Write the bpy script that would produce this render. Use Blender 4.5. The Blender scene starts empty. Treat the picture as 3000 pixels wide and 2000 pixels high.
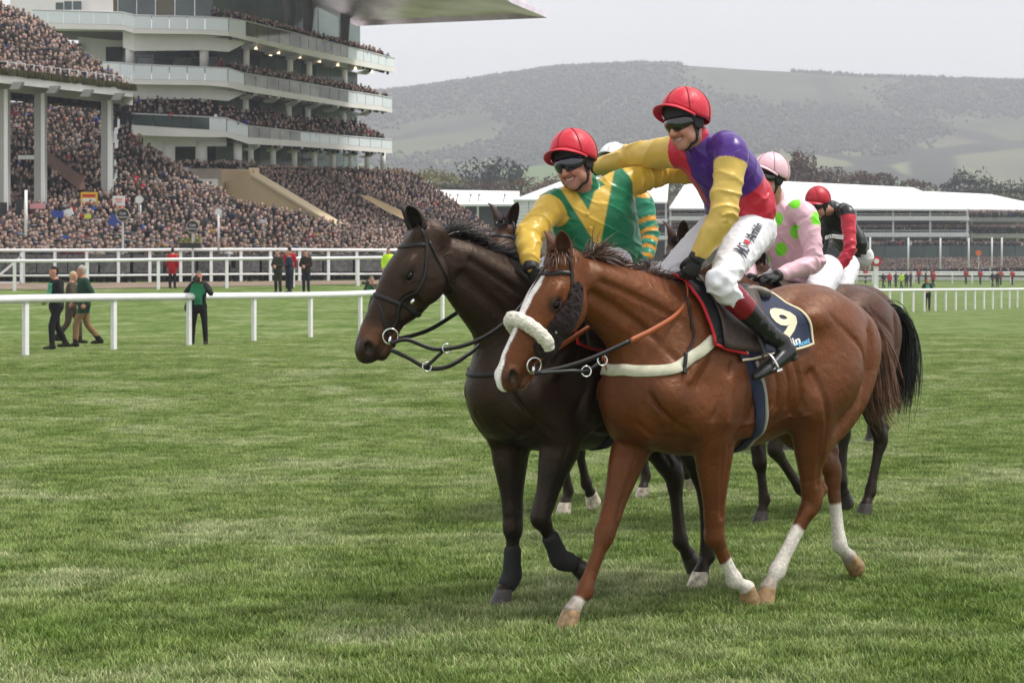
import bpy, bmesh, math, random, time
import numpy as np
from mathutils import Vector, Matrix
T0 = time.time()
random.seed(7); RNG = np.random.default_rng(7)
SC = bpy.context.scene
COL = SC.collection
# ------------------------------------------------------------------ camera
F_PX, EYE, V_HOR = 5400.0, 1.62, 835.0          # focal length and horizon row on a 3000 x 2000 frame
cam_d = bpy.data.cameras.new('camera'); cam = bpy.data.objects.new('camera', cam_d); COL.objects.link(cam)
cam_d.sensor_width = 36.0; cam_d.lens = F_PX / 3000 * 36.0
cam_d.clip_start = 0.5; cam_d.clip_end = 20000
cam.location = (0, 0, EYE); cam.rotation_euler = (math.pi / 2, 0, 0)
cam_d.shift_y = -(1000.0 - V_HOR) / 3000.0
cam_d.dof.use_dof = True; cam_d.dof.focus_distance = 9.4; cam_d.dof.aperture_fstop = 11
SC.camera = cam
# ------------------------------------------------------------------ world: overcast sky
W = bpy.data.worlds.new('World'); SC.world = W; W.use_nodes = True
nt = W.node_tree; nt.nodes.clear()
SUN_EL, SUN_AZ = math.radians(62), math.radians(88)     # azimuth clockwise from +Y
sky = nt.nodes.new('ShaderNodeTexSky'); sky.sky_type = 'NISHITA'; sky.sun_disc = False
sky.sun_elevation = SUN_EL; sky.sun_rotation = SUN_AZ; sky.air_density = 1.0; sky.dust_density = 4.0; sky.ozone_density = 1.0
hsv = nt.nodes.new('ShaderNodeHueSaturation'); hsv.inputs['Saturation'].default_value = 0.10
nt.links.new(sky.outputs[0], hsv.inputs['Color'])
tc = nt.nodes.new('ShaderNodeTexCoord'); mp = nt.nodes.new('ShaderNodeMapping'); mp.inputs['Scale'].default_value = (1.0, 1.0, 5.0)
nz = nt.nodes.new('ShaderNodeTexNoise'); nz.inputs['Scale'].default_value = 1.8; nz.inputs['Detail'].default_value = 4; nz.inputs['Roughness'].default_value = .5
rp = nt.nodes.new('ShaderNodeValToRGB'); rp.color_ramp.elements[0].position = .3; rp.color_ramp.elements[1].position = .72
rp.color_ramp.elements[0].color = (3.45, 3.47, 3.54, 1); rp.color_ramp.elements[1].color = (4.2, 4.2, 4.24, 1)
nt.links.new(tc.outputs['Generated'], mp.inputs[0]); nt.links.new(mp.outputs[0], nz.inputs['Vector']); nt.links.new(nz.outputs['Fac'], rp.inputs[0])
mx = nt.nodes.new('ShaderNodeMix'); mx.data_type = 'RGBA'; mx.inputs[0].default_value = 0.93      # cloud deck over the clear sky
nt.links.new(hsv.outputs[0], mx.inputs[6]); nt.links.new(rp.outputs[0], mx.inputs[7])
bg = nt.nodes.new('ShaderNodeBackground'); bg.inputs['Strength'].default_value = 0.10
wo = nt.nodes.new('ShaderNodeOutputWorld')
nt.links.new(mx.outputs[2], bg.inputs['Color']); nt.links.new(bg.outputs[0], wo.inputs[0])
# ------------------------------------------------------------------ sun behind cloud
sd = bpy.data.lights.new('sun', 'SUN'); sd.energy = 1.5; sd.angle = math.radians(12); sd.color = (1.0, .96, .9)
so = bpy.data.objects.new('sun', sd); COL.objects.link(so)
so.rotation_euler = Vector((math.sin(SUN_AZ) * math.cos(SUN_EL), math.cos(SUN_AZ) * math.cos(SUN_EL), math.sin(SUN_EL))).to_track_quat('Z', 'Y').to_euler()
SC.view_settings.view_transform = 'Standard'; SC.view_settings.look = 'None'; SC.view_settings.gamma = 1
SC.view_settings.exposure = 1.42
SC.view_settings.use_curve_mapping = False
SC.render.engine = 'CYCLES'
SC.cycles.use_denoising = True
SC.cycles.max_bounces = 6; SC.cycles.transparent_max_bounces = 8; SC.cycles.volume_bounces = 0
# ------------------------------------------------------------------ small helpers
def at(u, v, Y):
    """world point seen at column u, row v of the 3000 x 2000 frame at depth Y"""
    return np.array([(u - 1500.0) * Y / F_PX, Y, EYE - (v - V_HOR) * Y / F_PX])
def tag(o, label=None, cat=None, group=None, kind=None):
    if label: o['label'] = label
    if cat: o['category'] = cat
    if group: o['group'] = group
    if kind: o['kind'] = kind
    return o
def link(o, parent=None):
    COL.objects.link(o)
    if parent is not None: o.parent = parent
    return o
def empty(name, loc=(0, 0, 0), rz=0.0):
    o = bpy.data.objects.new(name, None); o.location = loc; o.rotation_euler = (0, 0, rz); o.empty_display_size = .2
    return link(o)
def mesh_obj(name, V, Fc, mat=None, parent=None, smooth=True, col=None):
    me = bpy.data.meshes.new(name)
    if isinstance(Fc, np.ndarray):
        V = np.asarray(V, np.float32); n = Fc.shape[1]
        me.vertices.add(len(V)); me.vertices.foreach_set('co', V.ravel())
        me.loops.add(Fc.size); me.loops.foreach_set('vertex_index', Fc.astype(np.int32).ravel())
        me.polygons.add(len(Fc)); me.polygons.foreach_set('loop_start', np.arange(0, Fc.size, n, dtype=np.int32))
        me.update(calc_edges=True); me.validate()
    else:
        me.from_pydata([tuple(map(float, v)) for v in V], [], Fc); me.update()
    if smooth: me.polygons.foreach_set('use_smooth', np.ones(len(me.polygons), bool))
    if col is not None:
        at_ = me.color_attributes.new('Col', 'FLOAT_COLOR', 'POINT')
        c4 = np.ones((len(me.vertices), 4), np.float32); c4[:, :3] = col; at_.data.foreach_set('color', c4.ravel())
    if mat is not None:
        for m in (mat if isinstance(mat, (list, tuple)) else [mat]): me.materials.append(m)
    o = bpy.data.objects.new(name, me)
    return link(o, parent)
def lin(r, g, b):
    f = lambda c: ((c / 255) / 12.92 if c <= 10 else ((c / 255 + .055) / 1.055) ** 2.4)
    return np.array([f(r), f(g), f(b)])
MATS = {}
def mat(name, color=(.5, .5, .5), rough=.6, spec=.5, metal=0.0, attr=False, noise=None, bump=None, sheen=0, coat=0, trans=0, coord='Object', aniso=0):
    """noise=(scale, amount) varies the value; bump=(scale, strength, distance[, stretch xyz])"""
    if name in MATS: return MATS[name]
    m = bpy.data.materials.new(name); m.use_nodes = True; t = m.node_tree; b = t.nodes['Principled BSDF']
    b.inputs['Roughness'].default_value = rough; b.inputs['Metallic'].default_value = metal
    b.inputs['Specular IOR Level'].default_value = spec
    if sheen: b.inputs['Sheen Weight'].default_value = sheen; b.inputs['Sheen Roughness'].default_value = .4
    if coat: b.inputs['Coat Weight'].default_value = coat; b.inputs['Coat Roughness'].default_value = .15
    if trans: b.inputs['Transmission Weight'].default_value = trans
    tcn = t.nodes.new('ShaderNodeTexCoord')
    if attr:
        a = t.nodes.new('ShaderNodeVertexColor'); a.layer_name = 'Col'; src = a.outputs[0]
    else:
        r = t.nodes.new('ShaderNodeRGB'); r.outputs[0].default_value = (*color, 1); src = r.outputs[0]
    if noise:
        n = t.nodes.new('ShaderNodeTexNoise'); n.inputs['Scale'].default_value = noise[0]; n.inputs['Detail'].default_value = 5
        t.links.new(tcn.outputs[coord], n.inputs['Vector'])
        mr = t.nodes.new('ShaderNodeMapRange'); mr.inputs[1].default_value = .3; mr.inputs[2].default_value = .7
        mr.inputs[3].default_value = 1 - noise[1]; mr.inputs[4].default_value = 1 + noise[1]
        t.links.new(n.outputs['Fac'], mr.inputs[0])
        vm = t.nodes.new('ShaderNodeVectorMath'); vm.operation = 'SCALE'
        t.links.new(src, vm.inputs[0]); t.links.new(mr.outputs[0], vm.inputs['Scale']); src = vm.outputs[0]
    t.links.new(src, b.inputs['Base Color'])
    if bump:
        n = t.nodes.new('ShaderNodeTexNoise'); n.inputs['Scale'].default_value = bump[0]; n.inputs['Detail'].default_value = 4
        mpn = t.nodes.new('ShaderNodeMapping'); mpn.inputs['Scale'].default_value = bump[3] if len(bump) > 3 else (1, 1, 1)
        t.links.new(tcn.outputs[coord], mpn.inputs[0]); t.links.new(mpn.outputs[0], n.inputs['Vector'])
        bn = t.nodes.new('ShaderNodeBump'); bn.inputs['Strength'].default_value = bump[1]; bn.inputs['Distance'].default_value = bump[2]
        t.links.new(n.outputs['Fac'], bn.inputs['Height']); t.links.new(bn.outputs[0], b.inputs['Normal'])
    MATS[name] = m
    return m
class MB:
    """collects boxes, tubes and faces into one mesh"""
    def __init__(s): s.V = []; s.F = []
    def quad(s, a, b, c, d):
        n = len(s.V); s.V += [tuple(a), tuple(b), tuple(c), tuple(d)]; s.F.append((n, n + 1, n + 2, n + 3)); return s
    def hexa(s, P):
        """P: 4 bottom corners then 4 top corners"""
        n = len(s.V); s.V += [tuple(map(float, p)) for p in P]
        for f in ((3, 2, 1, 0), (4, 5, 6, 7), (0, 1, 5, 4), (1, 2, 6, 5), (2, 3, 7, 6), (3, 0, 4, 7)): s.F.append(tuple(n + i for i in f))
        return s
    def box(s, x0, x1, y0, y1, z0, z1):
        return s.hexa([(x0, y0, z0), (x1, y0, z0), (x1, y1, z0), (x0, y1, z0), (x0, y0, z1), (x1, y0, z1), (x1, y1, z1), (x0, y1, z1)])
    def bar(s, A, B, w, h, up=(0, 0, 1)):
        A = np.array(A, float); B = np.array(B, float); d = B - A; d /= np.linalg.norm(d) + 1e-9
        l = np.cross(np.array(up, float), d); l /= np.linalg.norm(l) + 1e-9; u = np.cross(d, l)
        P = []
        for C in (A, B):
            P += [C - l * w / 2 - u * h / 2, C + l * w / 2 - u * h / 2, C + l * w / 2 + u * h / 2, C - l * w / 2 + u * h / 2]
        return s.hexa(P)
    def tube(s, pts, rad, n=8, cap=True):
        pts = [np.array(p, float) for p in pts]; rad = rad if hasattr(rad, '__len__') else [rad] * len(pts)
        base = len(s.V); ref = np.array([.123, .31, .9]); 
        for i, p in enumerate(pts):
            d = pts[min(i + 1, len(pts) - 1)] - pts[max(i - 1, 0)]; d /= np.linalg.norm(d) + 1e-9
            if abs(d @ ref) > .95: ref = np.array([.9, .2, .1])
            l = np.cross(ref, d); l /= np.linalg.norm(l); u = np.cross(d, l); ref = u
            for k in range(n):
                t = 2 * math.pi * k / n; s.V.append(tuple(p + rad[i] * (l * math.cos(t) + u * math.sin(t))))
        for i in range(len(pts) - 1):
            for k in range(n):
                a = base + i * n + k; b = base + i * n + (k + 1) % n
                s.F.append((a, b, b + n, a + n))
        if cap:
            s.F.append(tuple(base + k for k in reversed(range(n)))); s.F.append(tuple(base + (len(pts) - 1) * n + k for k in range(n)))
        return s
    def prism(s, poly, off):
        """polygon (3-D points) extruded by the vector off"""
        n = len(s.V); m = len(poly); off = np.array(off, float)
        s.V += [tuple(map(float, p)) for p in poly] + [tuple(np.array(p, float) + off) for p in poly]
        s.F.append(tuple(n + i for i in reversed(range(m)))); s.F.append(tuple(n + m + i for i in range(m)))
        for i in range(m):
            j = (i + 1) % m; s.F.append((n + i, n + j, n + m + j, n + m + i))
        return s
    def lathe(s, C, axis, prof, n=16):
        """prof: list of (distance along the axis, radius)"""
        C = np.array(C, float); d = np.array(axis, float); d /= np.linalg.norm(d)
        ref = np.array([0, 0, 1.]) if abs(d[2]) < .9 else np.array([1., 0, 0]); l = np.cross(ref, d); l /= np.linalg.norm(l); u = np.cross(d, l)
        base = len(s.V)
        for h, r in prof:
            for k in range(n):
                t = 2 * math.pi * k / n; s.V.append(tuple(C + d * h + r * (l * math.cos(t) + u * math.sin(t))))
        for i in range(len(prof) - 1):
            for k in range(n):
                a = base + i * n + k; b = base + i * n + (k + 1) % n; s.F.append((a, b, b + n, a + n))
        s.F.append(tuple(base + k for k in reversed(range(n)))); s.F.append(tuple(base + (len(prof) - 1) * n + k for k in range(n)))
        return s
    def torus(s, C, axis, R, r, n=20, m=8):
        C = np.array(C, float); d = np.array(axis, float); d /= np.linalg.norm(d)
        ref = np.array([0, 0, 1.]) if abs(d[2]) < .9 else np.array([1., 0, 0]); l = np.cross(ref, d); l /= np.linalg.norm(l); u = np.cross(d, l)
        base = len(s.V)
        for i in range(n):
            t = 2 * math.pi * i / n; e = l * math.cos(t) + u * math.sin(t)
            for j in range(m):
                q = 2 * math.pi * j / m; s.V.append(tuple(C + e * (R + r * math.cos(q)) + d * r * math.sin(q)))
        for i in range(n):
            for j in range(m):
                a = base + i * m + j; b = base + i * m + (j + 1) % m; c = base + ((i + 1) % n) * m + (j + 1) % m; e = base + ((i + 1) % n) * m + j
                s.F.append((a, e, c, b))
        return s
    def build(s, name, m=None, parent=None, smooth=False):
        return mesh_obj(name, s.V, s.F, m, parent, smooth)
def catmull(P, n):
    """P: (m, k) control rows -> smooth rows, n per span"""
    P = np.asarray(P, float); Q = np.vstack([2 * P[0] - P[1], P, 2 * P[-1] - P[-2]]); out = []
    for i in range(1, len(Q) - 2):
        for j in range(n):
            t = j / n; p0, p1, p2, p3 = Q[i - 1], Q[i], Q[i + 1], Q[i + 2]
            out.append(.5 * ((2 * p1) + (p2 - p0) * t + (2 * p0 - 5 * p1 + 4 * p2 - p3) * t * t + (3 * p1 - p0 - 3 * p2 + p3) * t ** 3))
    out.append(P[-1]); return np.array(out)
def unit(v):
    v = np.asarray(v, float); return v / (np.linalg.norm(v) + 1e-12)
# ------------------------------------------------------------------ sculpting: distance fields turned into one continuous skin
class Field:
    def __init__(s, lo, hi, h):
        s.h = h; s.lo = np.array(lo, float); s.n = np.ceil((np.array(hi, float) - s.lo) / h).astype(int) + 1
        s.f = np.full(s.n, .25, np.float32)
    def _win(s, lo, hi):
        i0 = np.clip(np.floor((lo - s.lo) / s.h).astype(int), 0, s.n); i1 = np.clip(np.ceil((hi - s.lo) / s.h).astype(int) + 1, 0, s.n)
        if np.any(i1 <= i0): return None
        ax = [(s.lo[k] + s.h * np.arange(i0[k], i1[k])).astype(np.float32) for k in range(3)]
        return tuple(slice(i0[k], i1[k]) for k in range(3)), np.meshgrid(*ax, indexing='ij', sparse=True)
    def _put(s, sl, d, k, mode):
        a = s.f[sl]
        if mode == 'add':
            h = np.clip(.5 + .5 * (a - d) / k, 0, 1); s.f[sl] = a + (d - a) * h - k * h * (1 - h)
        else:
            h = np.clip(.5 - .5 * (a + d) / k, 0, 1); s.f[sl] = a + (-d - a) * h + k * h * (1 - h)
    def tube(s, nodes, lat, k=.05, n=5, mode='add'):
        """nodes rows: x y z a b; a = half-width along lat, b = half-height across it"""
        N = catmull(nodes, n); lat = np.asarray(lat, float); m = k + 3 * s.h
        R_ = N[:, 3:5].max() + m + 2 * s.h; lo = N[:, :3].min(0) - R_; hi = N[:, :3].max(0) + R_
        w = s._win(lo, hi)
        if w is None: return s
        sl, _ = w; D = np.full(s.f[sl].shape, 9., np.float32); off = np.array([x.start for x in sl])
        for i in range(len(N) - 1):
            p0, p1 = N[i, :3], N[i + 1, :3]; r = max(N[i, 3:5].max(), N[i + 1, 3:5].max()) + m
            ww = s._win(np.minimum(p0, p1) - r, np.maximum(p0, p1) + r)
            if ww is None: continue
            sw, (X, Y, Z) = ww
            d = p1 - p0; L = np.linalg.norm(d)
            if L < 1e-6: continue
            d = d / L; l = lat - (lat @ d) * d; l /= np.linalg.norm(l) + 1e-9; u = np.cross(d, l)
            x, y, z = X - p0[0], Y - p0[1], Z - p0[2]
            t = x * d[0] + y * d[1] + z * d[2]; tc_ = np.clip(t, 0, L); q = tc_ / L
            ra = N[i, 3] + (N[i + 1, 3] - N[i, 3]) * q; rb = N[i, 4] + (N[i + 1, 4] - N[i, 4]) * q
            xl = x * l[0] + y * l[1] + z * l[2]; yl = x * u[0] + y * u[1] + z * u[2]; e = t - tc_; rm = np.minimum(ra, rb)
            Q = np.sqrt((xl / ra) ** 2 + (yl / rb) ** 2 + (e / rm) ** 2) + 1e-6
            ln = np.sqrt(xl * xl + yl * yl + e * e)
            dist = np.where(Q > .05, ln * (1 - 1 / Q), -rm * .95)
            ls = tuple(slice(sw[a].start - off[a], sw[a].stop - off[a]) for a in range(3))
            D[ls] = np.minimum(D[ls], dist)
        s._put(sl, D, k, mode); return s
    def ell(s, c, r, R=None, k=.05, mode='add'):
        """ellipsoid; R rows are its axes"""
        c = np.asarray(c, float); r = np.asarray(r, float); R = np.eye(3) if R is None else np.asarray(R, float)
        ext = np.sqrt(((R * r[:, None]) ** 2).sum(0)) + k + 3 * s.h
        w = s._win(c - ext, c + ext)
        if w is None: return s
        sl, (X, Y, Z) = w; x, y, z = X - c[0], Y - c[1], Z - c[2]
        q = 0
        for a in range(3): q = q + ((x * R[a, 0] + y * R[a, 1] + z * R[a, 2]) / r[a]) ** 2
        q = np.sqrt(q) + 1e-6; ln = np.sqrt(x * x + y * y + z * z)
        d = np.where(q > .05, ln * (1 - 1 / q), -r.min() * .95)
        s._put(sl, d.astype(np.float32), k, mode); return s
    def sample(s, P):
        P = (np.asarray(P, float) - s.lo) / s.h; i = np.clip(np.floor(P).astype(int), 0, s.n - 2); t = np.clip(P - i, 0, 1)
        r = 0
        for a in (0, 1):
            for b in (0, 1):
                for c in (0, 1):
                    w = (t[:, 0] if a else 1 - t[:, 0]) * (t[:, 1] if b else 1 - t[:, 1]) * (t[:, 2] if c else 1 - t[:, 2])
                    r = r + w * s.f[i[:, 0] + a, i[:, 1] + b, i[:, 2] + c]
        return r
    def grad(s, P):
        P = np.asarray(P, float); e = s.h; g = np.empty_like(P)
        for a in range(3):
            d = np.zeros(3); d[a] = e; g[:, a] = (s.sample(P + d) - s.sample(P - d)) / (2 * e)
        return g
    def snap(s, P, off=0.0, it=12):
        """move points onto the surface (plus off) and return them with the outward normals"""
        P = np.array(P, float)
        for _ in range(it):
            g = s.grad(P); g2 = (g * g).sum(1) + 1e-4; v = s.sample(P) - off
            st = -(v / g2)[:, None] * g; ln = np.linalg.norm(st, axis=1, keepdims=True) + 1e-9
            P += st * np.minimum(1, .03 / ln)
        g = s.grad(P); return P, g / (np.linalg.norm(g, axis=1, keepdims=True) + 1e-9)
    def mesh(s, project=2, smooth=2):
        f = s.f; neg = f < 0; nx, ny, nz = f.shape
        c = [neg[a:nx - 1 + a, b:ny - 1 + b, d:nz - 1 + d] for a in (0, 1) for b in (0, 1) for d in (0, 1)]
        anyn = c[0].copy(); alln = c[0].copy()
        for q in c[1:]: anyn |= q; alln &= q
        act = anyn & ~alln; idx = np.argwhere(act)
        vid = np.full(act.shape, -1, np.int32); vid[act] = np.arange(len(idx))
        co = np.array([(a, b, d) for a in (0, 1) for b in (0, 1) for d in (0, 1)])
        val = np.stack([f[idx[:, 0] + a, idx[:, 1] + b, idx[:, 2] + d] for a, b, d in co], 1)
        S = np.zeros((len(idx), 3)); cnt = np.zeros(len(idx))
        for i in range(8):
            for j in range(i + 1, 8):
                if np.abs(co[i] - co[j]).sum() != 1: continue
                m = (val[:, i] < 0) != (val[:, j] < 0); t = np.where(m, val[:, i] / np.where(m, val[:, i] - val[:, j], 1), 0)
                S += np.where(m[:, None], co[i] + t[:, None] * (co[j] - co[i]), 0); cnt += m
        V = s.lo + s.h * (idx + S / cnt[:, None])
        Q = []
        for ax in range(3):
            b, c2 = [(1, 2), (2, 0), (0, 1)][ax]
            n1 = [slice(None)] * 3; n2 = [slice(None)] * 3; n1[ax] = slice(0, -1); n2[ax] = slice(1, None)
            A, B = neg[tuple(n1)], neg[tuple(n2)]; e = np.argwhere(A != B)
            e = e[(e[:, b] > 0) & (e[:, c2] > 0) & (e[:, b] < s.n[b] - 1) & (e[:, c2] < s.n[c2] - 1)]
            inside = A[e[:, 0], e[:, 1], e[:, 2]]
            def g(db, dc):
                q = e.copy(); q[:, b] -= db; q[:, c2] -= dc; return vid[q[:, 0], q[:, 1], q[:, 2]]
            q = np.stack([g(1, 1), g(0, 1), g(0, 0), g(1, 0)], 1); q[~inside] = q[~inside][:, ::-1]; Q.append(q)
        Q = np.vstack(Q); Q = Q[(Q >= 0).all(1)]
        for _ in range(smooth):
            a = np.zeros_like(V); n = np.zeros(len(V))
            for i in range(4):
                np.add.at(a, Q[:, i], V[Q[:, (i + 1) % 4]] + V[Q[:, (i - 1) % 4]]); np.add.at(n, Q[:, i], 2)
            V = V + .5 * (a / np.maximum(n, 1)[:, None] - V)
        for _ in range(project):
            g = s.grad(V); V = V - np.clip(s.sample(V) / ((g * g).sum(1) + .05), -s.h, s.h)[:, None] * g
        return V, Q
def strap(fld, pts, width, thick=.004, n=10, off=.001, fixed=None):
    """a leather strap laid on the sculpted surface; returns an MB"""
    C = catmull(pts, n)
    if fld is not None: C, N = fld.snap(C, off)
    else: N = np.array([fixed] * len(C), float)
    for _ in range(2):
        C[1:-1] = .25 * C[:-2] + .5 * C[1:-1] + .25 * C[2:]; N[1:-1] = .25 * N[:-2] + .5 * N[1:-1] + .25 * N[2:]
    T = np.gradient(C, axis=0); T /= np.linalg.norm(T, axis=1, keepdims=True) + 1e-9
    Sd = np.cross(N, T); Sd /= np.linalg.norm(Sd, axis=1, keepdims=True) + 1e-9
    m = MB(); w = width / 2
    for i in range(len(C)):
        for a, b in ((-w, 0), (w, 0), (w * .9, thick), (-w * .9, thick)): m.V.append(tuple(C[i] + Sd[i] * a + N[i] * b))
    for i in range(len(C) - 1):
        for k in range(4):
            a = i * 4 + k; b = i * 4 + (k + 1) % 4; m.F.append((a, b, b + 4, a + 4))
    m.F.append((3, 2, 1, 0)); e = (len(C) - 1) * 4; m.F.append((e, e + 1, e + 2, e + 3))
    return m
def patch(fld, grid, off=.004, thick=.004, push=None):
    """cloth lying on the surface: grid (r, c, 3) of points snapped to the field, with thickness"""
    r, c, _ = grid.shape; P, N = fld.snap(grid.reshape(-1, 3), off, 16)
    if push is not None: P = P + N * push.reshape(-1, 1)
    G = P.reshape(r, c, 3)
    for _ in range(2):
        G[1:-1, 1:-1] = .5 * G[1:-1, 1:-1] + .125 * (G[:-2, 1:-1] + G[2:, 1:-1] + G[1:-1, :-2] + G[1:-1, 2:])
    P = G.reshape(-1, 3); V = np.vstack([P, P + N * thick]); F = []; o = r * c
    for i in range(r - 1):
        for j in range(c - 1):
            a = i * c + j; F.append((a, a + 1, a + c + 1, a + c)); F.append((o + a, o + a + c, o + a + c + 1, o + a + 1))
    def side(a, b): F.append((a, b, b + o, a + o))
    for j in range(c - 1): side(j + 1, j); side((r - 1) * c + j, (r - 1) * c + j + 1)
    for i in range(r - 1): side(i * c, (i + 1) * c); side((i + 1) * c + c - 1, i * c + c - 1)
    return V, F, G, N.reshape(r, c, 3)
def ribbons(roots, dirs, lengths, width, seg=5, droop=.0, wind=(0, 0, 0), jit=.15, rng=None, curl=0.0):
    """many thin tapering locks of hair as one mesh (V, F)"""
    rng = rng or RNG; V = []; F = []
    for p, d, L in zip(roots, dirs, lengths):
        p = np.array(p, float); d = unit(d + rng.normal(0, jit, 3)); w = width * rng.uniform(.6, 1.3); sd = unit(np.cross(d, rng.normal(0, 1, 3)))
        st = L / seg; b = len(V)
        ph = rng.uniform(0, 6.28)
        for i in range(seg + 1):
            ww = w * (1 - (i / seg) ** 1.6) * .5 + .0006
            V.append(p - sd * ww); V.append(p + sd * ww)
            d = unit(d + np.array([0, 0, -droop]) + np.array(wind) + curl * np.array([math.sin(ph + i), math.cos(ph * 1.3 + i), 0])); p = p + d * st
        for i in range(seg): F.append((b + 2 * i, b + 2 * i + 1, b + 2 * i + 3, b + 2 * i + 2))
    return np.array(V), np.array(F)
def vnoise(P, scale, seed=0):
    """smooth value noise in -1..1"""
    rng = np.random.default_rng(seed); T = rng.uniform(-1, 1, (32, 32, 32)); P = np.asarray(P, float) * scale + 100.37
    i = np.floor(P).astype(int); t = P - i; t = t * t * (3 - 2 * t); r = 0
    for a in (0, 1):
        for b in (0, 1):
            for c in (0, 1):
                w = (t[:, 0] if a else 1 - t[:, 0]) * (t[:, 1] if b else 1 - t[:, 1]) * (t[:, 2] if c else 1 - t[:, 2])
                r = r + w * T[(i[:, 0] + a) % 32, (i[:, 1] + b) % 32, (i[:, 2] + c) % 32]
    return r
def sstep(x, a, b):
    t = np.clip((x - a) / (b - a), 0, 1); return t * t * (3 - 2 * t)
def text_mesh(s, size=1.0, bold=0.0, width=1.0):
    cu = bpy.data.curves.new('txt', 'FONT'); cu.body = s; cu.size = size; cu.offset = bold; cu.resolution_u = 3; cu.align_x = 'CENTER'; cu.align_y = 'CENTER'
    ob = bpy.data.objects.new('txt', cu); COL.objects.link(ob); dg = bpy.context.evaluated_depsgraph_get()
    me = bpy.data.meshes.new_from_object(ob.evaluated_get(dg)); bm = bmesh.new(); bm.from_mesh(me)
    bmesh.ops.triangulate(bm, faces=bm.faces); 
    for _ in range(2): bmesh.ops.subdivide_edges(bm, edges=[e for e in bm.edges if e.calc_length() > size * .12], cuts=1, use_grid_fill=False)
    bmesh.ops.triangulate(bm, faces=bm.faces)
    V = np.array([v.co[:] for v in bm.verts])[:, :2] * [width, 1]; F = [tuple(v.index for v in f.verts) for f in bm.faces]
    bm.free(); bpy.data.objects.remove(ob); bpy.data.curves.remove(cu); bpy.data.meshes.remove(me)
    return V, F
# ------------------------------------------------------------------ ground
def interp(x, xs, ys): return np.interp(x, xs, ys)
def ground_z(X, Y):
    X = np.asarray(X, float); Y = np.asarray(Y, float)
    base = .22 * sstep(Y, 20, 36)
    zl = interp(Y, [36, 52, 78, 86, 92, 140, 300, 420], [0, .03, 1.16, 1.50, 1.65, 2.0, 3, 3]); zr = interp(Y, [36, 112, 150, 200, 245, 320, 420], [0, .02, .25, 1.05, 1.9, 2.6, 3])
    w = sstep(X / np.maximum(Y, 1), -.03, .10)
    return base + zl * (1 - w) + zr * w
def grid_sheet(xs, ys, zf, dz=0.0):
    XX, YY = np.meshgrid(xs, ys); Z = zf(XX, YY) + dz; V = np.stack([XX.ravel(), YY.ravel(), Z.ravel()], 1); c = len(xs)
    F = np.array([(j * c + i, j * c + i + 1, (j + 1) * c + i + 1, (j + 1) * c + i) for j in range(len(ys) - 1) for i in range(c - 1)])
    return V, F
def grass_material(name, blade):
    m = bpy.data.materials.new(name); m.use_nodes = True; t = m.node_tree; b = t.nodes['Principled BSDF']; g = t.nodes.new('ShaderNodeNewGeometry'); L = t.links
    def nz(scale, stretch=(1, 1, 1), det=4, dist=0.0):
        mp_ = t.nodes.new('ShaderNodeMapping'); mp_.inputs['Scale'].default_value = stretch; n = t.nodes.new('ShaderNodeTexNoise'); n.inputs['Scale'].default_value = scale; n.inputs['Detail'].default_value = det; n.inputs['Distortion'].default_value = dist
        L.new(g.outputs['Position'], mp_.inputs[0]); L.new(mp_.outputs[0], n.inputs['Vector']); return n.outputs['Fac']
    def ramp(src, stops):
        r = t.nodes.new('ShaderNodeValToRGB'); e = r.color_ramp.elements; e[0].position, e[0].color = stops[0][0], (*stops[0][1], 1); e[1].position, e[1].color = stops[-1][0], (*stops[-1][1], 1)
        for p, c in stops[1:-1]: q = e.new(p); q.color = (*c, 1)
        L.new(src, r.inputs[0]); return r.outputs[0]
    big = ramp(nz(.9, (.8, .9, 1), 6, .6), [(.32, (.080, .134, .020)), (.5, (.126, .182, .045)), (.68, (.195, .238, .102))])
    fine = ramp(nz(3.4, (1, 1.3, 1), 6), [(.3, (.60, .66, .5)), (.5, (1, 1, 1)), (.7, (1.4, 1.34, 1.5))])
    mx_ = t.nodes.new('ShaderNodeMix'); mx_.data_type = 'RGBA'; mx_.blend_type = 'MULTIPLY'; mx_.inputs[0].default_value = 1; L.new(big, mx_.inputs[6]); L.new(fine, mx_.inputs[7]); src = mx_.outputs[2]
    if blade:
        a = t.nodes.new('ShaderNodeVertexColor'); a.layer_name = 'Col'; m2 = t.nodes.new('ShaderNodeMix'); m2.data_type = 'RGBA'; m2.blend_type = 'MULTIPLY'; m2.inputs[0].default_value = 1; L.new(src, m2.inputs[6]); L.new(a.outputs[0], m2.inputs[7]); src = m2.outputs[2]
        b.inputs['Roughness'].default_value = .5; b.inputs['Specular IOR Level'].default_value = .35
        tr = t.nodes.new('ShaderNodeBsdfTranslucent'); L.new(src, tr.inputs[0]); ms = t.nodes.new('ShaderNodeMixShader'); ms.inputs[0].default_value = .25; L.new(b.outputs[0], ms.inputs[1]); L.new(tr.outputs[0], ms.inputs[2]); L.new(ms.outputs[0], t.nodes['Material Output'].inputs[0])
    else:
        b.inputs['Roughness'].default_value = .95; b.inputs['Specular IOR Level'].default_value = .15
        bn = t.nodes.new('ShaderNodeBump'); bn.inputs['Strength'].default_value = .9; bn.inputs['Distance'].default_value = .06; L.new(nz(26, (1, 1, 1), 6), bn.inputs['Height']); L.new(bn.outputs[0], b.inputs['Normal'])
    L.new(src, b.inputs['Base Color']); return m
M_GRASS = grass_material('turf', False); M_BLADE = grass_material('grass_blades', True)
ys = np.concatenate([np.arange(2, 40, 1.0), np.arange(40, 130, 2.0), np.arange(130, 420, 8.0), [420]]); xs = np.concatenate([np.arange(-160, -40, 8.), np.arange(-40, 48, 1.5), np.arange(48, 240, 8.)])
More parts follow.
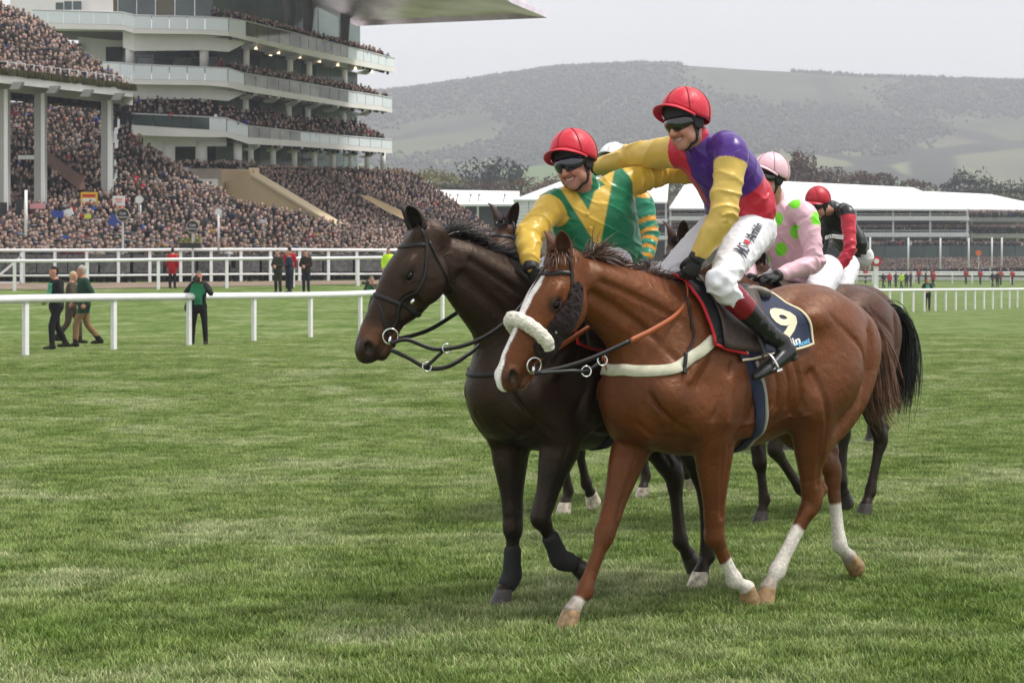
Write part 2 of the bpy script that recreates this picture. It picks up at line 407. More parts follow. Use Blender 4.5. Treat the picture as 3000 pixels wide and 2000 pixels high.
V, Fq = grid_sheet(xs, ys, ground_z); tag(mesh_obj('ground', V, Fq, M_GRASS), kind='structure')
# turf blades: one patch repeated over the foreground
rg = np.random.default_rng(11); nb_ = 2900; PS = .62
p = np.stack([rg.uniform(-PS / 2, PS / 2, nb_), rg.uniform(-PS / 2, PS / 2, nb_), np.zeros(nb_)], 1); cl = vnoise(p, 9, 2); h_ = rg.uniform(.022, .046, nb_) * (1 + .45 * cl); an = rg.uniform(0, 6.283, nb_); w_ = rg.uniform(.0016, .0032, nb_)
sd_ = np.stack([np.cos(an), np.sin(an), 0 * an], 1) * w_[:, None]; ln_ = np.stack([np.cos(an + 1.57 + rg.normal(0, .5, nb_)), np.sin(an + 1.57 + rg.normal(0, .5, nb_)), 0 * an], 1) * (h_ * rg.uniform(.15, 1.0, nb_))[:, None]; upz = np.array([0, 0, 1.])
V = np.stack([p - sd_, p + sd_, p + sd_ * .8 + upz * (h_ * .55)[:, None] + ln_ * .35, p - sd_ * .8 + upz * (h_ * .55)[:, None] + ln_ * .35, p + upz * h_[:, None] * .92 + ln_], 1).reshape(-1, 3)
b_ = np.arange(nb_) * 5; tris = np.concatenate([np.stack([b_, b_ + 1, b_ + 2], 1), np.stack([b_, b_ + 2, b_ + 3], 1), np.stack([b_ + 3, b_ + 2, b_ + 4], 1)])
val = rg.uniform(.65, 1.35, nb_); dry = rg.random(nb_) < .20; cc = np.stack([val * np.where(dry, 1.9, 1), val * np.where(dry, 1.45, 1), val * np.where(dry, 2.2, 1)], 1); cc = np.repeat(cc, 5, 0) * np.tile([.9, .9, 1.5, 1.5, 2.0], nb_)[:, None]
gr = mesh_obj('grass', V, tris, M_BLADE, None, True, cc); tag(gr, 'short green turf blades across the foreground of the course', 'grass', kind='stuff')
ng = bpy.data.node_groups.new('turf', 'GeometryNodeTree'); ng.interface.new_socket('Geometry', in_out='INPUT', socket_type='NodeSocketGeometry'); ng.interface.new_socket('Geometry', in_out='OUTPUT', socket_type='NodeSocketGeometry')
def N_(t, **k):
    n = ng.nodes.new(t)
    for a, v in k.items(): setattr(n, a, v)
    return n
gi, go_ = N_('NodeGroupInput'), N_('NodeGroupOutput'); gd = N_('GeometryNodeMeshGrid'); GX, GY0, GY1 = 28.0, 7.4, 52.0
gd.inputs['Size X'].default_value = GX; gd.inputs['Size Y'].default_value = GY1 - GY0; gd.inputs['Vertices X'].default_value = int(GX / .5); gd.inputs['Vertices Y'].default_value = int((GY1 - GY0) / .5)
sp = N_('GeometryNodeSetPosition'); off = N_('FunctionNodeRandomValue', data_type='FLOAT_VECTOR'); off.inputs[0].default_value = (-.06, (GY0 + GY1) / 2 - .06, 0); off.inputs[1].default_value = (.06, (GY0 + GY1) / 2 + .06, 0)
pos = N_('GeometryNodeInputPosition'); sx = N_('ShaderNodeSeparateXYZ'); mr = N_('ShaderNodeMapRange', interpolation_type='SMOOTHSTEP'); mr.inputs[1].default_value = 20; mr.inputs[2].default_value = 36; mr.inputs[3].default_value = 0; mr.inputs[4].default_value = .22
cx_ = N_('ShaderNodeCombineXYZ'); sp2 = N_('GeometryNodeSetPosition'); ip = N_('GeometryNodeInstanceOnPoints'); rot = N_('FunctionNodeRandomValue', data_type='FLOAT_VECTOR'); rot.inputs[0].default_value = (0, 0, 0); rot.inputs[1].default_value = (0, 0, 6.283)
K_ = ng.links.new; K_(gd.outputs['Mesh'], sp.inputs['Geometry']); K_(off.outputs[0], sp.inputs['Offset']); K_(sp.outputs[0], sp2.inputs['Geometry']); K_(pos.outputs[0], sx.inputs[0]); K_(sx.outputs['Y'], mr.inputs[0]); K_(mr.outputs[0], cx_.inputs['Z']); K_(cx_.outputs[0], sp2.inputs['Offset'])
K_(sp2.outputs[0], ip.inputs['Points']); K_(gi.outputs[0], ip.inputs['Instance']); K_(rot.outputs[0], ip.inputs['Rotation']); K_(ip.outputs[0], go_.inputs[0])
gr.modifiers.new('turf', 'NODES').node_group = ng
# dirt walkway in front of the enclosure
xs = np.linspace(-60, 12, 60)
def lane(x): return 78.9 + (x + 20) * .42 * (x > -20) + .10 * np.minimum(x + 20, 0) * 0
V = []; 
for x in xs:
    for q in np.linspace(0, 1, 6): y = lane(x) + 6.4 * q; V.append((x, y, float(ground_z(x, y)) + .02))
Fq = np.array([(i * 6 + j, i * 6 + j + 1, (i + 1) * 6 + j + 1, (i + 1) * 6 + j) for i in range(59) for j in range(5)])[:, ::-1]
tag(mesh_obj('walkway', np.array(V), Fq, mat('brown_dirt', (.20, .145, .105), rough=.95, noise=(1.5, .25), bump=(8, .5, .05))), kind='structure')
# ------------------------------------------------------------------ hills
RID = np.array([(-400, 330), (600, 310), (1122, 268), (1276, 249), (1467, 219), (1633, 198), (1760, 192), (1888, 187), (1990, 190), (2168, 202), (2334, 211), (2551, 226), (3000, 241), (3600, 260), (4400, 300)])
def hill_z(X, Y):
    u = 1500 + F_PX * X / Y; zr = EYE + (V_HOR - np.interp(u, RID[:, 0], RID[:, 1])) * 2000 / F_PX; t = (Y - 420) / 1580
    prof = np.interp(t, [0, .12, .30, .52, .75, .92, 1.0, 1.08, 1.3], [0, .035, .115, .27, .60, .93, 1.0, .985, .80]); n = vnoise(np.stack([X.ravel(), Y.ravel(), 0 * X.ravel()], 1), .0042, 5).reshape(X.shape) * 9 + vnoise(np.stack([X.ravel(), Y.ravel(), 0 * X.ravel()], 1), .013, 6).reshape(X.shape) * 3
    return 3.0 + (zr - 3.0) * prof + n * np.interp(t, [0, .15, .85, 1.0], [0, .6, 1, .15])
us = np.linspace(-700, 4600, 180); yy = np.concatenate([np.linspace(420, 1900, 70), np.linspace(1915, 2060, 16), [2200, 2400, 2600]])
YY, UU = np.meshgrid(yy, us, indexing='ij'); XX = (UU - 1500) / F_PX * YY; ZZ = hill_z(XX, YY)
V = np.stack([XX.ravel(), YY.ravel(), ZZ.ravel()], 1); c = len(us); Fq = np.array([(j * c + i, j * c + i + 1, (j + 1) * c + i + 1, (j + 1) * c + i) for j in range(len(yy) - 1) for i in range(c - 1)])
m = bpy.data.materials.new('hillside'); m.use_nodes = True; t = m.node_tree; b = t.nodes['Principled BSDF']; b.inputs['Roughness'].default_value = 1; b.inputs['Specular IOR Level'].default_value = 0
g = t.nodes.new('ShaderNodeNewGeometry'); sx_ = t.nodes.new('ShaderNodeSeparateXYZ'); t.links.new(g.outputs['Position'], sx_.inputs[0])
def nzz(scale, det=5, st=(1, 1, 1), d=0):
    mp_ = t.nodes.new('ShaderNodeMapping'); mp_.inputs['Scale'].default_value = st; n = t.nodes.new('ShaderNodeTexNoise'); n.inputs['Scale'].default_value = scale; n.inputs['Detail'].default_value = det; n.inputs['Distortion'].default_value = d; t.links.new(g.outputs['Position'], mp_.inputs[0]); t.links.new(mp_.outputs[0], n.inputs['Vector']); return n.outputs['Fac']
def rmp(src, stops):
    r = t.nodes.new('ShaderNodeValToRGB'); e = r.color_ramp.elements; e[0].position, e[0].color = stops[0][0], (*stops[0][1], 1); e[1].position, e[1].color = stops[-1][0], (*stops[-1][1], 1)
    for p_, c_ in stops[1:-1]: q = e.new(p_); q.color = (*c_, 1)
    t.links.new(src, r.inputs[0]); return r.outputs[0]
def mixn(f_, a_, b_):
    x = t.nodes.new('ShaderNodeMix'); x.data_type = 'RGBA'; t.links.new(f_, x.inputs[0]); t.links.new(a_, x.inputs[6]); t.links.new(b_, x.inputs[7]); return x.outputs[2]
vo = t.nodes.new('ShaderNodeTexVoronoi'); vo.inputs['Scale'].default_value = .0065; mpv = t.nodes.new('ShaderNodeMapping'); mpv.inputs['Scale'].default_value = (1, .55, 0); t.links.new(g.outputs['Position'], mpv.inputs[0]); t.links.new(mpv.outputs[0], vo.inputs['Vector'])
field = rmp(vo.outputs['Color'], [(.2, (.10, .155, .045)), (.5, (.135, .18, .065)), (.8, (.17, .17, .09))])
vd = t.nodes.new('ShaderNodeTexVoronoi'); vd.feature = 'DISTANCE_TO_EDGE'; vd.inputs['Scale'].default_value = .0065; t.links.new(mpv.outputs[0], vd.inputs['Vector'])
hedge = rmp(vd.outputs['Distance'], [(.0, (0, 0, 0)), (.045, (0, 0, 0)), (.065, (1, 1, 1))]); field = mixn(hedge, rmp(nzz(.05), [(.3, (.030, .032, .022)), (.7, (.05, .05, .034))]), field)
wood = rmp(nzz(.035, 8, (1, .6, 2)), [(.3, (.050, .045, .040)), (.5, (.078, .069, .060)), (.72, (.115, .097, .078))])
wm = rmp(nzz(.0036, 6, (1, .8, 1), .5), [(.48, (0, 0, 0)), (.66, (.8, .8, .8))]); hi_ = t.nodes.new('ShaderNodeMapRange'); hi_.inputs[1].default_value = 85; hi_.inputs[2].default_value = 140; t.links.new(sx_.outputs['Z'], hi_.inputs[0])
mxm = t.nodes.new('ShaderNodeMath'); mxm.operation = 'MAXIMUM'; sc_ = t.nodes.new('ShaderNodeMath'); sc_.operation = 'MULTIPLY'; sc_.inputs[1].default_value = .80; t.links.new(hi_.outputs[0], sc_.inputs[0]); t.links.new(wm, mxm.inputs[0]); t.links.new(sc_.outputs[0], mxm.inputs[1])
t.links.new(mixn(mxm.outputs[0], field, wood), b.inputs['Base Color'])
tag(mesh_obj('hills', V, Fq, m), kind='structure')
# woods and hedgerow trees on the hill: one mass too far to count
rg = np.random.default_rng(21); n = 30000; u_ = rg.uniform(1000, 3150, n); y_ = 1100 + 870 * rg.beta(1.3, 1.2, n); k = rg.random(n) < .05; y_ = np.where(k, rg.uniform(1965, 2010, n), y_)
x_ = (u_ - 1500) / F_PX * y_; z_ = hill_z(x_, y_); dens = vnoise(np.stack([x_, y_, 0 * x_], 1), .006, 9); keep = ((dens + rg.normal(0, .10, n) > np.interp(z_, [75, 100, 135], [.75, .45, -.25])) | k) & ~(k & (u_ > 2000) & (u_ < 2320)) & ~((y_ > 1900) & (u_ > 2000) & (u_ < 2320)); x_, y_, z_, dens = x_[keep], y_[keep], z_[keep], dens[keep]; n = len(x_)
ico = np.array([(0, 0, 1.2), (1, 0, .1), (0, 1, .1), (-1, 0, .1), (0, -1, .1), (0, 0, -.8)]); icf = np.array([(0, 1, 2), (0, 2, 3), (0, 3, 4), (0, 4, 1), (5, 2, 1), (5, 3, 2), (5, 4, 3), (5, 1, 4)])
r_ = rg.uniform(1.0, 2.5, n); V = ((ico[None] + rg.normal(0, .30, (n, 6, 3))) * r_[:, None, None] + np.stack([x_, y_, z_ + r_ * .6], 1)[:, None]).reshape(-1, 3); Fq = (icf[None] + 6 * np.arange(n)[:, None, None]).reshape(-1, 3)
pal = np.array([(.060, .054, .048), (.078, .066, .056), (.066, .060, .056), (.092, .075, .060), (.062, .068, .045), (.040, .046, .034)]); cc = np.repeat(pal[rg.choice(6, n, p=[.27, .25, .22, .13, .08, .05])] * rg.uniform(.8, 1.2, (n, 1)), 6, 0)
tag(mesh_obj('woodland', V, Fq, mat('woodland', attr=True, rough=1, spec=0), None, False, cc), 'grey brown leafless woodland covering the hillside beyond the course', 'woodland', kind='stuff')
# ------------------------------------------------------------------ valley trees: bare spring trees behind the enclosure
def bare_tree(name, base, H, Wd, col, label, seed, n=1500, bark=(.045, .038, .032), dens=.7):
    rg = np.random.default_rng(seed); r = empty(name, base); tag(r, label, 'tree', 'trees in the valley behind the tents'); b = MB()
    b.tube([(0, 0, 0), (.02 * H, 0, .25 * H), (0, .01 * H, .6 * H)], [.03 * H, .022 * H, .008 * H], 7)
    for i in range(9):
        a = rg.uniform(0, 6.28); z0 = rg.uniform(.18, .45) * H; L = rg.uniform(.3, .5) * H; d = np.array([math.cos(a) * .7 * Wd / H * 1.6, math.sin(a) * .7 * Wd / H * 1.6, 1.0]); d = unit(d); b.tube([(0, 0, z0), tuple(np.array([0, 0, z0]) + d * L * .5), tuple(np.array([0, 0, z0]) + d * L + [0, 0, .05 * H])], [.012 * H, .007 * H, .002 * H], 5)
    b.build('trunk', mat('bark', bark, rough=.95), r, True)
    V = []; F = []
    for i in range(n):
        q = rg.normal(0, 1, 3); q = q / np.linalg.norm(q) * rg.uniform(.2, 1) ** .4; lob = 1 + .25 * math.sin(3 * math.atan2(q[1], q[0]) + seed) + .2 * math.sin(5 * q[2] + seed); p = np.array([q[0] * Wd * .5 * lob, q[1] * Wd * .5 * lob, H * .60 + q[2] * H * .40 * lob]); s = rg.uniform(.05, .11) * H * dens
        a1 = unit(rg.normal(0, 1, 3)) * s; a2 = unit(rg.normal(0, 1, 3)) * s * rg.uniform(.25, .7); k_ = len(V); V += [p - a1, p + a2, p + a1, p - a2]; F.append((k_, k_ + 1, k_ + 2, k_ + 3))
    mesh_obj('crown', np.array(V), np.array(F), mat('twigs_%.3f_%.3f' % (col[0], col[1]), col, rough=1, spec=0, noise=(.5, .4)), r, False)
    return r
TR = [(1275, 545, 330, 14, 12, (.16, .15, .045), 'yellow green willow like tree in the valley left of centre'), (1330, 560, 300, 8, 8, (.03, .038, .03), 'small dark evergreen beside the yellow tree'), (1455, 560, 360, 21, 17, (.032, .042, .036), 'large dark grey evergreen group above the white pavilion'), (1395, 560, 340, 12, 12, (.075, .055, .045), 'brown bare tree left of the dark evergreen'),
      (1560, 575, 290, 13, 19, (.115, .072, .052), 'wide russet bare tree above the pavilion roof'), (1215, 560, 310, 11, 13, (.085, .07, .055), 'grey brown bare tree beside the crowded terrace'), (1650, 570, 330, 14, 14, (.09, .065, .05), 'bare brown tree behind the head of the green rider'),
      (2345, 560, 330, 22, 7, (.13, .075, .052), 'tall narrow rust coloured poplar right of the pink cap'), (2420, 560, 335, 16, 9, (.105, .07, .052), 'second rust poplar above the white roof'), (2505, 560, 340, 15, 8, (.12, .075, .055), 'third rust poplar above the white roof'), (2575, 560, 340, 15, 8, (.11, .072, .054), 'fourth rust poplar above the white roof'),
      (2670, 565, 345, 13, 10, (.10, .066, .05), 'bushy red brown tree over the tent gable'), (2755, 575, 330, 9, 12, (.075, .066, .05), 'low grey brown tree between the two tent roofs'), (2835, 565, 360, 17, 12, (.045, .05, .045), 'dark grey tree above the second tent roof'), (2960, 575, 345, 13, 15, (.03, .042, .028), 'dark green evergreen at the right edge above the tent'),
      (2240, 560, 350, 12, 14, (.085, .066, .05), 'bare tree behind the pink cap'), (2100, 560, 350, 12, 16, (.08, .064, .052), 'bare grey tree behind the leading jockeys'), (1950, 565, 340, 12, 15, (.085, .068, .054), 'bare brown tree behind the outstretched arm'), (1800, 565, 340, 12, 15, (.08, .07, .055), 'bare tree behind the white cap')]
for i, (u, v, Y, H, Wd, c, lab) in enumerate(TR):
    p_ = at(u, v + 34, Y); bare_tree('bare_tree', (p_[0], p_[1], p_[2] - .4), H * .40, Wd * .85, c, lab, 40 + i)
# the wooded rise under those trees
V = []; 
for u in np.linspace(300, 3400, 80):
    for j, (Y, v) in enumerate(((285, 790), (292, 660), (300, 612), (360, 588), (470, 556))): q = at(u, v + 6 * math.sin(u * .011 + j) + 4 * math.sin(u * .037), Y); V.append(q)
Fq = np.array([(i * 5 + j, (i + 1) * 5 + j, (i + 1) * 5 + j + 1, i * 5 + j + 1) for i in range(79) for j in range(4)])
tag(mesh_obj('bank', np.array(V), Fq, mat('valley_scrub', (.085, .080, .050), rough=1, spec=0, noise=(.12, .5), bump=(.8, 1, .8), coord='Object')), kind='structure')
print('setting', time.time() - T0)
# ------------------------------------------------------------------ rails
M_RAIL = mat('white_rail', (.80, .80, .80), rough=.35, noise=(3, .05)); M_WHITE = mat('white_paint', (.82, .80, .78), rough=.6, noise=(.6, .05)); M_OFF = mat('off_white', (.78, .75, .72), rough=.7, noise=(.5, .06))
def rail_run(name, pts, height, spacing, label, r=.075, post=(.11, .06), mid=(), flat=False, lean=0.0, zoff=0.0, group='running rails'):
    """a run of running rail: one thing with a rail and single posts"""
    P = [np.array([x, y, float(ground_z(x, y)) + zoff]) for x, y in pts]; C = catmull(P, 12); d = np.concatenate([[0], np.cumsum(np.linalg.norm(np.diff(C, axis=0), axis=1))])
    root = empty(name, tuple(P[0])); tag(root, label, 'rail', group); root.location = (0, 0, 0)
    up = np.array([0, 0, 1.]); b = MB(); b.tube([c + up * height for c in C], r, 10); b.build('rail_top', M_RAIL, root, True)
    for h in mid: b = MB(); b.tube([c + up * h for c in C], r * .7, 6); b.build('rail_middle', M_RAIL, root, True)
    proto = None; n = int(d[-1] / spacing)
    for i in range(n + 1):
        s = min(i * spacing, d[-1]); q = np.array([np.interp(s, d, C[:, k]) for k in range(3)])
        if proto is None:
            b = MB(); b.box(-post[0] / 2, post[0] / 2, -post[1] / 2, post[1] / 2, -.3, height - r * .4); proto = b.build('post', M_RAIL, root); o = proto
        else: o = proto.copy(); link(o, root)
        j = min(np.searchsorted(d, s), len(C) - 1); t_ = C[min(j + 1, len(C) - 1)] - C[max(j - 1, 0)]
        o.location = q; o.rotation_euler = (0, lean, math.atan2(t_[1], t_[0]))
    return root
rail_run('running_rail', [(-14.78, 20.45), (-12.3, 27.8), (-9.52, 36.1), (-4.23, 51.8), (-1.8, 58.9), (4.6, 72.5), (11.2, 82.5), (17.9, 90.0)], 1.13, 3.3, 'white running rail with wide spaced posts on the left of the course', .086, (.13, .075))
rail_run('running_rail', [(17.9, 90.3), (24.4, 101.0), (31.5, 113.0), (40, 128)], 1.13, 1.75, 'white running rail with close set posts at the right of the picture', .075, (.13, .07))
rail_run('running_rail', [(-30, 78.0), (-20, 78.0), (-10, 81.6), (0, 86), (8, 90)], 1.26, 3.0, 'white rail between the grass and the brown walkway', .07, (.13, .09))
rail_run('crowd_fence', [(-30, 86.0), (-20, 86.1), (-10, 89.6), (0, 94), (8, 98)], 1.52, 1.45, 'white two bar fence holding back the packed crowd', .075, (.14, .08), mid=(.34,), group='crowd fences')
b = MB()
for i in range(26):
    x = -29.5 + i * 1.45; y0 = 86.35 + (max(0, x + 20)) * .36; z = float(ground_z(x, y0)); b.box(x, x + 1.40, y0, y0 + .02, z + .45, z + 1.32)
tag(b.build('mesh_screen', mat('dark_mesh', (.14, .14, .14), rough=.9, noise=(6, .5)), None), 'dark mesh screen panels hung behind the bars of the crowd fence', 'screen')
g_ = empty('gate', (0, 0, 0)); tag(g_, 'white gate with a diagonal brace at the far left of the crowd fence', 'gate')
for A, B_, nm in ((at(-20, 752, 85.2), at(-20, 830, 85.2), 'post'), (at(62, 740, 85.2), at(62, 830, 85.2), 'post'), (at(-20, 822, 85.2), at(62, 752, 85.2), 'brace'), (at(-20, 828, 85.2), at(62, 828, 85.2), 'bar')):
    b = MB(); b.bar(A, B_, .10, .10, (0, 1, 0)); b.build(nm, M_RAIL, g_)
rail_run('running_rail', [(30, 228), (50, 226), (70, 222), (95, 214)], 1.15, 2.4, 'distant white rail in front of the far enclosure', .10, (.16, .10), mid=(.55,))
rail_run('running_rail', [(30, 238), (52, 236), (74, 232), (98, 226)], 1.3, 2.4, 'second distant white rail before the far crowd', .10, (.16, .10), mid=(.6,))
# ------------------------------------------------------------------ spectators
def spectator(kind, rng, low=False):
    """one low-poly standing figure, feet at the origin, facing -y: returns V, F, region ids (0 coat 1 legs 2 skin 3 hair 4 scarf)"""
    n = 7; H = rng.uniform(1.58, 1.86); w = rng.uniform(.21, .26); V = []; F = []; R = []
    rings = [(.0, .10, .10, 1), (.45 * H, .14, .12, 1), (.50 * H, w * .86, .145, 0), (.66 * H, w * .88, .15, 0), (.79 * H, w, .14, 0), (.835 * H, w * .72, .11, 0), (.86 * H, .075, .075, 4)]
    if low: rings = [rings[1], rings[3], rings[4], rings[6]]
    sway = rng.normal(0, .02)
    for z, a, b_, rid in rings:
        for k in range(n): t = 2 * math.pi * k / n; V.append((a * math.cos(t) + sway * z, b_ * math.sin(t), z)); R.append(rid)
    for i in range(len(rings) - 1):
        for k in range(n): a = i * n + k; b_ = i * n + (k + 1) % n; F.append((a, b_, b_ + n, a + n))
    if kind % 3 == 0 and not low:                # arms bent up in front, holding a phone or clapping
        for s in (-1, 1):
            k0 = len(V)
            for p, r in (((s * w, 0, .79 * H), .07), ((s * (w + .04), -.10, .64 * H), .055), ((s * .07, -.30, .72 * H), .045)):
                for q in ((-r, 0, -r), (r, 0, -r), (r, 0, r), (-r, 0, r)): V.append((p[0] + q[0], p[1] + q[1], p[2] + q[2])); R.append(0 if r > .05 else 2)
            for i in range(2):
                for k in range(4): a = k0 + i * 4 + k; b_ = k0 + i * 4 + (k + 1) % 4; F.append((a, b_, b_ + 4, a + 4))
    hz = .925 * H; m = 7 if not low else 6; rows = (-.118, -.06, .0, .06, .11) if not low else (-.11, 0, .10); k0 = len(V); yaw = rng.normal(0, .35); hat = kind % 5 == 0
    for z in rows:
        r = math.sqrt(max(.02, 1 - (z / .135) ** 2))
        for k in range(m):
            t = 2 * math.pi * k / m + yaw; x, y = .078 * r * math.cos(t), .096 * r * math.sin(t); V.append((x + sway * hz, y - .02, hz + z)); fr = -math.sin(t - yaw)
            R.append(3 if (z > .075 or fr < -.25 or (hat and z > .045)) else 2)
    for i in range(len(rows) - 1):
        for k in range(m): a = k0 + i * m + k; b_ = k0 + i * m + (k + 1) % m; F.append((a, b_, b_ + m, a + m))
    F.append(tuple(k0 + (len(rows) - 1) * m + k for k in range(m)))
    return np.array(V), F, np.array(R)
COATS = np.array([(.012, .012, .014), (.016, .017, .022), (.022, .020, .019), (.045, .032, .024), (.012, .016, .035), (.030, .034, .022), (.06, .045, .032), (.05, .05, .052), (.11, .085, .06), (.025, .012, .012), (.20, .17, .14), (.25, .012, .02), (.02, .05, .22), (.30, .30, .30), (.08, .015, .03), (.30, .19, .03)])
CW = np.array([16, 13, 12, 8, 12, 8, 7, 7, 5, 5, 2.4, 1.3, 1.3, 2.0, 1.3, .5]); CW = CW / CW.sum()
HAIR = np.array([(.016, .012, .010), (.035, .022, .015), (.07, .045, .028), (.14, .10, .06), (.20, .19, .18), (.025, .025, .02), (.05, .045, .035)])
def colours(R, rng):
    coat = COATS[rng.choice(len(COATS), p=CW)] * rng.uniform(.4, 1.3); skin = np.array([.45, .30, .25]) * rng.uniform(.45, 1.25); hair = HAIR[rng.integers(0, 7)]; legs = np.array([.015, .015, .018]); sc = coat if rng.random() < .55 else np.array([(.55, .54, .52), (.30, .06, .06), (.10, .12, .2)][rng.integers(0, 3)])
    T_ = np.stack([coat, legs, skin, hair, sc]); return T_[R]
M_PEOPLE = mat('clothing_and_skin', attr=True, rough=.85, spec=.2)
RC = np.random.default_rng(77)
def bil(c, s, t):
    """c: four (u, v, Y) corners BL BR TR TL of a patch of heads"""
    c = np.array(c, float); return (c[0] * (1 - s) + c[1] * s) * (1 - t) + (c[3] * (1 - s) + c[2] * s) * t
def head_spots(c, rows, per_row, jitter=.35, rng=RC):
    out = []
    for r in range(rows):
        t = r / max(1, rows - 1); n = int(per_row[0] + (per_row[1] - per_row[0]) * t)
        for i in range(n):
            if rng.random() < .07: continue
            s = (i + .5 + rng.uniform(-jitter, jitter)) / n; u, v, Y = bil(c, s, t + rng.uniform(-.55, .55) / max(rows, 2)); out.append(at(u, v + rng.normal(0, 2.2), Y))
    return out
def step_sheet(c, rows, m, name, drop=1.72, cols=14, parent=None, kind='structure'):
    """stepped terrace under a patch of heads"""
    V = []; F = []
    for r in range(rows):
        for e in (0, 1):
            for i in range(cols):
                q = at(*bil(c, i / (cols - 1), (r + e * .98) / rows)); q0 = at(*bil(c, i / (cols - 1), r / rows)); V.append((q[0], q[1], q0[2] - drop))
    n = cols
    for r in range(2 * rows - 1):
        for i in range(n - 1): a = r * n + i; F.append((a, a + 1, a + n + 1, a + n))
    o = mesh_obj(name, V, F, m, parent, False)
    return tag(o, kind=kind) if parent is None else o
M_STEP = mat('terrace_concrete', (.10, .09, .085), rough=.9, noise=(1, .2))
PATCH = dict(A1=[(-70, 722, 87.5), (345, 724, 87.8), (345, 535, 106), (-70, 548, 105)], A2=[(345, 724, 87.8), (665, 726, 89.3), (665, 560, 108), (345, 400, 121)], A3=[(665, 726, 89.3), (1230, 730, 95), (1230, 700, 101), (665, 575, 107)],
  Bm=[(1020, 694, 104), (1490, 700, 126), (1222, 503, 152), (752, 492, 131)], Cm=[(-40, 520, 107), (330, 512, 106), (330, 318, 124), (-40, 300, 126)], Dm=[(-70, 188, 100.5), (380, 238, 107.5), (112, 50, 122), (-70, -25, 120)],
  A4=[(345, 400, 121), (560, 505, 113), (500, 470, 117), (352, 352, 125)])
# 300 nearest spectators, each on its own, the rest as one crowd
near = []; far = []
for key, rows, per in (('A1', 17, (30, 34)), ('A2', 20, (23, 25)), ('A3', 11, (38, 46)), ('A4', 5, (16, 10)), ('Bm', 27, (52, 60)), ('Cm', 17, (26, 31)), ('Dm', 19, (34, 20))):
    for q in head_spots(PATCH[key], rows, per): (near if key in ('A1', 'A2', 'A3') else far).append(q)
near = sorted(near, key=lambda q: q[1] + 0.0 * q[0]); indiv = [q for q in near if (q[0] / q[1] * F_PX + 1500) > -10 and (q[0] / q[1] * F_PX + 1500) < 1120][:300]; ids = set(id(q) for q in indiv); far += [q for q in near if id(q) not in ids]
for name, c, rows in (('terrace', PATCH['A1'], 17), ('terrace', PATCH['A2'], 20), ('terrace', PATCH['A3'], 11), ('terrace', PATCH['Bm'], 27), ('terrace', PATCH['Cm'], 17)): step_sheet(c, rows, M_STEP, name)
VAR = []
for k in range(26):
    v, f, r = spectator(k, RC); me_o = (v, f, r); VAR.append(me_o)
LAB = {0: 'black coat', 1: 'dark coat', 2: 'charcoal coat', 3: 'brown coat', 4: 'navy coat', 5: 'olive coat', 6: 'tweed brown coat', 7: 'grey coat', 8: 'tan coat', 9: 'maroon black coat', 10: 'cream coat', 11: 'red coat', 12: 'bright blue coat', 13: 'pale grey coat', 14: 'burgundy coat', 15: 'mustard coat'}
MESHV = []
for k in range(40):
    v, f, r = VAR[k % 26]; ci = int(RC.choice(len(COATS), p=CW)) if k >= 16 else k; coat = COATS[ci] * RC.uniform(.8, 1.2); T_ = np.stack([coat, [.015, .015, .018], np.array([.42, .275, .225]) * RC.uniform(.75, 1.1), HAIR[k % 7], coat if k % 2 else np.array([.5, .49, .47])])
    me = bpy.data.meshes.new('spectator'); me.from_pydata([tuple(q) for q in v], [], f); me.update(); me.polygons.foreach_set('use_smooth', np.ones(len(f), bool)); ca = me.color_attributes.new('Col', 'FLOAT_COLOR', 'POINT'); c4 = np.ones((len(v), 4), np.float32); c4[:, :3] = T_[r]; ca.data.foreach_set('color', c4.ravel()); me.materials.append(M_PEOPLE); MESHV.append((me, ci, v[:, 2].max()))
pk = np.array([CW[m_[1]] / sum(1 for x in MESHV if x[1] == m_[1]) for m_ in MESHV]); pk /= pk.sum()
for i, q in enumerate(indiv):
    me, ci, h = MESHV[int(RC.choice(40, p=pk))]; o = bpy.data.objects.new('person', me); link(o); o.location = (q[0], q[1], q[2] - h + .06); o.rotation_euler = (0, 0, RC.normal(.25, .35)); s_ = RC.uniform(1.08, 1.22); o.scale = (s_, s_, 1)
    uu = q[0] / q[1] * F_PX + 1500; k_ = int(np.searchsorted([110, 230, 320, 430, 530, 620, 720, 830, 940, 1040], uu)); pl = ('by the white flag pole at the far left', 'below the pink canopy', 'below the red and yellow board', 'around the left round black sign', 'left of the right round black sign', 'around the flower planter', 'by the grey pole below the sand wall', 'below the white awning', 'above the three men on the track', 'right of the three men on the track', 'beside the ears of the dark bay')[k_]
    row = 'front rows' if q[1] < 89.5 else 'rows behind'
    tag(o, 'spectator in %s, %s, %s' % (LAB[ci], row, pl), 'spectator', 'spectators in %s %s' % (row, pl))
def crowd(name, spots, label, low=False, seed=1, face=.25, sc=1.0):
    rng = np.random.default_rng(seed); Vs = []; Fs = []; Cs = []; n0 = 0; pool = [spectator(k, rng, low) for k in range(14)]; clump = vnoise(np.array(spots), .35, 17)
    quads = []; tris = []
    for q, cl_ in zip(spots, clump):
        v, f, r = pool[rng.integers(0, 14)]; a = rng.normal(face, .75); ca, sa = math.cos(a), math.sin(a); p = np.stack([v[:, 0] * ca - v[:, 1] * sa, v[:, 0] * sa + v[:, 1] * ca, v[:, 2]], 1) * [sc, sc, 1]; p += [q[0], q[1], q[2] - v[:, 2].max() + .06]
        Vs.append(p); Cs.append(colours(r, rng) * (1 + .35 * cl_)); Fs += [tuple(n0 + i for i in g_) for g_ in f]; n0 += len(v)
    o = mesh_obj(name, np.vstack(Vs), Fs, M_PEOPLE, None, True, np.vstack(Cs)); return tag(o, label, 'crowd', kind='stuff')
print('crowd', len(indiv), len(far), time.time() - T0)
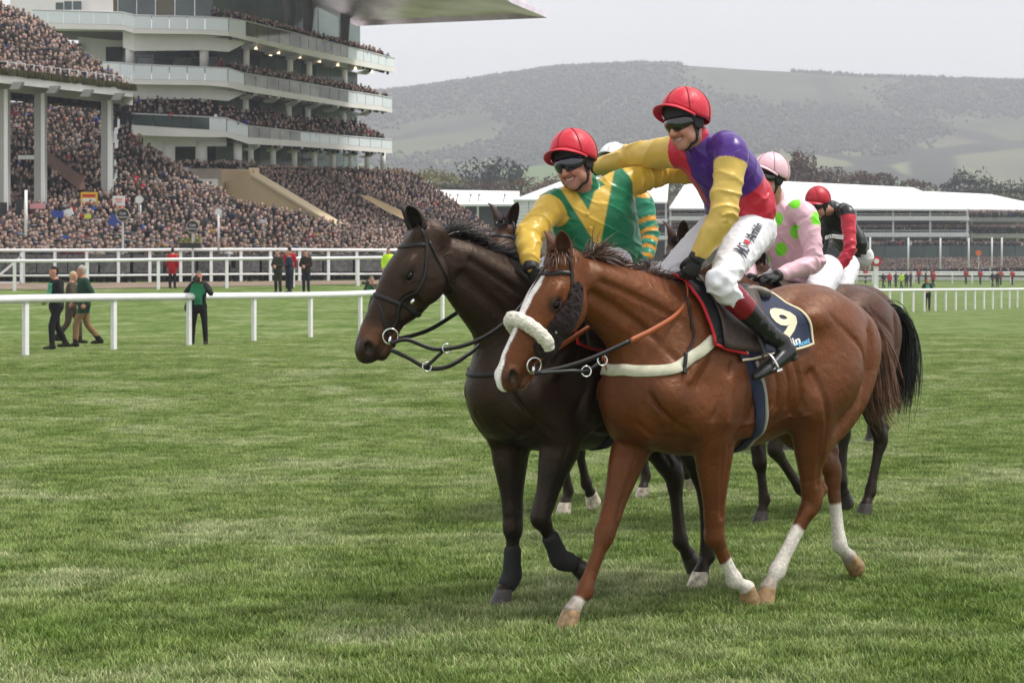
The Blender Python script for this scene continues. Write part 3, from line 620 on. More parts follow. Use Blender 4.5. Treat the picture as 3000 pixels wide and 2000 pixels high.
# ------------------------------------------------------------------ main grandstand
GS = empty('grandstand', (0, 0, 0)); tag(GS, 'white four level grandstand with glass balconies and an overhanging roof', 'grandstand')
M_GLASSW = mat('balcony_glass', (.72, .77, .79), rough=.12, spec=.5); M_GLASSD = mat('dark_glazing', (.055, .075, .075), rough=.10, spec=.6, noise=(.25, .5)); M_GLASSG = mat('green_glazing', (.16, .20, .19), rough=.12, spec=.6, noise=(.3, .35)); M_GLASSR = mat('reflecting_glass', (.17, .17, .14), rough=.08, spec=.9, metal=.55, noise=(.6, .4))
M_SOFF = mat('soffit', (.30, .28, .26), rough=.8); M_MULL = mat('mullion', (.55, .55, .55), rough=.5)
def lofted(a, b, name, m, parent, thick=None):
    """vertical band between two polylines a (lower) and b (upper)"""
    V = list(a) + list(b); n = len(a); F = [(i, i + 1, n + i + 1, n + i) for i in range(n - 1)]; o = mesh_obj(name, V, F, m, parent, False)
    if thick: md = o.modifiers.new('thick', 'SOLIDIFY'); md.thickness = thick
    return o
LV = [  # level: polyline of the balcony front: (u, v_parapet_top, v_parapet_bottom, v_fascia_bottom, Y)
  [(95, 31, 66, 84, 134), (232, 35, 70, 86, 132), (360, 39, 74, 88, 130.5), (392, 47, 83, 98, 130), (600, 52, 88, 101, 130), (670, 56, 92, 106, 130), (721, 64, 105, 118, 130.6), (880, 103, 141, 158, 136.5), (1020, 139, 170, 187, 143), (1130, 167, 193, 208, 149), (1157, 172, 198, 213, 150.5)],
  [(225, 180, 222, 240, 134), (352, 186, 228, 243, 130.5), (392, 191, 232, 247, 130), (600, 199, 236, 250, 130), (668, 202, 240, 256, 130), (716, 217, 249, 268, 130.6), (880, 243, 276, 293, 136), (1020, 268, 300, 314, 142), (1120, 284, 311, 325, 147), (1149, 289, 318, 331, 148)],
  [(355, 330, 362, 392, 131), (392, 335, 366, 396, 130), (505, 340, 374, 400, 130), (612, 345, 380, 402, 130), (664, 348, 386, 402, 130), (728, 371, 402, 422, 130.6), (880, 388, 413, 430, 135.5), (1020, 401, 425, 440, 140.5), (1149, 411, 437, 449, 145)]]
INS = 5.2
for li, P in enumerate(LV):
    top = [at(u, a, Y) for u, a, b_, c_, Y in P]; bot = [at(u, b_, Y) for u, a, b_, c_, Y in P]; fas = [at(u, c_, Y) for u, a, b_, c_, Y in P]
    # parapet panels: each pane its own
    for i in range(len(P) - 1):
        L_ = np.linalg.norm(top[i + 1] - top[i]); n = max(1, int(round(L_ / 1.25)))
        side = P[i][0] >= 712
        for j in range(n):
            a0, a1 = (j + .02) / n, (j + .98) / n; lp = lambda A, t: A[i] * (1 - t) + A[i + 1] * t
            mm = (M_GLASSR if (P[i][0] < 1000 and not (li == 2 and P[i][0] > 870)) else M_GLASSW) if side else (M_GLASSW if not (li == 2 and P[i][0] < 600) else M_GLASSD)
            mesh_obj('glass_panel', [lp(bot, a0), lp(bot, a1), lp(top, a1), lp(top, a0)], [(0, 1, 2, 3)], mm, GS, False).modifiers.new('thick', 'SOLIDIFY').thickness = .04
    b = MB(); b.tube([q + np.array([0, 0, .04]) for q in top], .05, 6); b.build('handrail', M_MULL, GS, True)
    lofted([q + np.array([0, .02, 0]) for q in fas], [q + np.array([0, .02, 0]) for q in bot], 'fascia', M_OFF, GS)
    # deck slab and soffit running back into the building
    back = [q + np.array([-7.5 if P[i][0] > 712 else -2.0, 9.0 if P[i][0] <= 712 else 3.0, 0]) for i, q in enumerate(bot)]; backf = [np.array([q[0], q[1], fas[i][2] + .9]) for i, q in enumerate(back)]
    n = len(P); mesh_obj('deck', bot + back, [(i, i + 1, n + i + 1, n + i) for i in range(n - 1)], M_STEP, GS, False); mesh_obj('soffit', fas + backf, [(i, n + i, n + i + 1, i + 1) for i in range(n - 1)], M_WHITE if li < 2 else M_OFF, GS, False)
    # white downstand beam under the near deck, curving to the corner
    if li < 3:
        nb2 = [q for q in P if 340 <= q[0] <= 721]; dv = (52, 45, 30)[li]
        lofted([at(q[0] + (0 if q[0] < 700 else -6), q[3] + dv * (1 if q[0] < 600 else (.9 if q[0] < 700 else .22)), q[4] + 1.6) for q in nb2], [at(q[0], q[3] - 4, q[4] + 1.6) for q in nb2], 'beam', M_WHITE, GS)
# walls and glazing set back behind the balconies
def wallq(u0, u1, v0, v1, Y0, Y1, m, name, parent=GS, thick=.15):
    o = mesh_obj(name, [at(u0, v1, Y0), at(u1, v1, Y1), at(u1, v0, Y1), at(u0, v0, Y0)], [(0, 1, 2, 3)], m, parent, False); o.modifiers.new('thick', 'SOLIDIFY').thickness = thick; return o
wallq(30, 270, -60, 45, 139, 138, M_WHITE, 'wall'); wallq(270, 330, -60, 45, 137.2, 137.2, M_OFF, 'wall')
for (u0, u1, v0, v1) in ((163, 185, 8, 32), (188, 210, 4, 30), (214, 238, 4, 30)):
    w_ = wallq(u0, u1, v0, v1, 137.6, 137.6, M_GLASSD, 'window', GS, .1); wallq(u0 - 2, u1 + 2, v1, v1 + 3, 137.5, 137.5, M_WHITE, 'sill', w_, .2)
for k, (u0, u1) in enumerate(((328, 345), (346, 400), (401, 455), (456, 512), (513, 570), (571, 622))): wallq(u0, u1 - 1, -60, 55, 138.5, 138.5, M_GLASSD if k % 3 else mat('warm_glazing', (.10, .085, .05), rough=.15, noise=(.2, .6)), 'glazing')
for k in range(7):
    u0 = 623 + k * 62; Y0 = 138.5 + k * 1.9; wallq(u0, u0 + 60, -60, 62 + k * 13, Y0, Y0 + 1.9, M_GLASSG, 'glazing')
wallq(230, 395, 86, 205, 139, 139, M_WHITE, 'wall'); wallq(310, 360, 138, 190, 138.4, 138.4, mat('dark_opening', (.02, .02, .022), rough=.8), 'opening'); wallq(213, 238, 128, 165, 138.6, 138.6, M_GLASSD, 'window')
for k, (u0, u1) in enumerate(((360, 385), (386, 405), (406, 452), (454, 508), (510, 563), (565, 600), (602, 640))):
    wallq(u0, u1 - 1.5, 143, 168, 138.0, 138.0, M_GLASSD, 'pane', GS, .08); wallq(u0, u1 - 1.5, 170, 206, 138.0, 138.0, M_GLASSD if k % 2 else M_GLASSG, 'pane', GS, .08)
wallq(355, 645, 100, 144, 138.6, 138.6, M_OFF, 'wall'); wallq(355, 645, 140, 215, 138.8, 138.8, M_MULL, 'wall')
for lv, (va, vb, ve, vf) in enumerate(((118, 215, 214, 285), (262, 350, 330, 405), (418, 500, 450, 505))):
    for k in range(10):
        t0, t1 = k / 10, (k + 1) / 10; u0, u1 = 640 + 408 * t0, 640 + 408 * t1; Y0, Y1 = 138.2 + 12 * t0, 138.2 + 12 * t1; A_ = lambda a, c, t: a + (c - a) * t
        o = mesh_obj('glazing', [at(u0, A_(vb, vf, t0), Y0), at(u1 - 1, A_(vb, vf, t1), Y1), at(u1 - 1, A_(va, ve, t1), Y1), at(u0, A_(va, ve, t0), Y0)], [(0, 1, 2, 3)], M_GLASSG if k % 4 != 2 else M_GLASSD, GS, False); o.modifiers.new('thick', 'SOLIDIFY').thickness = .08
wallq(385, 640, 270, 335, 138.2, 138.2, M_GLASSD, 'glazing'); wallq(380, 392, 262, 330, 136.5, 136.5, M_WHITE, 'wall')
def column(u, v0, v1, Y, r=.32, m=M_WHITE, name='column'):
    b = MB(); b.tube([at(u, v1, Y), at(u, v0, Y)], r, 12); return b.build(name, m, GS, True)
for u in (381, 598): column(u, 120, 200, 132.2)
for u in (377, 594): column(u, 268, 338, 132.2)
for (u, v0, v1, Y) in ((722, 145, 205, 134.5), (850, 175, 232, 139), (906, 182, 240, 141), (1010, 205, 262, 145), (720, 290, 342, 134.5), (846, 305, 352, 139), (902, 312, 358, 141), (1007, 328, 370, 145)): column(u, v0, v1, Y, .22)
for (u, v1) in ((701, 482), (735, 486), (800, 488), (863, 490), (921, 490), (976, 492), (1028, 493), (1076, 494), (1122, 496)): column(u, 400 + (u - 700) * .10, v1, 131.8 + (u - 701) * .034, .20)
# little lamps under the decks
for (u, v, Y) in ((661, 136, 133), (750, 142, 134), (816, 155, 136), (878, 168, 138), (936, 180, 140), (990, 191, 142), (1041, 201, 144), (1090, 211, 146), (793, 161, 138), (788, 296, 138), (656, 279, 133)):
    b = MB(); b.lathe(at(u, v, Y), (0, 0, -1), [(-.1, .04), (0, .10), (.07, .13), (.08, .02)], 10); lm = mat('deck_lamp', (1, .8, .55)); lm.node_tree.nodes['Principled BSDF'].inputs['Emission Color'].default_value = (1, .72, .42, 1); lm.node_tree.nodes['Principled BSDF'].inputs['Emission Strength'].default_value = 1.0; b.build('lamp', lm, GS, True)
# brackets under the balcony edge
for li, us in ((0, (752, 818, 880, 937, 992, 1043, 1091)), (1, (748, 816, 876, 936, 990, 1041, 1090)), (2, (758, 824, 885, 943, 998, 1048, 1096))):
    P = LV[li]
    for u in us:
        c_ = np.interp(u, [q[0] for q in P], [q[3] for q in P]); Y = np.interp(u, [q[0] for q in P], [q[4] for q in P]); b = MB(); b.tube([at(u, c_ + 3, Y + .3), at(u - 18, c_ + 12, Y + 2.2), at(u - 42, c_ + 14, Y + 4.5)], [.12, .2, .1], 6); b.build('bracket', M_WHITE, GS, True)
# dark raking columns to the roof
for (u0, v0, u1, v1, Y) in ((851, 95, 826, -70, 139), (906, 118, 880, -70, 141.5), (1014, 140, 985, -70, 145.5)):
    b = MB(); b.tube([at(u0 - 6, v0, Y), at(u0 - 2, 40, Y), at(u1 + 4, v1, Y)], [.34, .42, .5], 10); b.build('roof_column', mat('dark_steel', (.07, .065, .062), rough=.6), GS, True)
# the roof: a broad blade with a metallic underside
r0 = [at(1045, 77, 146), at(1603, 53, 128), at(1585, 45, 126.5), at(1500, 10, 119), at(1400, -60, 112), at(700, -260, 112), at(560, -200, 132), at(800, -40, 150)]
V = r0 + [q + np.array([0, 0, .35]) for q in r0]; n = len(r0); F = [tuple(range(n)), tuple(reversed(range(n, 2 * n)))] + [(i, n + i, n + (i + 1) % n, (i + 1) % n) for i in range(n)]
mesh_obj('roof', V, F, mat('roof_soffit', (.85, .73, .80), rough=.32, metal=.75, noise=(.35, .25), bump=(1.2, .4, .2, (.3, 3, 1))), GS, False)  # pink put into the base colour to cancel green reflected off the grass
# white ground-floor block, canopy and doorway on the left of the tan wall
wallq(355, 512, 385, 500, 131.5, 131.5, M_WHITE, 'wall'); wallq(350, 385, 362, 400, 131, 131, M_WHITE, 'wall')
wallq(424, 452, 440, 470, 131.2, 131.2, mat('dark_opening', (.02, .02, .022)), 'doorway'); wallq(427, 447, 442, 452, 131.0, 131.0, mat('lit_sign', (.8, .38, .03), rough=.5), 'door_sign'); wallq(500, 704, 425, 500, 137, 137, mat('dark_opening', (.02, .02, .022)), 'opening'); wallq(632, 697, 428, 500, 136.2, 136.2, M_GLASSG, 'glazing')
for u, w_ in ((492, .45), (590, .42), (697, .3)): column(u, 415, 490, 131.8, w_)
# small balcony with parapet
b = MB(); b.box(at(545, 590, 126)[0], at(648, 590, 126)[0], 124.5, 132, at(545, 548, 125)[2], at(545, 526, 125)[2]); b.build('balcony', M_WHITE, GS); wallq(552, 648, 494, 526, 124.6, 124.6, mat('balcony_screen', (.30, .25, .20), rough=.4, noise=(.6, .3)), 'glass_panel'); wallq(500, 552, 490, 520, 128, 124.8, M_GLASSD, 'glass_panel')
# tan retaining wall
TW = empty('retaining_wall', (0, 0, 0)); tag(TW, 'sand coloured sloping wall at the end of the stepped terrace', 'wall')
M_TAN = mat('sandstone_render', (.50, .36, .21), rough=.85, noise=(.5, .06), bump=(1.5, .15, .02))
poly = [(610, 690), (610, 560), (640, 495), (745, 497), (746, 514), (1052, 700), (1052, 735)]; Yt = lambda u, v: 129 - (u - 640) * .055
pts = [at(u, v, Yt(u, v)) for u, v in poly]; b = MB(); b.prism([tuple(q) for q in pts], (-.6, .9, 0)); b.build('wall', M_TAN, TW)
for a, c in (((743, 495), (745, 512)), ((745, 512), (1054, 699))): b = MB(); b.bar(at(a[0], a[1] - 2, Yt(*a) + .3), at(c[0], c[1] - 2, Yt(*c) + .3), .7, .16, (0, 0, 1)); b.build('coping', mat('coping', (.62, .49, .32), rough=.8), TW)
b = MB(); b.prism([tuple(at(u, v, Yt(u, v) - .4)) for u, v in ((738, 612), (829, 617), (829, 625), (738, 622))], (0, .3, 0)); b.build('awning', M_WHITE, TW); b = MB(); b.prism([tuple(at(u, v, Yt(u, v) - .15)) for u, v in ((742, 622), (827, 625), (827, 650), (742, 650))], (0, .1, 0)); b.build('doorway', mat('brown_door', (.12, .06, .03)), TW)
b = MB(); b.prism([tuple(at(u, v, Yt(u, v) - .15)) for u, v in ((672, 612), (722, 612), (722, 624), (672, 620))], (0, .1, 0)); b.build('opening', mat('dark_opening', (.02, .02, .022)), TW)
for i, u in enumerate((688, 702, 716)): b = MB(); b.prism([tuple(at(uu, vv, Yt(u, 603) - .12)) for uu, vv in ((u - 2.5, 599), (u + 2.5, 599), (u + 2.5, 606), (u - 2.5, 606))], (0, .05, 0)); b.build('number_plate', mat('brown_letters', (.22, .13, .06)), TW)
TW2 = empty('retaining_wall', (0, 0, 0)); tag(TW2, 'narrow sand coloured stair wall in the middle of the far terrace', 'wall'); b = MB(); b.prism([tuple(at(u, v, Y)) for u, v, Y in ((1050, 570, 124), (1085, 575, 124), (1195, 625, 121), (1200, 650, 120), (1130, 618, 121))], (0, .6, 0)); b.build('wall', M_TAN, TW2)
# balcony crowds
def row_spots(P, rows, step, back=.8, drop=0.0, rng=RC, u0=0, u1=9999, rise=.28):
    out = []
    for r in range(rows):
        for i in range(len(P) - 1):
            A, B_ = at(P[i][0], P[i][1], P[i][4]), at(P[i + 1][0], P[i + 1][1], P[i + 1][4]); n = max(1, int(np.linalg.norm(B_ - A) / step))
            for j in range(n):
                t = (j + rng.random()) / n; u = P[i][0] * (1 - t) + P[i + 1][0] * t
                if u0 <= u <= u1: q = A * (1 - t) + B_ * t + np.array([-(r + .5) * back * .8, (r + .5) * back * .6, .42 + rise * r + rng.normal(0, .07) - drop]); out.append(q)
    return out
far += row_spots(LV[0], 3, .42, .7, u0=668, u1=1145) + row_spots(LV[1], 3, .42, .7, u0=690, u1=1140) + row_spots(LV[2], 5, .42, .7, u0=360, u1=1140, rise=.34)
far += [at(u, 478 + RC.uniform(-10, 8), 130 + RC.uniform(0, 2)) for u in np.arange(505, 745, 3.2)] + [at(u, 488 + (u - 745) * .02 + RC.uniform(-6, 6), 132 + (u - 745) * .045) for u in np.arange(745, 1190, 3.0)]
# ------------------------------------------------------------------ the older stand on the left
OS = empty('old_stand', (0, 0, 0)); tag(OS, 'older stand on the left with white fascia, grey columns and a crowded upper deck', 'grandstand')
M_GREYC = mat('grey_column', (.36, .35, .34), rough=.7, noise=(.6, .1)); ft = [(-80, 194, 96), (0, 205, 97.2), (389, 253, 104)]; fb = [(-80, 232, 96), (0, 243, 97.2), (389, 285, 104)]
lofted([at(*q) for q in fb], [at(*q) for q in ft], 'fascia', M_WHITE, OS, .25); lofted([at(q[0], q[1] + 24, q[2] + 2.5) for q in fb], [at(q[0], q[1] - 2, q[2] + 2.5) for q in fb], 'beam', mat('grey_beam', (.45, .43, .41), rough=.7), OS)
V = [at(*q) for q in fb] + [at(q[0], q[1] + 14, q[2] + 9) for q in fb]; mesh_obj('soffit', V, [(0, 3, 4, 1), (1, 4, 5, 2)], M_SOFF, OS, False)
b = MB(); b.prism([tuple(at(389, 253, 104)), tuple(at(389, 285, 104)), tuple(at(363, 312, 106.6)), tuple(at(363, 262, 106.6))], (-.3, .3, 0)); b.build('end_panel', M_WHITE, OS)
mo = MB(); rgm = np.random.default_rng(5)
for i in range(220):
    t = rgm.random(); u = 389 * t; v = 205 + 48 * t; Y = 97.2 + 6.8 * t; q = at(u, v, Y - .12); h = rgm.uniform(.05, .30) ; w_ = rgm.uniform(.08, .3); mo.box(q[0] - w_, q[0] + w_, q[1] - .1, q[1] + .25, q[2] - h * .9, q[2] + .10)
tag(mo.build('moss', mat('moss', (.06, .055, .018), rough=1, noise=(3, .5)), OS), kind='stuff')
for u in np.arange(8, 385, 26):
    t = u / 389; q = at(u, 205 + 48 * t - 8, 97.2 + 6.8 * t + .3); b = MB(); b.tube([q + np.array([-.2, 0, -.1]), q + np.array([-.2, 0, .32]), q + np.array([.24, 0, .32]), q + np.array([.24, 0, -.1])], .03, 6); b.build('guard_rail', M_MULL, OS, True)
for u in (48, 155, 253, 344):
    t = u / 389; q = at(u, 243 + 42 * t, 97.2 + 6.8 * t - .3); b = MB(); b.hexa([q + np.array(d) for d in ((-.35, -.2, -.28), (.15, -.2, -.28), (.15, .2, -.28), (-.35, .2, -.28), (-.1, -.2, .12), (.4, -.2, .12), (.4, .2, .12), (-.1, .2, .12))]); b.build('floodlight', mat('lamp_grey', (.30, .29, .28), rough=.5), OS)
for (u0, u1, vb, Y) in ((-4, 22, 545, 99.5), (100, 130, 525, 101.2), (296, 325, 530, 104.4)):
    A_ = at(u0, vb, Y); B_ = at(u1, vb, Y); zt = at(u0, 262 + u0 * .11, Y)[2]; b = MB(); b.box(A_[0], B_[0], Y, Y + .6, A_[2] - 1.5, zt); b.build('column', M_GREYC, OS); b = MB(); b.box(B_[0] - .18, B_[0] + .02, Y - .06, Y - .005, A_[2] - 1.5, zt); b.build('downpipe', M_WHITE, OS)
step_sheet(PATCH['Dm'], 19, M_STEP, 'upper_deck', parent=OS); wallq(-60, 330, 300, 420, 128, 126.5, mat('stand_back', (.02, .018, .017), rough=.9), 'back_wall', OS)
wallq(53, 100, 455, 467, 106, 106.3, M_WHITE, 'sign_band', OS); b = MB(); b.prism([tuple(at(u, v, Y)) for u, v, Y in ((130, 448, 112), (145, 448, 112), (245, 520, 104), (245, 555, 103), (232, 556, 103), (130, 478, 111))], (0, .3, 0)); b.build('brick_wall', mat('brown_brick', (.13, .065, .045), rough=.9, noise=(3, .2)), OS)
crowd('crowd', far, 'thousands of dark coated spectators packed on the terraces and balconies', seed=3, sc=1.05)
print('stand', time.time() - T0)
# ------------------------------------------------------------------ signs and small things in the enclosure
def board(name, u, v, w, h, Y, m, label, cat='sign', lines=(), post=True, shape='box', ang=0.0):
    Y = 87.4 + (722 - v) / 174 * 17.0 if v < 690 and name != 'round_sign' else Y; c = at(u, v, Y); W_, H_ = w * Y / F_PX, h * Y / F_PX; r = empty(name, tuple(c)); tag(r, label, cat); b = MB()
    if shape == 'box': b.box(-W_ / 2, W_ / 2, -.04, .04, -H_ / 2, H_ / 2); b.build('panel', m, r)
    else: b.lathe((0, -.05, 0), (0, 1, 0), [(0, W_ / 2), (.1, W_ / 2)], 28); b.build('panel', m, r); b = MB(); b.torus((0, -.05, 0), (0, 1, 0), W_ / 2, W_ * .035, 28, 6); b.build('rim', mat('gold_rim', (.35, .30, .2), rough=.5), r, True)
    for txt, size, du, dv, mt in lines:
        V2, F2 = text_mesh(txt, size * Y / F_PX, 0); mesh_obj('lettering', [(x + du * Y / F_PX, -.075, y - dv * Y / F_PX) for x, y in V2], F2, mt, r, False)
    if post: b = MB(); b.box(-.05, .05, -.02, .02, -H_ / 2 - 2.6, -H_ / 2); b.build('post', M_MULL, r)
    r.rotation_euler = (0, ang, 0); return r
M_BLACK = mat('sign_black', (.012, .012, .013), rough=.5); M_PW = mat('print_white', (.75, .75, .75)); M_SY = mat('sign_yellow', (.75, .48, .02), rough=.5); M_SO = mat('sign_orange', (.70, .13, .01), rough=.5); M_SR = mat('sign_red', (.55, .02, .02), rough=.5); M_SB = mat('sign_blue', (.025, .055, .30), rough=.5); M_SW = mat('sign_white', (.78, .78, .76), rough=.5)
board('round_sign', 360, 630, 38, 38, 86.8, M_BLACK, 'round black Club Enclosure sign on the left', lines=(('Club', 10, 0, -4, M_PW), ('Enclosure', 8, 0, 6, M_PW)), shape='disc'); board('round_sign', 565, 664, 36, 36, 86.8, M_BLACK, 'round black Club Enclosure sign beside the grey post', lines=(('Club', 10, 0, -4, M_PW), ('Enclosure', 8, 0, 6, M_PW)), shape='disc')
r = board('bookmaker_board', 261, 586, 48, 46, 92, M_SY, 'red and yellow bookmaker board above the crowd', cat='board'); 
for dv, m_ in ((-14, M_SR), (0, M_SW), (13, M_SR)): b = MB(); z = -dv * 92 / F_PX; b.box(-.36, .36, -.06, -.045, z - .08, z + .08); b.build('stripe', m_, r)
r = board('bookmaker_board', 348, 589, 35, 30, 92, M_SW, 'white board with orange script on an orange panel', cat='board'); [MB().box(-.20 + i_ * .06, .20 - i_ * .04, -.06, -.045, .07 - i_ * .13, .13 - i_ * .13).build('stripe', M_SO, r) for i_ in range(2)]; b = MB(); b.box(-.31, .31, -.05, .03, -.66, -.26); b.build('lower_panel', M_SO, r)
board('bookmaker_board', 14, 585, 18, 33, 91, M_SY, 'narrow yellow board at the left edge of the crowd', cat='board'); board('bookmaker_board', 10, 618, 20, 50, 92, M_BLACK, 'tall black board under the yellow one', cat='board', post=False); board('bookmaker_board', 58, 610, 22, 55, 92, M_BLACK, 'black board with red top next to the white pole', cat='board')
board('canopy', 110, 604, 44, 16, 92, mat('pink_canopy', (.72, .32, .34), rough=.7), 'small pink and white canopy among the crowd', cat='canopy'); board('bookmaker_board', 168, 627, 36, 20, 91, M_SB, 'blue bookmaker board lying low in the crowd', cat='board', ang=.1); board('bookmaker_board', 200, 624, 28, 22, 91, M_SW, 'white folded umbrella panel beside the blue board', cat='board', ang=-.3); board('umbrella_panel', 338, 648, 36, 34, 90, M_SB, 'blue panel below the left round sign', cat='board', ang=.35); board('bookmaker_board', 257, 634, 18, 12, 91, mat('lime_board', (.62, .72, .03), rough=.5), 'small lime yellow board held in the crowd', cat='board')
board('speaker_sign', 408, 585, 24, 24, 92, M_SW, 'white disc loudspeaker on a thin pole in the crowd', cat='loudspeaker', shape='disc'); board('speaker_sign', 640, 621, 22, 22, 90, M_SW, 'white disc loudspeaker on a pole left of the tan wall', cat='loudspeaker', shape='disc')
def pole(u, v0, v1, Y, r, label, m=M_RAIL, cat='pole', name='pole', group=None):
    b = MB(); b.tube([at(u, v1, Y), at(u, v0, Y)], r, 10); return tag(b.build(name, m, None, True), label, cat, group)
pole(76, 557, 690, 86.6, .07, 'white flag pole rising from the crowd at the left'); pole(412, 600, 650, 92, .03, 'thin grey pole carrying the left loudspeaker', M_MULL); pole(640, 630, 735, 87, .05, 'grey pole in the crowd beside the grey coat', M_MULL)
# flower box
fb_ = empty('flower_box', tuple(at(558, 712, 86.9))); tag(fb_, 'black planter with yellow green flowers on the crowd fence', 'planter'); b = MB(); b.box(-.5, .5, -.15, .15, -.25, .0); b.build('box', M_BLACK, fb_); rgf = np.random.default_rng(8)
V = []; F = []
for i in range(160):
    p_ = np.array([rgf.uniform(-.5, .5), rgf.uniform(-.15, .15), abs(rgf.normal(.12, .1))]); a1 = unit(rgf.normal(size=3)) * .06; a2 = unit(rgf.normal(size=3)) * .04; k = len(V); V += [p_ - a1, p_ + a2, p_ + a1, p_ - a2]; F.append((k, k + 1, k + 2, k + 3))
mesh_obj('flowers', V, F, mat('flowers', (.28, .30, .05), rough=.9, noise=(9, .6)), fb_, False)
# ------------------------------------------------------------------ tents and the far enclosure on the right
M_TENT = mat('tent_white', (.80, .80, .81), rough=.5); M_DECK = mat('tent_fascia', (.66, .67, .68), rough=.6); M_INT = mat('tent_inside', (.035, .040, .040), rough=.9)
def tent_stand(name, u0, u1, ridge, eave_v, tiers, Y, depth, label):
    """two-deck temporary stand: roof polygon, fascias with panels, dark interior"""
    r = empty(name, (0, 0, 0)); tag(r, label, 'stand', 'temporary stands'); (ru0, rv0), (ru1, rv1) = ridge
    e0, e1 = at(u0, eave_v, Y), at(u1, eave_v + 3, Y); k0, k1 = at(ru0, rv0, Y + depth), at(ru1, rv1, Y + depth)
    V = [e0, e1, k1, k0] + [q + np.array([0, 0, -.25]) for q in (e0, e1, k1, k0)]; mesh_obj('roof', V, [(0, 1, 2, 3), (7, 6, 5, 4), (0, 4, 5, 1), (1, 5, 6, 2), (2, 6, 7, 3), (3, 7, 4, 0)], M_TENT, r, False)
    for (va, vb) in tiers:
        n = int((u1 - u0) / 9)
        for i in range(n):
            a, c = u0 + (u1 - u0) * (i + .06) / n, u0 + (u1 - u0) * (i + .94) / n; q0, q1 = at(a, vb, Y + .5), at(c, va, Y + .5); b = MB(); b.box(q0[0], q1[0], Y + .3, Y + .5, q0[2], q1[2]); b.build('fascia_panel', M_DECK, r)
        q0, q1 = at(u0, vb - 1, Y + 1), at(u1, va + 1, Y + 1); b = MB(); b.box(q0[0], q1[0], Y + .6, Y + depth * .8, q0[2], q1[2] - .15); b.build('deck', M_OFF, r)
        zt = at(u0, va - 6, Y)[2]; b = MB()
        b.bar((q0[0], Y + .4, zt), (q1[0], Y + .4, zt), .08, .08); b.build('guard_rail', M_MULL, r)
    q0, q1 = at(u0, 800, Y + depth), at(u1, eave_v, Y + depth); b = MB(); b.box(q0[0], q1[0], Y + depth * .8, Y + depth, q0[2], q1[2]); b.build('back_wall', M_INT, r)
    for u in np.linspace(u0 + 4, u1 - 4, max(3, int((u1 - u0) / 90))): p_ = at(u, 785, Y + .8); b = MB(); b.box(p_[0] - .12, p_[0] + .12, Y + .7, Y + .95, p_[2], at(u, eave_v, Y + .8)[2]); b.build('column', M_MULL, r)
    return r
TY = 262.
tent_stand('tent_stand', 1960, 2838, ((2020, 518), (2674, 549)), 609, ((633, 646), (681, 694)), TY, 14, 'long white roofed two deck stand behind the pink rider')
tent_stand('tent_stand', 2842, 3120, ((2706, 560), (2902, 569)), 613, ((637, 649), (684, 697)), TY + 4, 14, 'second white roofed two deck stand at the right edge')
tent_stand('tent_stand', 1690, 1955, ((1700, 520), (1960, 520)), 588, ((640, 652), (690, 702)), TY - 6, 12, 'white roofed stand seen between the two leading jockeys')
# low pavilion at the centre left
PV = empty('pavilion', (0, 0, 0)); tag(PV, 'low white pavilion with a flat roof beyond the crowded terrace', 'building'); a_, c_ = at(1262, 560, 215), at(1520, 600, 215)
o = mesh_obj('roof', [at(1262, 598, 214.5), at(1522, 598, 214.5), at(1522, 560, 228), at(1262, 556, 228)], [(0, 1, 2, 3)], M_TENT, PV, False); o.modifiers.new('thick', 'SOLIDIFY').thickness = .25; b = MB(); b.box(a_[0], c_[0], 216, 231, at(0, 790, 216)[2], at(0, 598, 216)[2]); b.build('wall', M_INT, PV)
for u in np.arange(1400, 1515, 52): b = MB(); q = at(u, 700, 215.6); b.box(q[0] - .12, q[0] + .12, 215.4, 215.7, q[2], at(u, 598, 215.6)[2]); b.build('column', M_DECK, PV)
for u in (1318, 1340, 1378, 1403, 1478): b = MB(); q = at(u, 566, 214.5); b.tube([at(u - 3, 592, 214.6), at(u, 575, 214.6), at(u + 2, 569, 214.4)], [.06, .06, .22], 6); b.build('light', M_MULL, PV, True)
GT = empty('gable_tent', (0, 0, 0)); tag(GT, 'white gabled tent with ribbed side wall behind the green rider', 'tent'); e = [at(1504, 583, 205), at(1720, 583, 205), at(1720, 533, 212), at(1640, 534, 212)]
mesh_obj('roof', [at(1502, 585, 205), at(1730, 585, 205), at(1730, 530, 214), at(1640, 532, 214)], [(0, 1, 2, 3)], mat('tent_grey', (.60, .62, .65), rough=.5), GT, False).modifiers.new('thick', 'SOLIDIFY').thickness = .2
for i in range(8):
    for j in range(5): va = 588 + i * 11; u = 1505 + j * 45; b = MB(); q0, q1 = at(u, va + 10, 205.3), at(u + 43, va, 205.3); b.box(q0[0], q1[0], 205.2, 205.4, q0[2], q1[2]); b.build('wall_panel', mat('tent_wall', (.62, .64, .66), rough=.6), GT)
# ground floor of the far enclosure, hoardings, crowds and lamp posts
b = MB(); q0, q1 = at(2080, 790, TY - 2), at(3150, 716, TY - 2)
for i, u in enumerate(np.arange(2480, 3120, 38)): a, c = at(u, 757, TY - 3), at(u + 36, 720, TY - 3); b = MB(); b.box(a[0], c[0], TY - 3.2, TY - 3, a[2], c[2]); tag(b.build('hoarding', mat('hoarding_%d' % (i % 3), [(.035, .06, .062), (.05, .07, .075), (.025, .04, .045)][i % 3], rough=.5), None), 'dark green hoarding panel on the ground floor of the far stand', 'hoarding', 'dark hoardings of the far stand')
fc_ = []
for va, n in ((623, 3), (666, 3)):
    for r in range(n):
        for u in np.arange(1700, 3060, 3.4): fc_.append(at(u + RC.uniform(-1.5, 1.5), va - 5 + r * -1.5 + RC.uniform(-2, 2) - (0 if u > 2480 else 0), TY + 2 + r * 1.2))
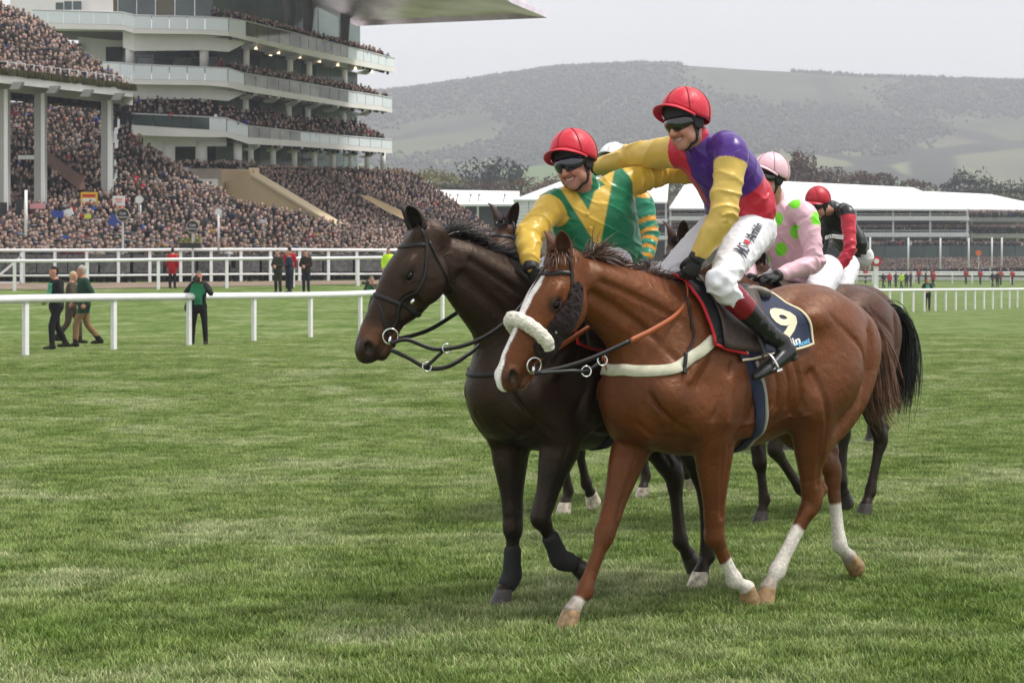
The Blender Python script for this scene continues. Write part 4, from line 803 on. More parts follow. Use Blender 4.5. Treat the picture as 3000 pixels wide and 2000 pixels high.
for u in np.arange(2060, 3060, 3.0): fc_.append(at(u, 707 + RC.uniform(-4, 4), TY - 1 + RC.uniform(0, 2)))
for r in range(7):
    for u in np.arange(1150, 3060, 3.6): fc_.append(at(u + RC.uniform(-1.6, 1.6), 786 - r * 4.6 + (u - 2500) * -.012 + RC.uniform(-2, 2), 240 + r * 1.6))
crowd('crowd', fc_, 'far crowd of tiny spectators lining the right hand enclosure', True, 9, .1)
for i, (u, v0, v1) in enumerate(((2549, 695, 790), (2661, 696, 790), (2755, 697, 788), (2838, 697, 785), (2906, 696, 782), (2935, 696, 780), (2226, 690, 800))):
    pole(u, v0, v1, 236, .11, 'thin white lamp post standing before the far stand', M_DECK, 'lamp post', 'lamp_post', 'lamp posts before the far stand')
WP = empty('winning_post_disc', (0, 0, 0)); tag(WP, 'white post topped by a red and white disc at the end of the rail', 'course marker'); b = MB(); b.box(at(2560, 0, 90)[0], at(2573, 0, 90)[0], 89.95, 90.1, .2, at(0, 780, 90)[2]); b.build('post', M_RAIL, WP)
c_ = at(2568, 765, 89.8); b = MB(); b.lathe(c_, (0, 1, 0), [(0, .24), (.08, .24)], 28); b.build('disc_rim', mat('disc_red', (.45, .012, .02), rough=.5), WP); b = MB(); b.lathe(c_ - np.array([0, .02, 0]), (0, 1, 0), [(0, .13), (.03, .13)], 24); b.build('disc_centre', M_SW, WP)
WP2 = empty('winning_post_disc', (0, 0, 0)); tag(WP2, 'small orange disc on a post in front of the far hoardings', 'course marker'); b = MB(); b.lathe(at(2867, 741, 230), (0, 1, 0), [(0, .36), (.1, .36)], 20); b.build('disc', M_SO, WP2); b = MB(); b.tube([at(2867, 790, 230.1), at(2867, 745, 230.1)], .05, 6); b.build('post', M_MULL, WP2)
print('stands done', time.time() - T0)
# ------------------------------------------------------------------ the hazy air of the valley
b = MB(); b.box(-1600, 2600, -30, 2640, -2.0, 300.0); hz = b.build('haze', None); tag(hz, 'thin pale haze filling the air over the course', 'haze', kind='stuff')
hm = bpy.data.materials.new('haze'); hm.use_nodes = True; ht = hm.node_tree; ht.nodes.remove(ht.nodes['Principled BSDF']); pv = ht.nodes.new('ShaderNodeVolumePrincipled')
pv.inputs['Color'].default_value = (.88, .92, 1.0, 1); pv.inputs['Density'].default_value = .00043; pv.inputs['Anisotropy'].default_value = .0
ht.links.new(pv.outputs[0], ht.nodes['Material Output'].inputs['Volume']); hz.data.materials.append(hm)
# ------------------------------------------------------------------ horses (local frame: x forward, y left, z up, withers near x = 0)
LATY = np.array([0., 1., 0.])
M_COAT = {}
def coat_mat(name, rough=.40, spec=.4, tint=(1, .75, .55)):
    m = mat('coat_' + name, attr=True, rough=rough, spec=spec, noise=(7, .16))
    t = m.node_tree; b = t.nodes['Principled BSDF']; tcn = t.nodes.new('ShaderNodeTexCoord'); b.inputs['Specular Tint'].default_value = (*tint, 1)
    lk = b.inputs['Base Color'].links[0].from_socket; nf = t.nodes.new('ShaderNodeTexNoise'); nf.inputs['Scale'].default_value = 75; nf.inputs['Detail'].default_value = 4; t.links.new(tcn.outputs['Object'], nf.inputs['Vector'])
    mf = t.nodes.new('ShaderNodeMapRange'); mf.inputs[1].default_value = .3; mf.inputs[2].default_value = .7; mf.inputs[3].default_value = .80; mf.inputs[4].default_value = 1.22; t.links.new(nf.outputs['Fac'], mf.inputs[0]); vf = t.nodes.new('ShaderNodeVectorMath'); vf.operation = 'SCALE'; t.links.new(lk, vf.inputs[0]); t.links.new(mf.outputs[0], vf.inputs['Scale']); t.links.new(vf.outputs[0], b.inputs['Base Color'])
    n1 = t.nodes.new('ShaderNodeTexNoise'); n1.inputs['Scale'].default_value = 220; n1.inputs['Detail'].default_value = 2
    n2 = t.nodes.new('ShaderNodeTexNoise'); n2.inputs['Scale'].default_value = 14; n2.inputs['Detail'].default_value = 6; n2.inputs['Distortion'].default_value = .6
    t.links.new(tcn.outputs['Object'], n1.inputs['Vector']); t.links.new(tcn.outputs['Object'], n2.inputs['Vector'])
    ad = t.nodes.new('ShaderNodeMath'); ad.operation = 'MULTIPLY_ADD'; ad.inputs[1].default_value = .22
    t.links.new(n1.outputs['Fac'], ad.inputs[0]); t.links.new(n2.outputs['Fac'], ad.inputs[2])
    n3 = t.nodes.new('ShaderNodeTexNoise'); n3.inputs['Scale'].default_value = 6.5; n3.inputs['Detail'].default_value = 3; n3.inputs['Distortion'].default_value = 1.2; t.links.new(tcn.outputs['Object'], n3.inputs['Vector'])
    v1 = t.nodes.new('ShaderNodeMath'); v1.operation = 'SUBTRACT'; v1.inputs[1].default_value = .5; t.links.new(n3.outputs['Fac'], v1.inputs[0]); v2 = t.nodes.new('ShaderNodeMath'); v2.operation = 'ABSOLUTE'; t.links.new(v1.outputs[0], v2.inputs[0])
    v3 = t.nodes.new('ShaderNodeMapRange'); v3.inputs[1].default_value = 0; v3.inputs[2].default_value = .022; v3.inputs[3].default_value = .08; v3.inputs[4].default_value = 0; t.links.new(v2.outputs[0], v3.inputs[0])
    ad2 = t.nodes.new('ShaderNodeMath'); ad2.operation = 'ADD'; t.links.new(ad.outputs[0], ad2.inputs[0]); t.links.new(v3.outputs[0], ad2.inputs[1])
    bn = t.nodes.new('ShaderNodeBump'); bn.inputs['Strength'].default_value = .5; bn.inputs['Distance'].default_value = .016
    t.links.new(ad2.outputs[0], bn.inputs['Height']); t.links.new(bn.outputs[0], b.inputs['Normal'])
    mr = t.nodes.new('ShaderNodeMapRange'); mr.inputs[3].default_value = rough - .01; mr.inputs[4].default_value = rough + .16
    t.links.new(n2.outputs['Fac'], mr.inputs[0]); t.links.new(mr.outputs[0], b.inputs['Roughness'])
    return m
M_LEATHER = mat('black_leather', (.012, .011, .011), rough=.45, spec=.4, noise=(40, .25))
M_BROWN_LEATHER = mat('brown_leather', (.05, .03, .022), rough=.5, noise=(30, .3), bump=(60, .3, .003))
M_STEEL = mat('steel', (.75, .75, .76), rough=.22, metal=1)
M_EYE = mat('horse_eye', (.005, .003, .002), rough=.04, spec=.22)
M_FLEECE = mat('fleece', (.80, .76, .66), rough=.95, bump=(70, .9, .02), noise=(25, .12))
M_FLEECE_DARK = mat('dark_fleece', (.018, .010, .010), rough=1, bump=(80, .9, .015), noise=(25, .3))
M_WEB = mat('cream_webbing', (.56, .55, .42), rough=.8, noise=(30, .10), bump=(120, .3, .003))
M_ORANGE = mat('orange_rubber', (.36, .085, .022), rough=.55, bump=(150, .5, .003))
M_NAVY = mat('navy_cloth', (.012, .020, .055), rough=.75, bump=(9, .5, .02), noise=(12, .2))
M_CREAM = mat('cream_cloth', (.74, .65, .45), rough=.8)
M_WHITE_PRINT = mat('white_print', (.8, .8, .8), rough=.7)
M_BLUE_PRINT = mat('blue_print', (.12, .42, .7), rough=.7)
M_REDCLOTH = mat('red_binding', (.50, .012, .02), rough=.7)
M_BLACKPAD = mat('black_pad', (.014, .014, .017), rough=.85, bump=(40, .3, .006))

def hoof_mesh(C, phi, yaw=0.0, dirt=0):
    f = np.array([math.cos(phi) * math.cos(yaw), math.cos(phi) * math.sin(yaw), -math.sin(phi)]); n = unit(np.cross(f, [-math.sin(yaw), math.cos(yaw), 0])); l = np.cross(n, f)
    C = np.array(C, float); m = MB(); N = 20
    prof = [(.012, .041, .043, .0), (0, .046, .048, .002), (-.035, .051, .055, .014), (-.068, .057, .062, .027), (-.078, .058, .063, .031), (-.078, .047, .051, .028), (-.070, .03, .03, .026)]
    for hgt, a, b, o in prof:
        for k in range(N):
            t = 2 * math.pi * k / N; x = math.cos(t) * b; x = x if x > 0 else x * .78
            tl = hgt + (0.016 * max(0, -math.cos(t)) * -1 if hgt >= -.001 else 0)
            m.V.append(tuple(C + f * (o + x) + l * (a * math.sin(t)) + n * tl))
    for i in range(len(prof) - 1):
        for k in range(N):
            a = i * N + k; b = i * N + (k + 1) % N; m.F.append((a + N, b + N, b, a))
    m.F.append(tuple((len(prof) - 1) * N + k for k in reversed(range(N))))
    return m
def ear_mesh(base, axis, open_dir, L=.17, w=.036):
    """a cupped, pointed ear: base point, axis to the tip, and the way the cup opens"""
    ax = unit(axis); o = unit(np.array(open_dir, float) - (np.array(open_dir) @ ax) * ax); sd = np.cross(ax, o)
    rows = 11; cols = 13; G = []; base = np.array(base, float)
    for i in range(rows):
        t = i / (rows - 1); r = w * (1.0 * (1 - t) ** .75 * (1 + 1.1 * t) ** 1.15 + .02); half = math.radians(150 - 75 * t)
        c = base + ax * (L * t) - o * (.010 + .03 * math.sin(t * 2.0) * .6) + o * (.03 * t * t)
        G.append([c + r * (-o * math.cos(q) * .8 + sd * math.sin(q)) for q in np.linspace(-half, half, cols)])
    G = np.array(G); V = G.reshape(-1, 3); F = []
    for i in range(rows - 1):
        for j in range(cols - 1):
            a = i * cols + j; F.append((a, a + 1, a + cols + 1, a + cols))
    return V, F
def head_frame(H):
    e1 = unit(H['dir']); up = np.array([0, 0, 1.]); e3 = unit(up - (up @ e1) * e1); e3 = e3 if 'roll' not in H else unit(e3 + H['roll'] * np.cross(e3, e1))
    e2 = np.cross(e3, e1)
    return np.array(H['poll'], float), e1, e2, e3
def make_horse(P):
    h = P['vox']; S = P.get('fat', 1.0); bx = P.get('bx', 0.0); up = P.get('bz', 0.0)
    legs = P['legs']; Hp, e1, e2, e3 = head_frame(P['head'])
    allp = np.array([Hp + e1 * .7 - e3 * .25, Hp + e3 * .3, Hp - e1 * .1] + [np.array(legs[k][j]) for k in legs for j in legs[k] if j in 'SEKHFC'])
    lo = np.minimum(allp.min(0) - .14, [-1.45 + bx, -.42, 0.02]); hi = np.maximum(allp.max(0) + .14, [.6 + bx, .42, 1.8])
    f = Field(lo, hi, h); LG = P.get('leg', 1.10)
    def lt(nodes, lat, k=.05, n=5): return f.tube([(q[0], q[1], q[2], q[3] * LG, q[4] * LG) for q in nodes], lat, k=k, n=n)
    # trunk
    T = [(.43, 1.20, .93, .12), (.36, 1.33, .835, .19), (.22, 1.47, .795, .225), (.05, 1.535, .775, .245), (-.15, 1.535, .775, .265), (-.40, 1.53, .80, .275), (-.62, 1.56, .875, .272),
         (-.82, 1.605, .99, .262), (-1.02, 1.58, 1.05, .238), (-1.17, 1.50, 1.08, .19), (-1.25, 1.40, 1.14, .12)]
    f.tube([(x + bx, 0, (a + b) / 2 + up, w * S, (a - b) / 2) for x, a, b, w in T], LATY, k=.05)
    f.tube([(.30 + bx, 0, 1.48 + up, .05, .06), (.10 + bx, 0, 1.545 + up, .055, .06), (-.02 + bx, 0, 1.565 + up, .05, .06), (-.18 + bx, 0, 1.53 + up, .06, .06), (-.4 + bx, 0, 1.485 + up, .07, .06), (-.75 + bx, 0, 1.54 + up, .07, .065), (-.95 + bx, 0, 1.535 + up, .07, .06)], LATY, k=.10)
    for s in (1, -1):
        y = lambda v: s * v * S
        f.ell((-.84 + bx, y(.135), 1.385 + up), (.27, .125, .20), k=.06)                        # rump
        f.ell((-.66 + bx, y(.20), 1.45 + up), (.09, .06, .05), k=.10)                            # point of hip
        f.tube([(.04 + bx, y(.11), 1.46 + up, .07, .09), (.20 + bx, y(.165), 1.28 + up, .075, .10), (.36 + bx, y(.175), 1.10 + up, .085, .095)], LATY, k=.05)   # shoulder blade
        f.ell((.03 + bx, y(.20), 1.06 + up), (.15, .075, .17), k=.05)                             # triceps
        f.ell((.385 + bx, y(.090), 1.02 + up), (.095, .092, .15), k=.035)                         # breast
        f.ell((-.16 + bx, y(.215), 1.06 + up), (.16, .06, .19), k=.08)
        g = lambda pts, r=.008, k=.045: f.tube([(px + bx, s * py * S, pz + up, r, r) for px, py, pz in pts], LATY, k=k, mode='sub')
        g([(-.115, .262, 1.38), (-.125, .292, 1.18), (-.10, .285, .98)])                       # behind the shoulder
        g([(.24, .245, 1.32), (.22, .275, 1.16), (.17, .28, 1.02)], .006, .04)
        g([(-1.10, .215, 1.36), (-1.03, .25, 1.18), (-.99, .24, 1.02)], .009, .06)             # hamstring line
        g([(-.56, .285, 1.16), (-.62, .28, 1.06), (-.67, .25, .96)], .010, .06)                 # flank fold
    f.tube([(.505 + bx, 0, 1.12 + up, .008, .02), (.50 + bx, 0, 1.02 + up, .010, .03), (.45 + bx, 0, .93 + up, .010, .02)], LATY, k=.03, mode='sub')
    # neck
    f.tube(P['neck'], np.array(P.get('necklat', LATY)), k=.10)
    nk = np.array(P['neck'])
    # jugular groove and the muscle band above it
    for s in (1, -1):
        q = [(*(nk[i, :3] + np.array([0, s * nk[i, 3] * 1.04, 0]) + np.array([.34, 0, -.55]) * nk[i, 4] * .7), .008, .008) for i in range(2, 5)]
        f.tube(q, LATY, k=.045, mode='sub')
        q = [(*(nk[i, :3] + np.array([0, s * nk[i, 3] * .80, 0]) + np.array([-.2, 0, .42]) * nk[i, 4] * .8), .018, .03) for i in range(1, 5)]
        f.tube(q, LATY, k=.09)
    # legs
    for kk, J in legs.items():
        s = 1 if kk[0] == 'L' else -1; C = np.array(J['C'], float); Fe = np.array(J['F'], float)
        ydir = LATY
        if kk[1] == 'F':
            E = np.array(J['E'], float); K = np.array(J['K'], float); d = K - E
            lt([(.34 + bx, s * .16, 1.06 + up, .085, .10), (*(E + [.06, 0, .06]), .09, .12), (*(E + d * .12), .082, .105), (*(E + d * .35), .068, .088), (*(E + d * .62), .05, .062), (*(E + d * .85), .040, .047)], ydir, k=.06)
            lt([(*(E + d * .8), .040, .046), (*(K + d * .0), .043, .047), (*(K + (Fe - K) * .14), .038, .042), (*(K + (Fe - K) * .3), .026, .034), (*(K + (Fe - K) * .72), .0245, .034), (*(K + (Fe - K) * .9), .031, .038), (*Fe, .034, .040), (*(Fe + (C - Fe) * .5), .028, .031), (*C, .036, .040)], ydir, k=.02, n=6)
            kn = unit(np.cross(LATY, d)); kn = kn if kn[0] > 0 else -kn
            f.ell(K + kn * .018, (.03, .036, .045), k=.03); f.ell(E + np.array([-.085, s * .02, .03]), (.05, .05, .07), k=.06)
        else:
            St = np.array(J['S'], float); K = np.array(J['H'], float); d = K - St
            f.tube([(-.90 + bx, s * .15, 1.34 + up, .13, .20), (*(St * .45 + np.array([-.90 + bx, s * .15, 1.30 + up]) * .55 + [-.04, s * .03, 0]), .13, .19), (*(St + [-.05, 0, .02]), .115, .16), (*(St + d * .28 + [-.02, 0, 0]), .088, .125), (*(St + d * .58), .058, .082), (*(St + d * .85), .038, .056)], ydir, k=.05)
            f.tube([(-1.17 + bx, s * .08, 1.36 + up, .075, .08), (-1.15 + bx, s * .12, 1.18 + up, .09, .10), (*(St * .5 + np.array([-1.15 + bx, s * .12, 1.05 + up]) * .5 + [-.08, 0, -.06]), .08, .09), (*(St + d * .45 + [-.05, 0, 0]), .05, .06)], ydir, k=.06)
            f.ell(St + np.array([.02, s * .03, 0]), (.085, .07, .10), k=.05)
            c = Fe - K
            lt([(*(St + d * .8), .038, .058), (*K, .042, .056), (*(K + c * .16), .036, .046), (*(K + c * .34), .027, .038), (*(K + c * .72), .0255, .036), (*(K + c * .9), .032, .039), (*Fe, .035, .041), (*(Fe + (C - Fe) * .5), .029, .032), (*C, .037, .041)], ydir, k=.02, n=6)
            bk = unit(np.cross(d, LATY)); bk = bk if bk[0] < 0 else -bk; bk = unit(bk - .25 * unit(c) - .0)
            f.tube([(*(K + bk * .015), .028, .03), (*(K + bk * .062 - unit(c) * .045), .022, .024)], ydir, k=.03)
            f.tube([(*(K + bk * .062 - unit(c) * .045), .016, .018), (*(St + d * .60 + bk * .05), .014, .02), (*(St + d * .35 + bk * .07), .02, .03)], ydir, k=.025)
        bkf = unit(np.cross(C - Fe, LATY)); bkf = bkf if bkf[0] < 0 else -bkf
        f.ell(Fe + bkf * .024, (.022, .022, .022), k=.025)
    # head
    HS = P['head'].get('scale', 1.0); HW = P['head'].get('thick', 1.0); hp = lambda a, b, c: Hp + HS * (e1 * a + e2 * b + e3 * c)
    def ht(nodes, lat, k=.05, n=5, mode='add'): return f.tube([(q[0], q[1], q[2], q[3] * HS * HW, q[4] * HS * HW) for q in nodes], lat, k=k, n=n, mode=mode)
    def hel(c, r, R=None, k=.05, mode='add'): return f.ell(c, np.array(r) * HS * HW, R, k=k, mode=mode)
    HN = [(-.03, -.06, .062, .085), (.04, -.055, .075, .085), (.12, -.075, .092, .105), (.21, -.088, .094, .130), (.30, -.085, .076, .122), (.38, -.072, .063, .098), (.47, -.060, .053, .074), (.55, -.058, .050, .064), (.605, -.064, .050, .058), (.635, -.070, .040, .042)]
    ht([(*hp(a, 0, o), w, b) for a, o, w, b in HN], e2, k=.03, n=4)
    ht([(*hp(.02, 0, .0), .035, .03), (*hp(.12, 0, .008), .055, .03), (*hp(.24, 0, .012), .05, .028), (*hp(.38, 0, -.004), .034, .024), (*hp(.52, 0, -.014), .027, .02)], e2, k=.03)
    R = np.array([e1, e2, e3])
    for s in (1, -1):
        hel(hp(.185, s * .062, -.150), (.115, .032, .085), R, k=.03)               # cheek
        hel(hp(.175, s * .078, -.022), (.055, .024, .026), R, k=.02)               # brow
        hel(hp(.215, s * .098, -.050), (.030, .012, .015), R, k=.010, mode='sub')  # eye socket
        ht([(*hp(.18, s * .085, -.046), .008, .007), (*hp(.212, s * .095, -.028), .009, .008), (*hp(.248, s * .082, -.044), .007, .006)], e2, k=.012)
        ht([(*hp(.185, s * .085, -.056), .007, .006), (*hp(.215, s * .092, -.070), .008, .007), (*hp(.246, s * .082, -.056), .006, .006)], e2, k=.012)
        ht([(*hp(.25, s * .073, -.085), .012, .012), (*hp(.40, s * .056, -.082), .008, .008)], e2, k=.02)   # facial crest
        hel(hp(.34, s * .075, -.125), (.06, .012, .035), R, k=.04, mode='sub')
        hel(hp(.598, s * .040, -.050), (.040, .022, .036), R, k=.018)              # nostril wing
        nr = np.array([unit(e1 * .75 - e3 * .6), unit(np.cross(e2, unit(e1 * .75 - e3 * .6))), e2])
        hel(hp(.604, s * .064, -.054), (.031, .018, .022), nr, k=.008, mode='sub')
        ht([(*hp(.50, s * .054, -.118), .006, .006), (*hp(.57, s * .052, -.122), .006, .006), (*hp(.63, s * .035, -.118), .006, .006)], e2, k=.010, mode='sub')
        hel(hp(.01, s * .05, .005), (.04, .03, .035), R, k=.03)
    ht([(*hp(.44, 0, -.125), .036, .03), (*hp(.53, 0, -.138), .040, .034), (*hp(.595, 0, -.140), .038, .028)], e2, k=.02)     # lower lip and chin
    hel(hp(.633, 0, -.085), (.024, .043, .038), R, k=.02)                        # upper lip
    # ---------------- muscle lines, tendons, ribs and folds laid on the finished form
    def carve(pts, r=.007, k=.022, off=.004):
        p, n = f.snap(np.array(pts, float) + [bx, 0, up], off); f.tube([(*q, r, r) for q in p], LATY, k=k, mode='sub')
    def ridge(pts, r=.012, k=.03, off=-.006):
        p, n = f.snap(np.array(pts, float) + [bx, 0, up], off); f.tube([(*q, r, r) for q in p], LATY, k=k)
    for s in (1, -1) if h < .013 else ():
        carve([(.04, s * .24, 1.40), (.12, s * .27, 1.26), (.22, s * .29, 1.14)], .006); carve([(-.02, s * .27, 1.24), (.08, s * .29, 1.08), (.14, s * .29, .97)], .006)
        carve([(-.13, s * .28, 1.30), (-.15, s * .31, 1.12), (-.12, s * .30, .95), (-.06, s * .28, .86)], .009, .03)
        ridge([(.02, s * .22, 1.47), (.14, s * .26, 1.32), (.28, s * .27, 1.17)], .010); ridge([(.02, s * .30, 1.16), (.05, s * .31, 1.05), (.05, s * .30, .96)], .020, .05, -.012)
        carve([(.42, s * .16, 1.10), (.36, s * .21, .99), (.26, s * .24, .90)], .008); carve([(.46, s * .10, .97), (.40, s * .14, .90), (.30, s * .17, .85)], .007)
        for i, x in enumerate((-.24, -.32, -.40, -.48)): carve([(x + .04, s * .30, 1.26), (x, s * .32, 1.14), (x - .02, s * .30, 1.00)], .002, .030, .002)
        carve([(-.74, s * .25, 1.46), (-.84, s * .29, 1.38), (-.98, s * .29, 1.26), (-1.04, s * .28, 1.10)], .006, .03); carve([(-1.14, s * .20, 1.42), (-1.10, s * .26, 1.24), (-1.06, s * .26, 1.06), (-1.0, s * .22, .92)], .008, .028)
        carve([(-.58, s * .30, 1.18), (-.63, s * .30, 1.06), (-.66, s * .27, .95)], .008, .028)
        ridge([(-.56, s * .30, .96), (-.44, s * .28, .92), (-.30, s * .24, .86)], .004, .015, -.001); ridge([(-.30, s * .30, 1.00), (-.20, s * .30, .94), (-.08, s * .28, .93)], .004, .014, -.001)
        nk_ = np.array(P['neck']); q = [nk_[i, :3] + np.array([.22 * nk_[i, 4], s * nk_[i, 3] * 1.2, -.30 * nk_[i, 4]]) for i in (4, 3, 2)] + [np.array([.30 + bx, s * .24, 1.22 + up])]
        p_, n_ = f.snap(np.array(q), .004); f.tube([(*z, .006, .006) for z in p_], LATY, k=.03, mode='sub')
        q = [nk_[i, :3] + np.array([-.10 * nk_[i, 4], s * nk_[i, 3] * 1.2, .15 * nk_[i, 4]]) for i in (4, 3, 2, 1)]; p_, n_ = f.snap(np.array(q), .004); f.tube([(*z, .004, .004) for z in p_], LATY, k=.035, mode='sub')
    for kk, J in legs.items() if h < .013 else ():
        s = 1 if kk[0] == 'L' else -1; A_, B_, C_ = (np.array(J['E'], float), np.array(J['K'], float), np.array(J['F'], float)) if kk[1] == 'F' else (np.array(J['S'], float), np.array(J['H'], float), np.array(J['F'], float))
        for sg in (1, -1):
            for o_ in (-.25, .35):
                p_, n_ = f.snap(np.array([A_ + (B_ - A_) * t + np.array([o_ * .09 * (1 - t), sg * .08, 0]) for t in (.15, .4, .65, .82)]), .003); f.tube([(*z, .004, .004) for z in p_], LATY, k=.018, mode='sub')
            p_, n_ = f.snap(np.array([B_ + (C_ - B_) * t + np.array([-.012, sg * .05, -.006]) for t in (.22, .5, .78)]), .004); f.tube([(*z, .005, .005) for z in p_], LATY, k=.014, mode='sub')
    V, Q = f.mesh()
    # ---------------- colouring of the coat
    col = np.tile(np.array(P['coat'], float), (len(V), 1)); n1 = vnoise(V, 5, 3); n2 = vnoise(V, 22, 5)
    def blend(m, c):
        m = np.clip(m, 0, 1)[:, None]; col[:] = col * (1 - m) + np.array(c) * m
    a = (V - Hp) @ e1 / HS; b = (V - Hp) @ e2 / HS; c = (V - Hp) @ e3 / HS; inhead = (a > -.02) & (a < .75) & (np.abs(b) < .16) & (c > -.30) & (c < .12)
    if 'belly' in P: blend(sstep(-V[:, 2], -1.12, -.86) * .6 * (V[:, 0] < .3), P['belly'])
    if 'points' in P:
        for kk, J in legs.items():
            top = J['K'] if kk[1] == 'F' else J['H']; z0 = top[2] + P.get('pointz', .14)
            near = np.abs(V[:, 1] - top[1]) < .2
            lowest = np.linalg.norm(V[:, [0, 2]] - np.array(top)[[0, 2]], axis=1) < .7
            blend(near * lowest * sstep(-V[:, 2] + n1 * .03, -z0 - .12, -z0 + .05), P['points'])
    if 'muzzle' in P: blend(inhead * sstep(a + n2 * .02 - c * .2, .46, .54) * .85, P['muzzle'])
    blend(inhead * sstep(a + n2 * .015, .545, .61) * (P.get('nosedark', .8)), P.get('nosecol', (.012, .010, .010)))
    for s in (1, -1):
        dd = np.linalg.norm(V - hp(.606, s * .060, -.055), axis=1); blend(sstep(-dd, -.042, -.022), (.008, .006, .006))
        dd = np.linalg.norm(V - hp(.215, s * .092, -.050), axis=1); blend(sstep(-dd, -.055, -.032) * .9, (.010, .007, .006))
    blend(inhead * sstep(-np.abs(c + .120), -.008, -.003) * (a > .49) * (c < -.09), (.01, .007, .007))
    if 'blaze' in P:
        w = np.interp(a, [.07, .12, .17, .26, .36, .48, .55, .62, .68], [0, .022, .034, .030, .020, .018, .022, .030, .03]); o = np.interp(a, [.1, .35, .5, .65], [0, 0, -.004, -.008])
        blend(inhead * sstep(w - np.abs(b - o) + n2 * .004, -.003, .003) * (a > .06) * (c > -.085), (.80, .78, .75))
        blend(inhead * (a > .57) * sstep(-c + n2 * .01, .150, .165), (.62, .55, .50))
    for kk, (z_top, z_bot) in P.get('socks', {}).items():
        J = legs[kk]; top = np.array(J['K'] if kk[1] == 'F' else J['H']); Fe = np.array(J['F']); C = np.array(J['C'])
        seg = np.linalg.norm(V - Fe, axis=1) < .36
        d = Fe - top; L = np.linalg.norm(d); t = ((V - top) @ d) / L / L                      # 1 at the fetlock
        near = np.linalg.norm((V - top) - np.clip(t, 0, 1.6)[:, None] * d, axis=1) < (.11 + .1 * (t > .9))
        blend(seg * near * sstep(t + n2 * .03 + n1 * .03, z_top, z_top + .05), (.68, .64, .58))
        dc = np.linalg.norm(V - C, axis=1); blend(seg * sstep(-dc + n2 * .02, -.09, -.03) * .75, (.10, .06, .035))
    col *= (1 + .10 * n1 + .05 * n2)[:, None]
    root = empty(P['name'], (P['O'][0], P['O'][1], P.get('z', 0)), math.radians(P['a']) + math.pi)
    tag(root, P['label'], 'horse', 'racehorses walking back with their riders')
    mesh_obj('body', V, Q, coat_mat('%.4f' % P['coat'][0], P.get('rough', .38), P.get('spec', .42), P.get('tint', (1, .75, .55))), root, True, col)
    for kk, J in legs.items():
        hm = hoof_mesh(J['C'], J.get('phi', 0), J.get('yaw', 0)); hm.build('hoof', mat('hoof_' + J.get('hoof', 'dark'), {'dark': (.035, .028, .024), 'pale': (.30, .19, .09), 'cream': (.55, .48, .38)}[J.get('hoof', 'dark')], rough=.4, noise=(28, .55)), root, True)
    for s in (1, -1):
        B = hp(-.005, s * .052, .012); ax = -e1 * P['head'].get('earback', .55) + e3 * .8 + e2 * s * P['head'].get('earout', .22)
        ax = np.array(P['head'].get('earaxis', ax)) + e2 * s * P['head'].get('earout', .14) if 'earaxis' in P['head'] else ax
        v, q = ear_mesh(B, ax, unit(e1 * .7 + e2 * s * .75 + e3 * .15), P['head'].get('earlen', .165), .034)
        o = mesh_obj('ear', v, q, mat('ear_%.3f' % P['coat'][0], tuple(np.array(P['coat']) * .7), rough=.7, noise=(30, .3)), root)
        md = o.modifiers.new('thick', 'SOLIDIFY'); md.thickness = .006
        ev = MB(); Cc = hp(.215, s * .080, -.050)
        ev.lathe(Cc - e2 * s * .02, e2 * s, [(.0 + .022 * (1 - math.cos(t)), max(.0003, .0235 * math.sin(t))) for t in np.linspace(.05, math.pi, 10)], 14); ev.build('eye', M_EYE, root, True)
    return root, f, hp, (e1, e2, e3)
def mane(root, nk, top, n, col, L=(.10, .17), dirs=(0, -.4, .6), seed=3, droop=.12, wind=(0, 0, 0), name='mane', y0=.012, w=.007, curl=.1):
    """locks along the crest: top = polyline of crest points (local)"""
    rng = np.random.default_rng(seed); C = catmull(top, 12); k = rng.integers(0, len(C), n)
    roots = C[k] + rng.normal(0, [.008, y0, .006], (n, 3)); cl = vnoise(roots, 14, seed); d = np.array(dirs, float)[None] + rng.normal(0, .22, (n, 3)) + cl[:, None] * np.array([.45, .35, .1])
    v, q = ribbons(roots, d, rng.uniform(*L, n) * (1 + .35 * cl), w, 6, droop, wind, .12, rng, curl)
    return mesh_obj(name, v, q, mat('hair_' + name + root.name, col, rough=.45, spec=.4, noise=(18, .5)), root, True)
def tail(root, dock, pts, n, col, L=(.5, .75), seed=5, spread=.03, w=.009, tip=None, curl=.05):
    rng = np.random.default_rng(seed); P = catmull(pts, 6); N = len(P); V = []; F = []
    for i in range(n):
        e = rng.uniform(.55, 1.0) ; m = 9; s0 = rng.uniform(0, .25); off = rng.normal(0, 1, 3); sd = unit(rng.normal(0, 1, 3)); b = len(V); ph = rng.uniform(0, 6)
        for j in range(m + 1):
            t = s0 + (e - s0) * j / m; x = t * (N - 1); k = min(int(x), N - 2); p = P[k] + (P[k + 1] - P[k]) * (x - k)
            p = p + off * spread * (.35 + 1.2 * math.sin(min(t, .8) * 1.9)) + curl * t * np.array([math.sin(ph + 5 * t), math.cos(ph + 4 * t), .3 * math.sin(ph + 7 * t)])
            ww = w * (1 - (j / m) ** 2) * .5 + .0007; V += [p - sd * ww, p + sd * ww]
        for j in range(m): F.append((b + 2 * j, b + 2 * j + 1, b + 2 * j + 3, b + 2 * j + 2))
    return mesh_obj('tail', np.array(V), np.array(F), mat('hair_tail' + root.name, col, rough=.5, noise=(14, .6)), root, True)
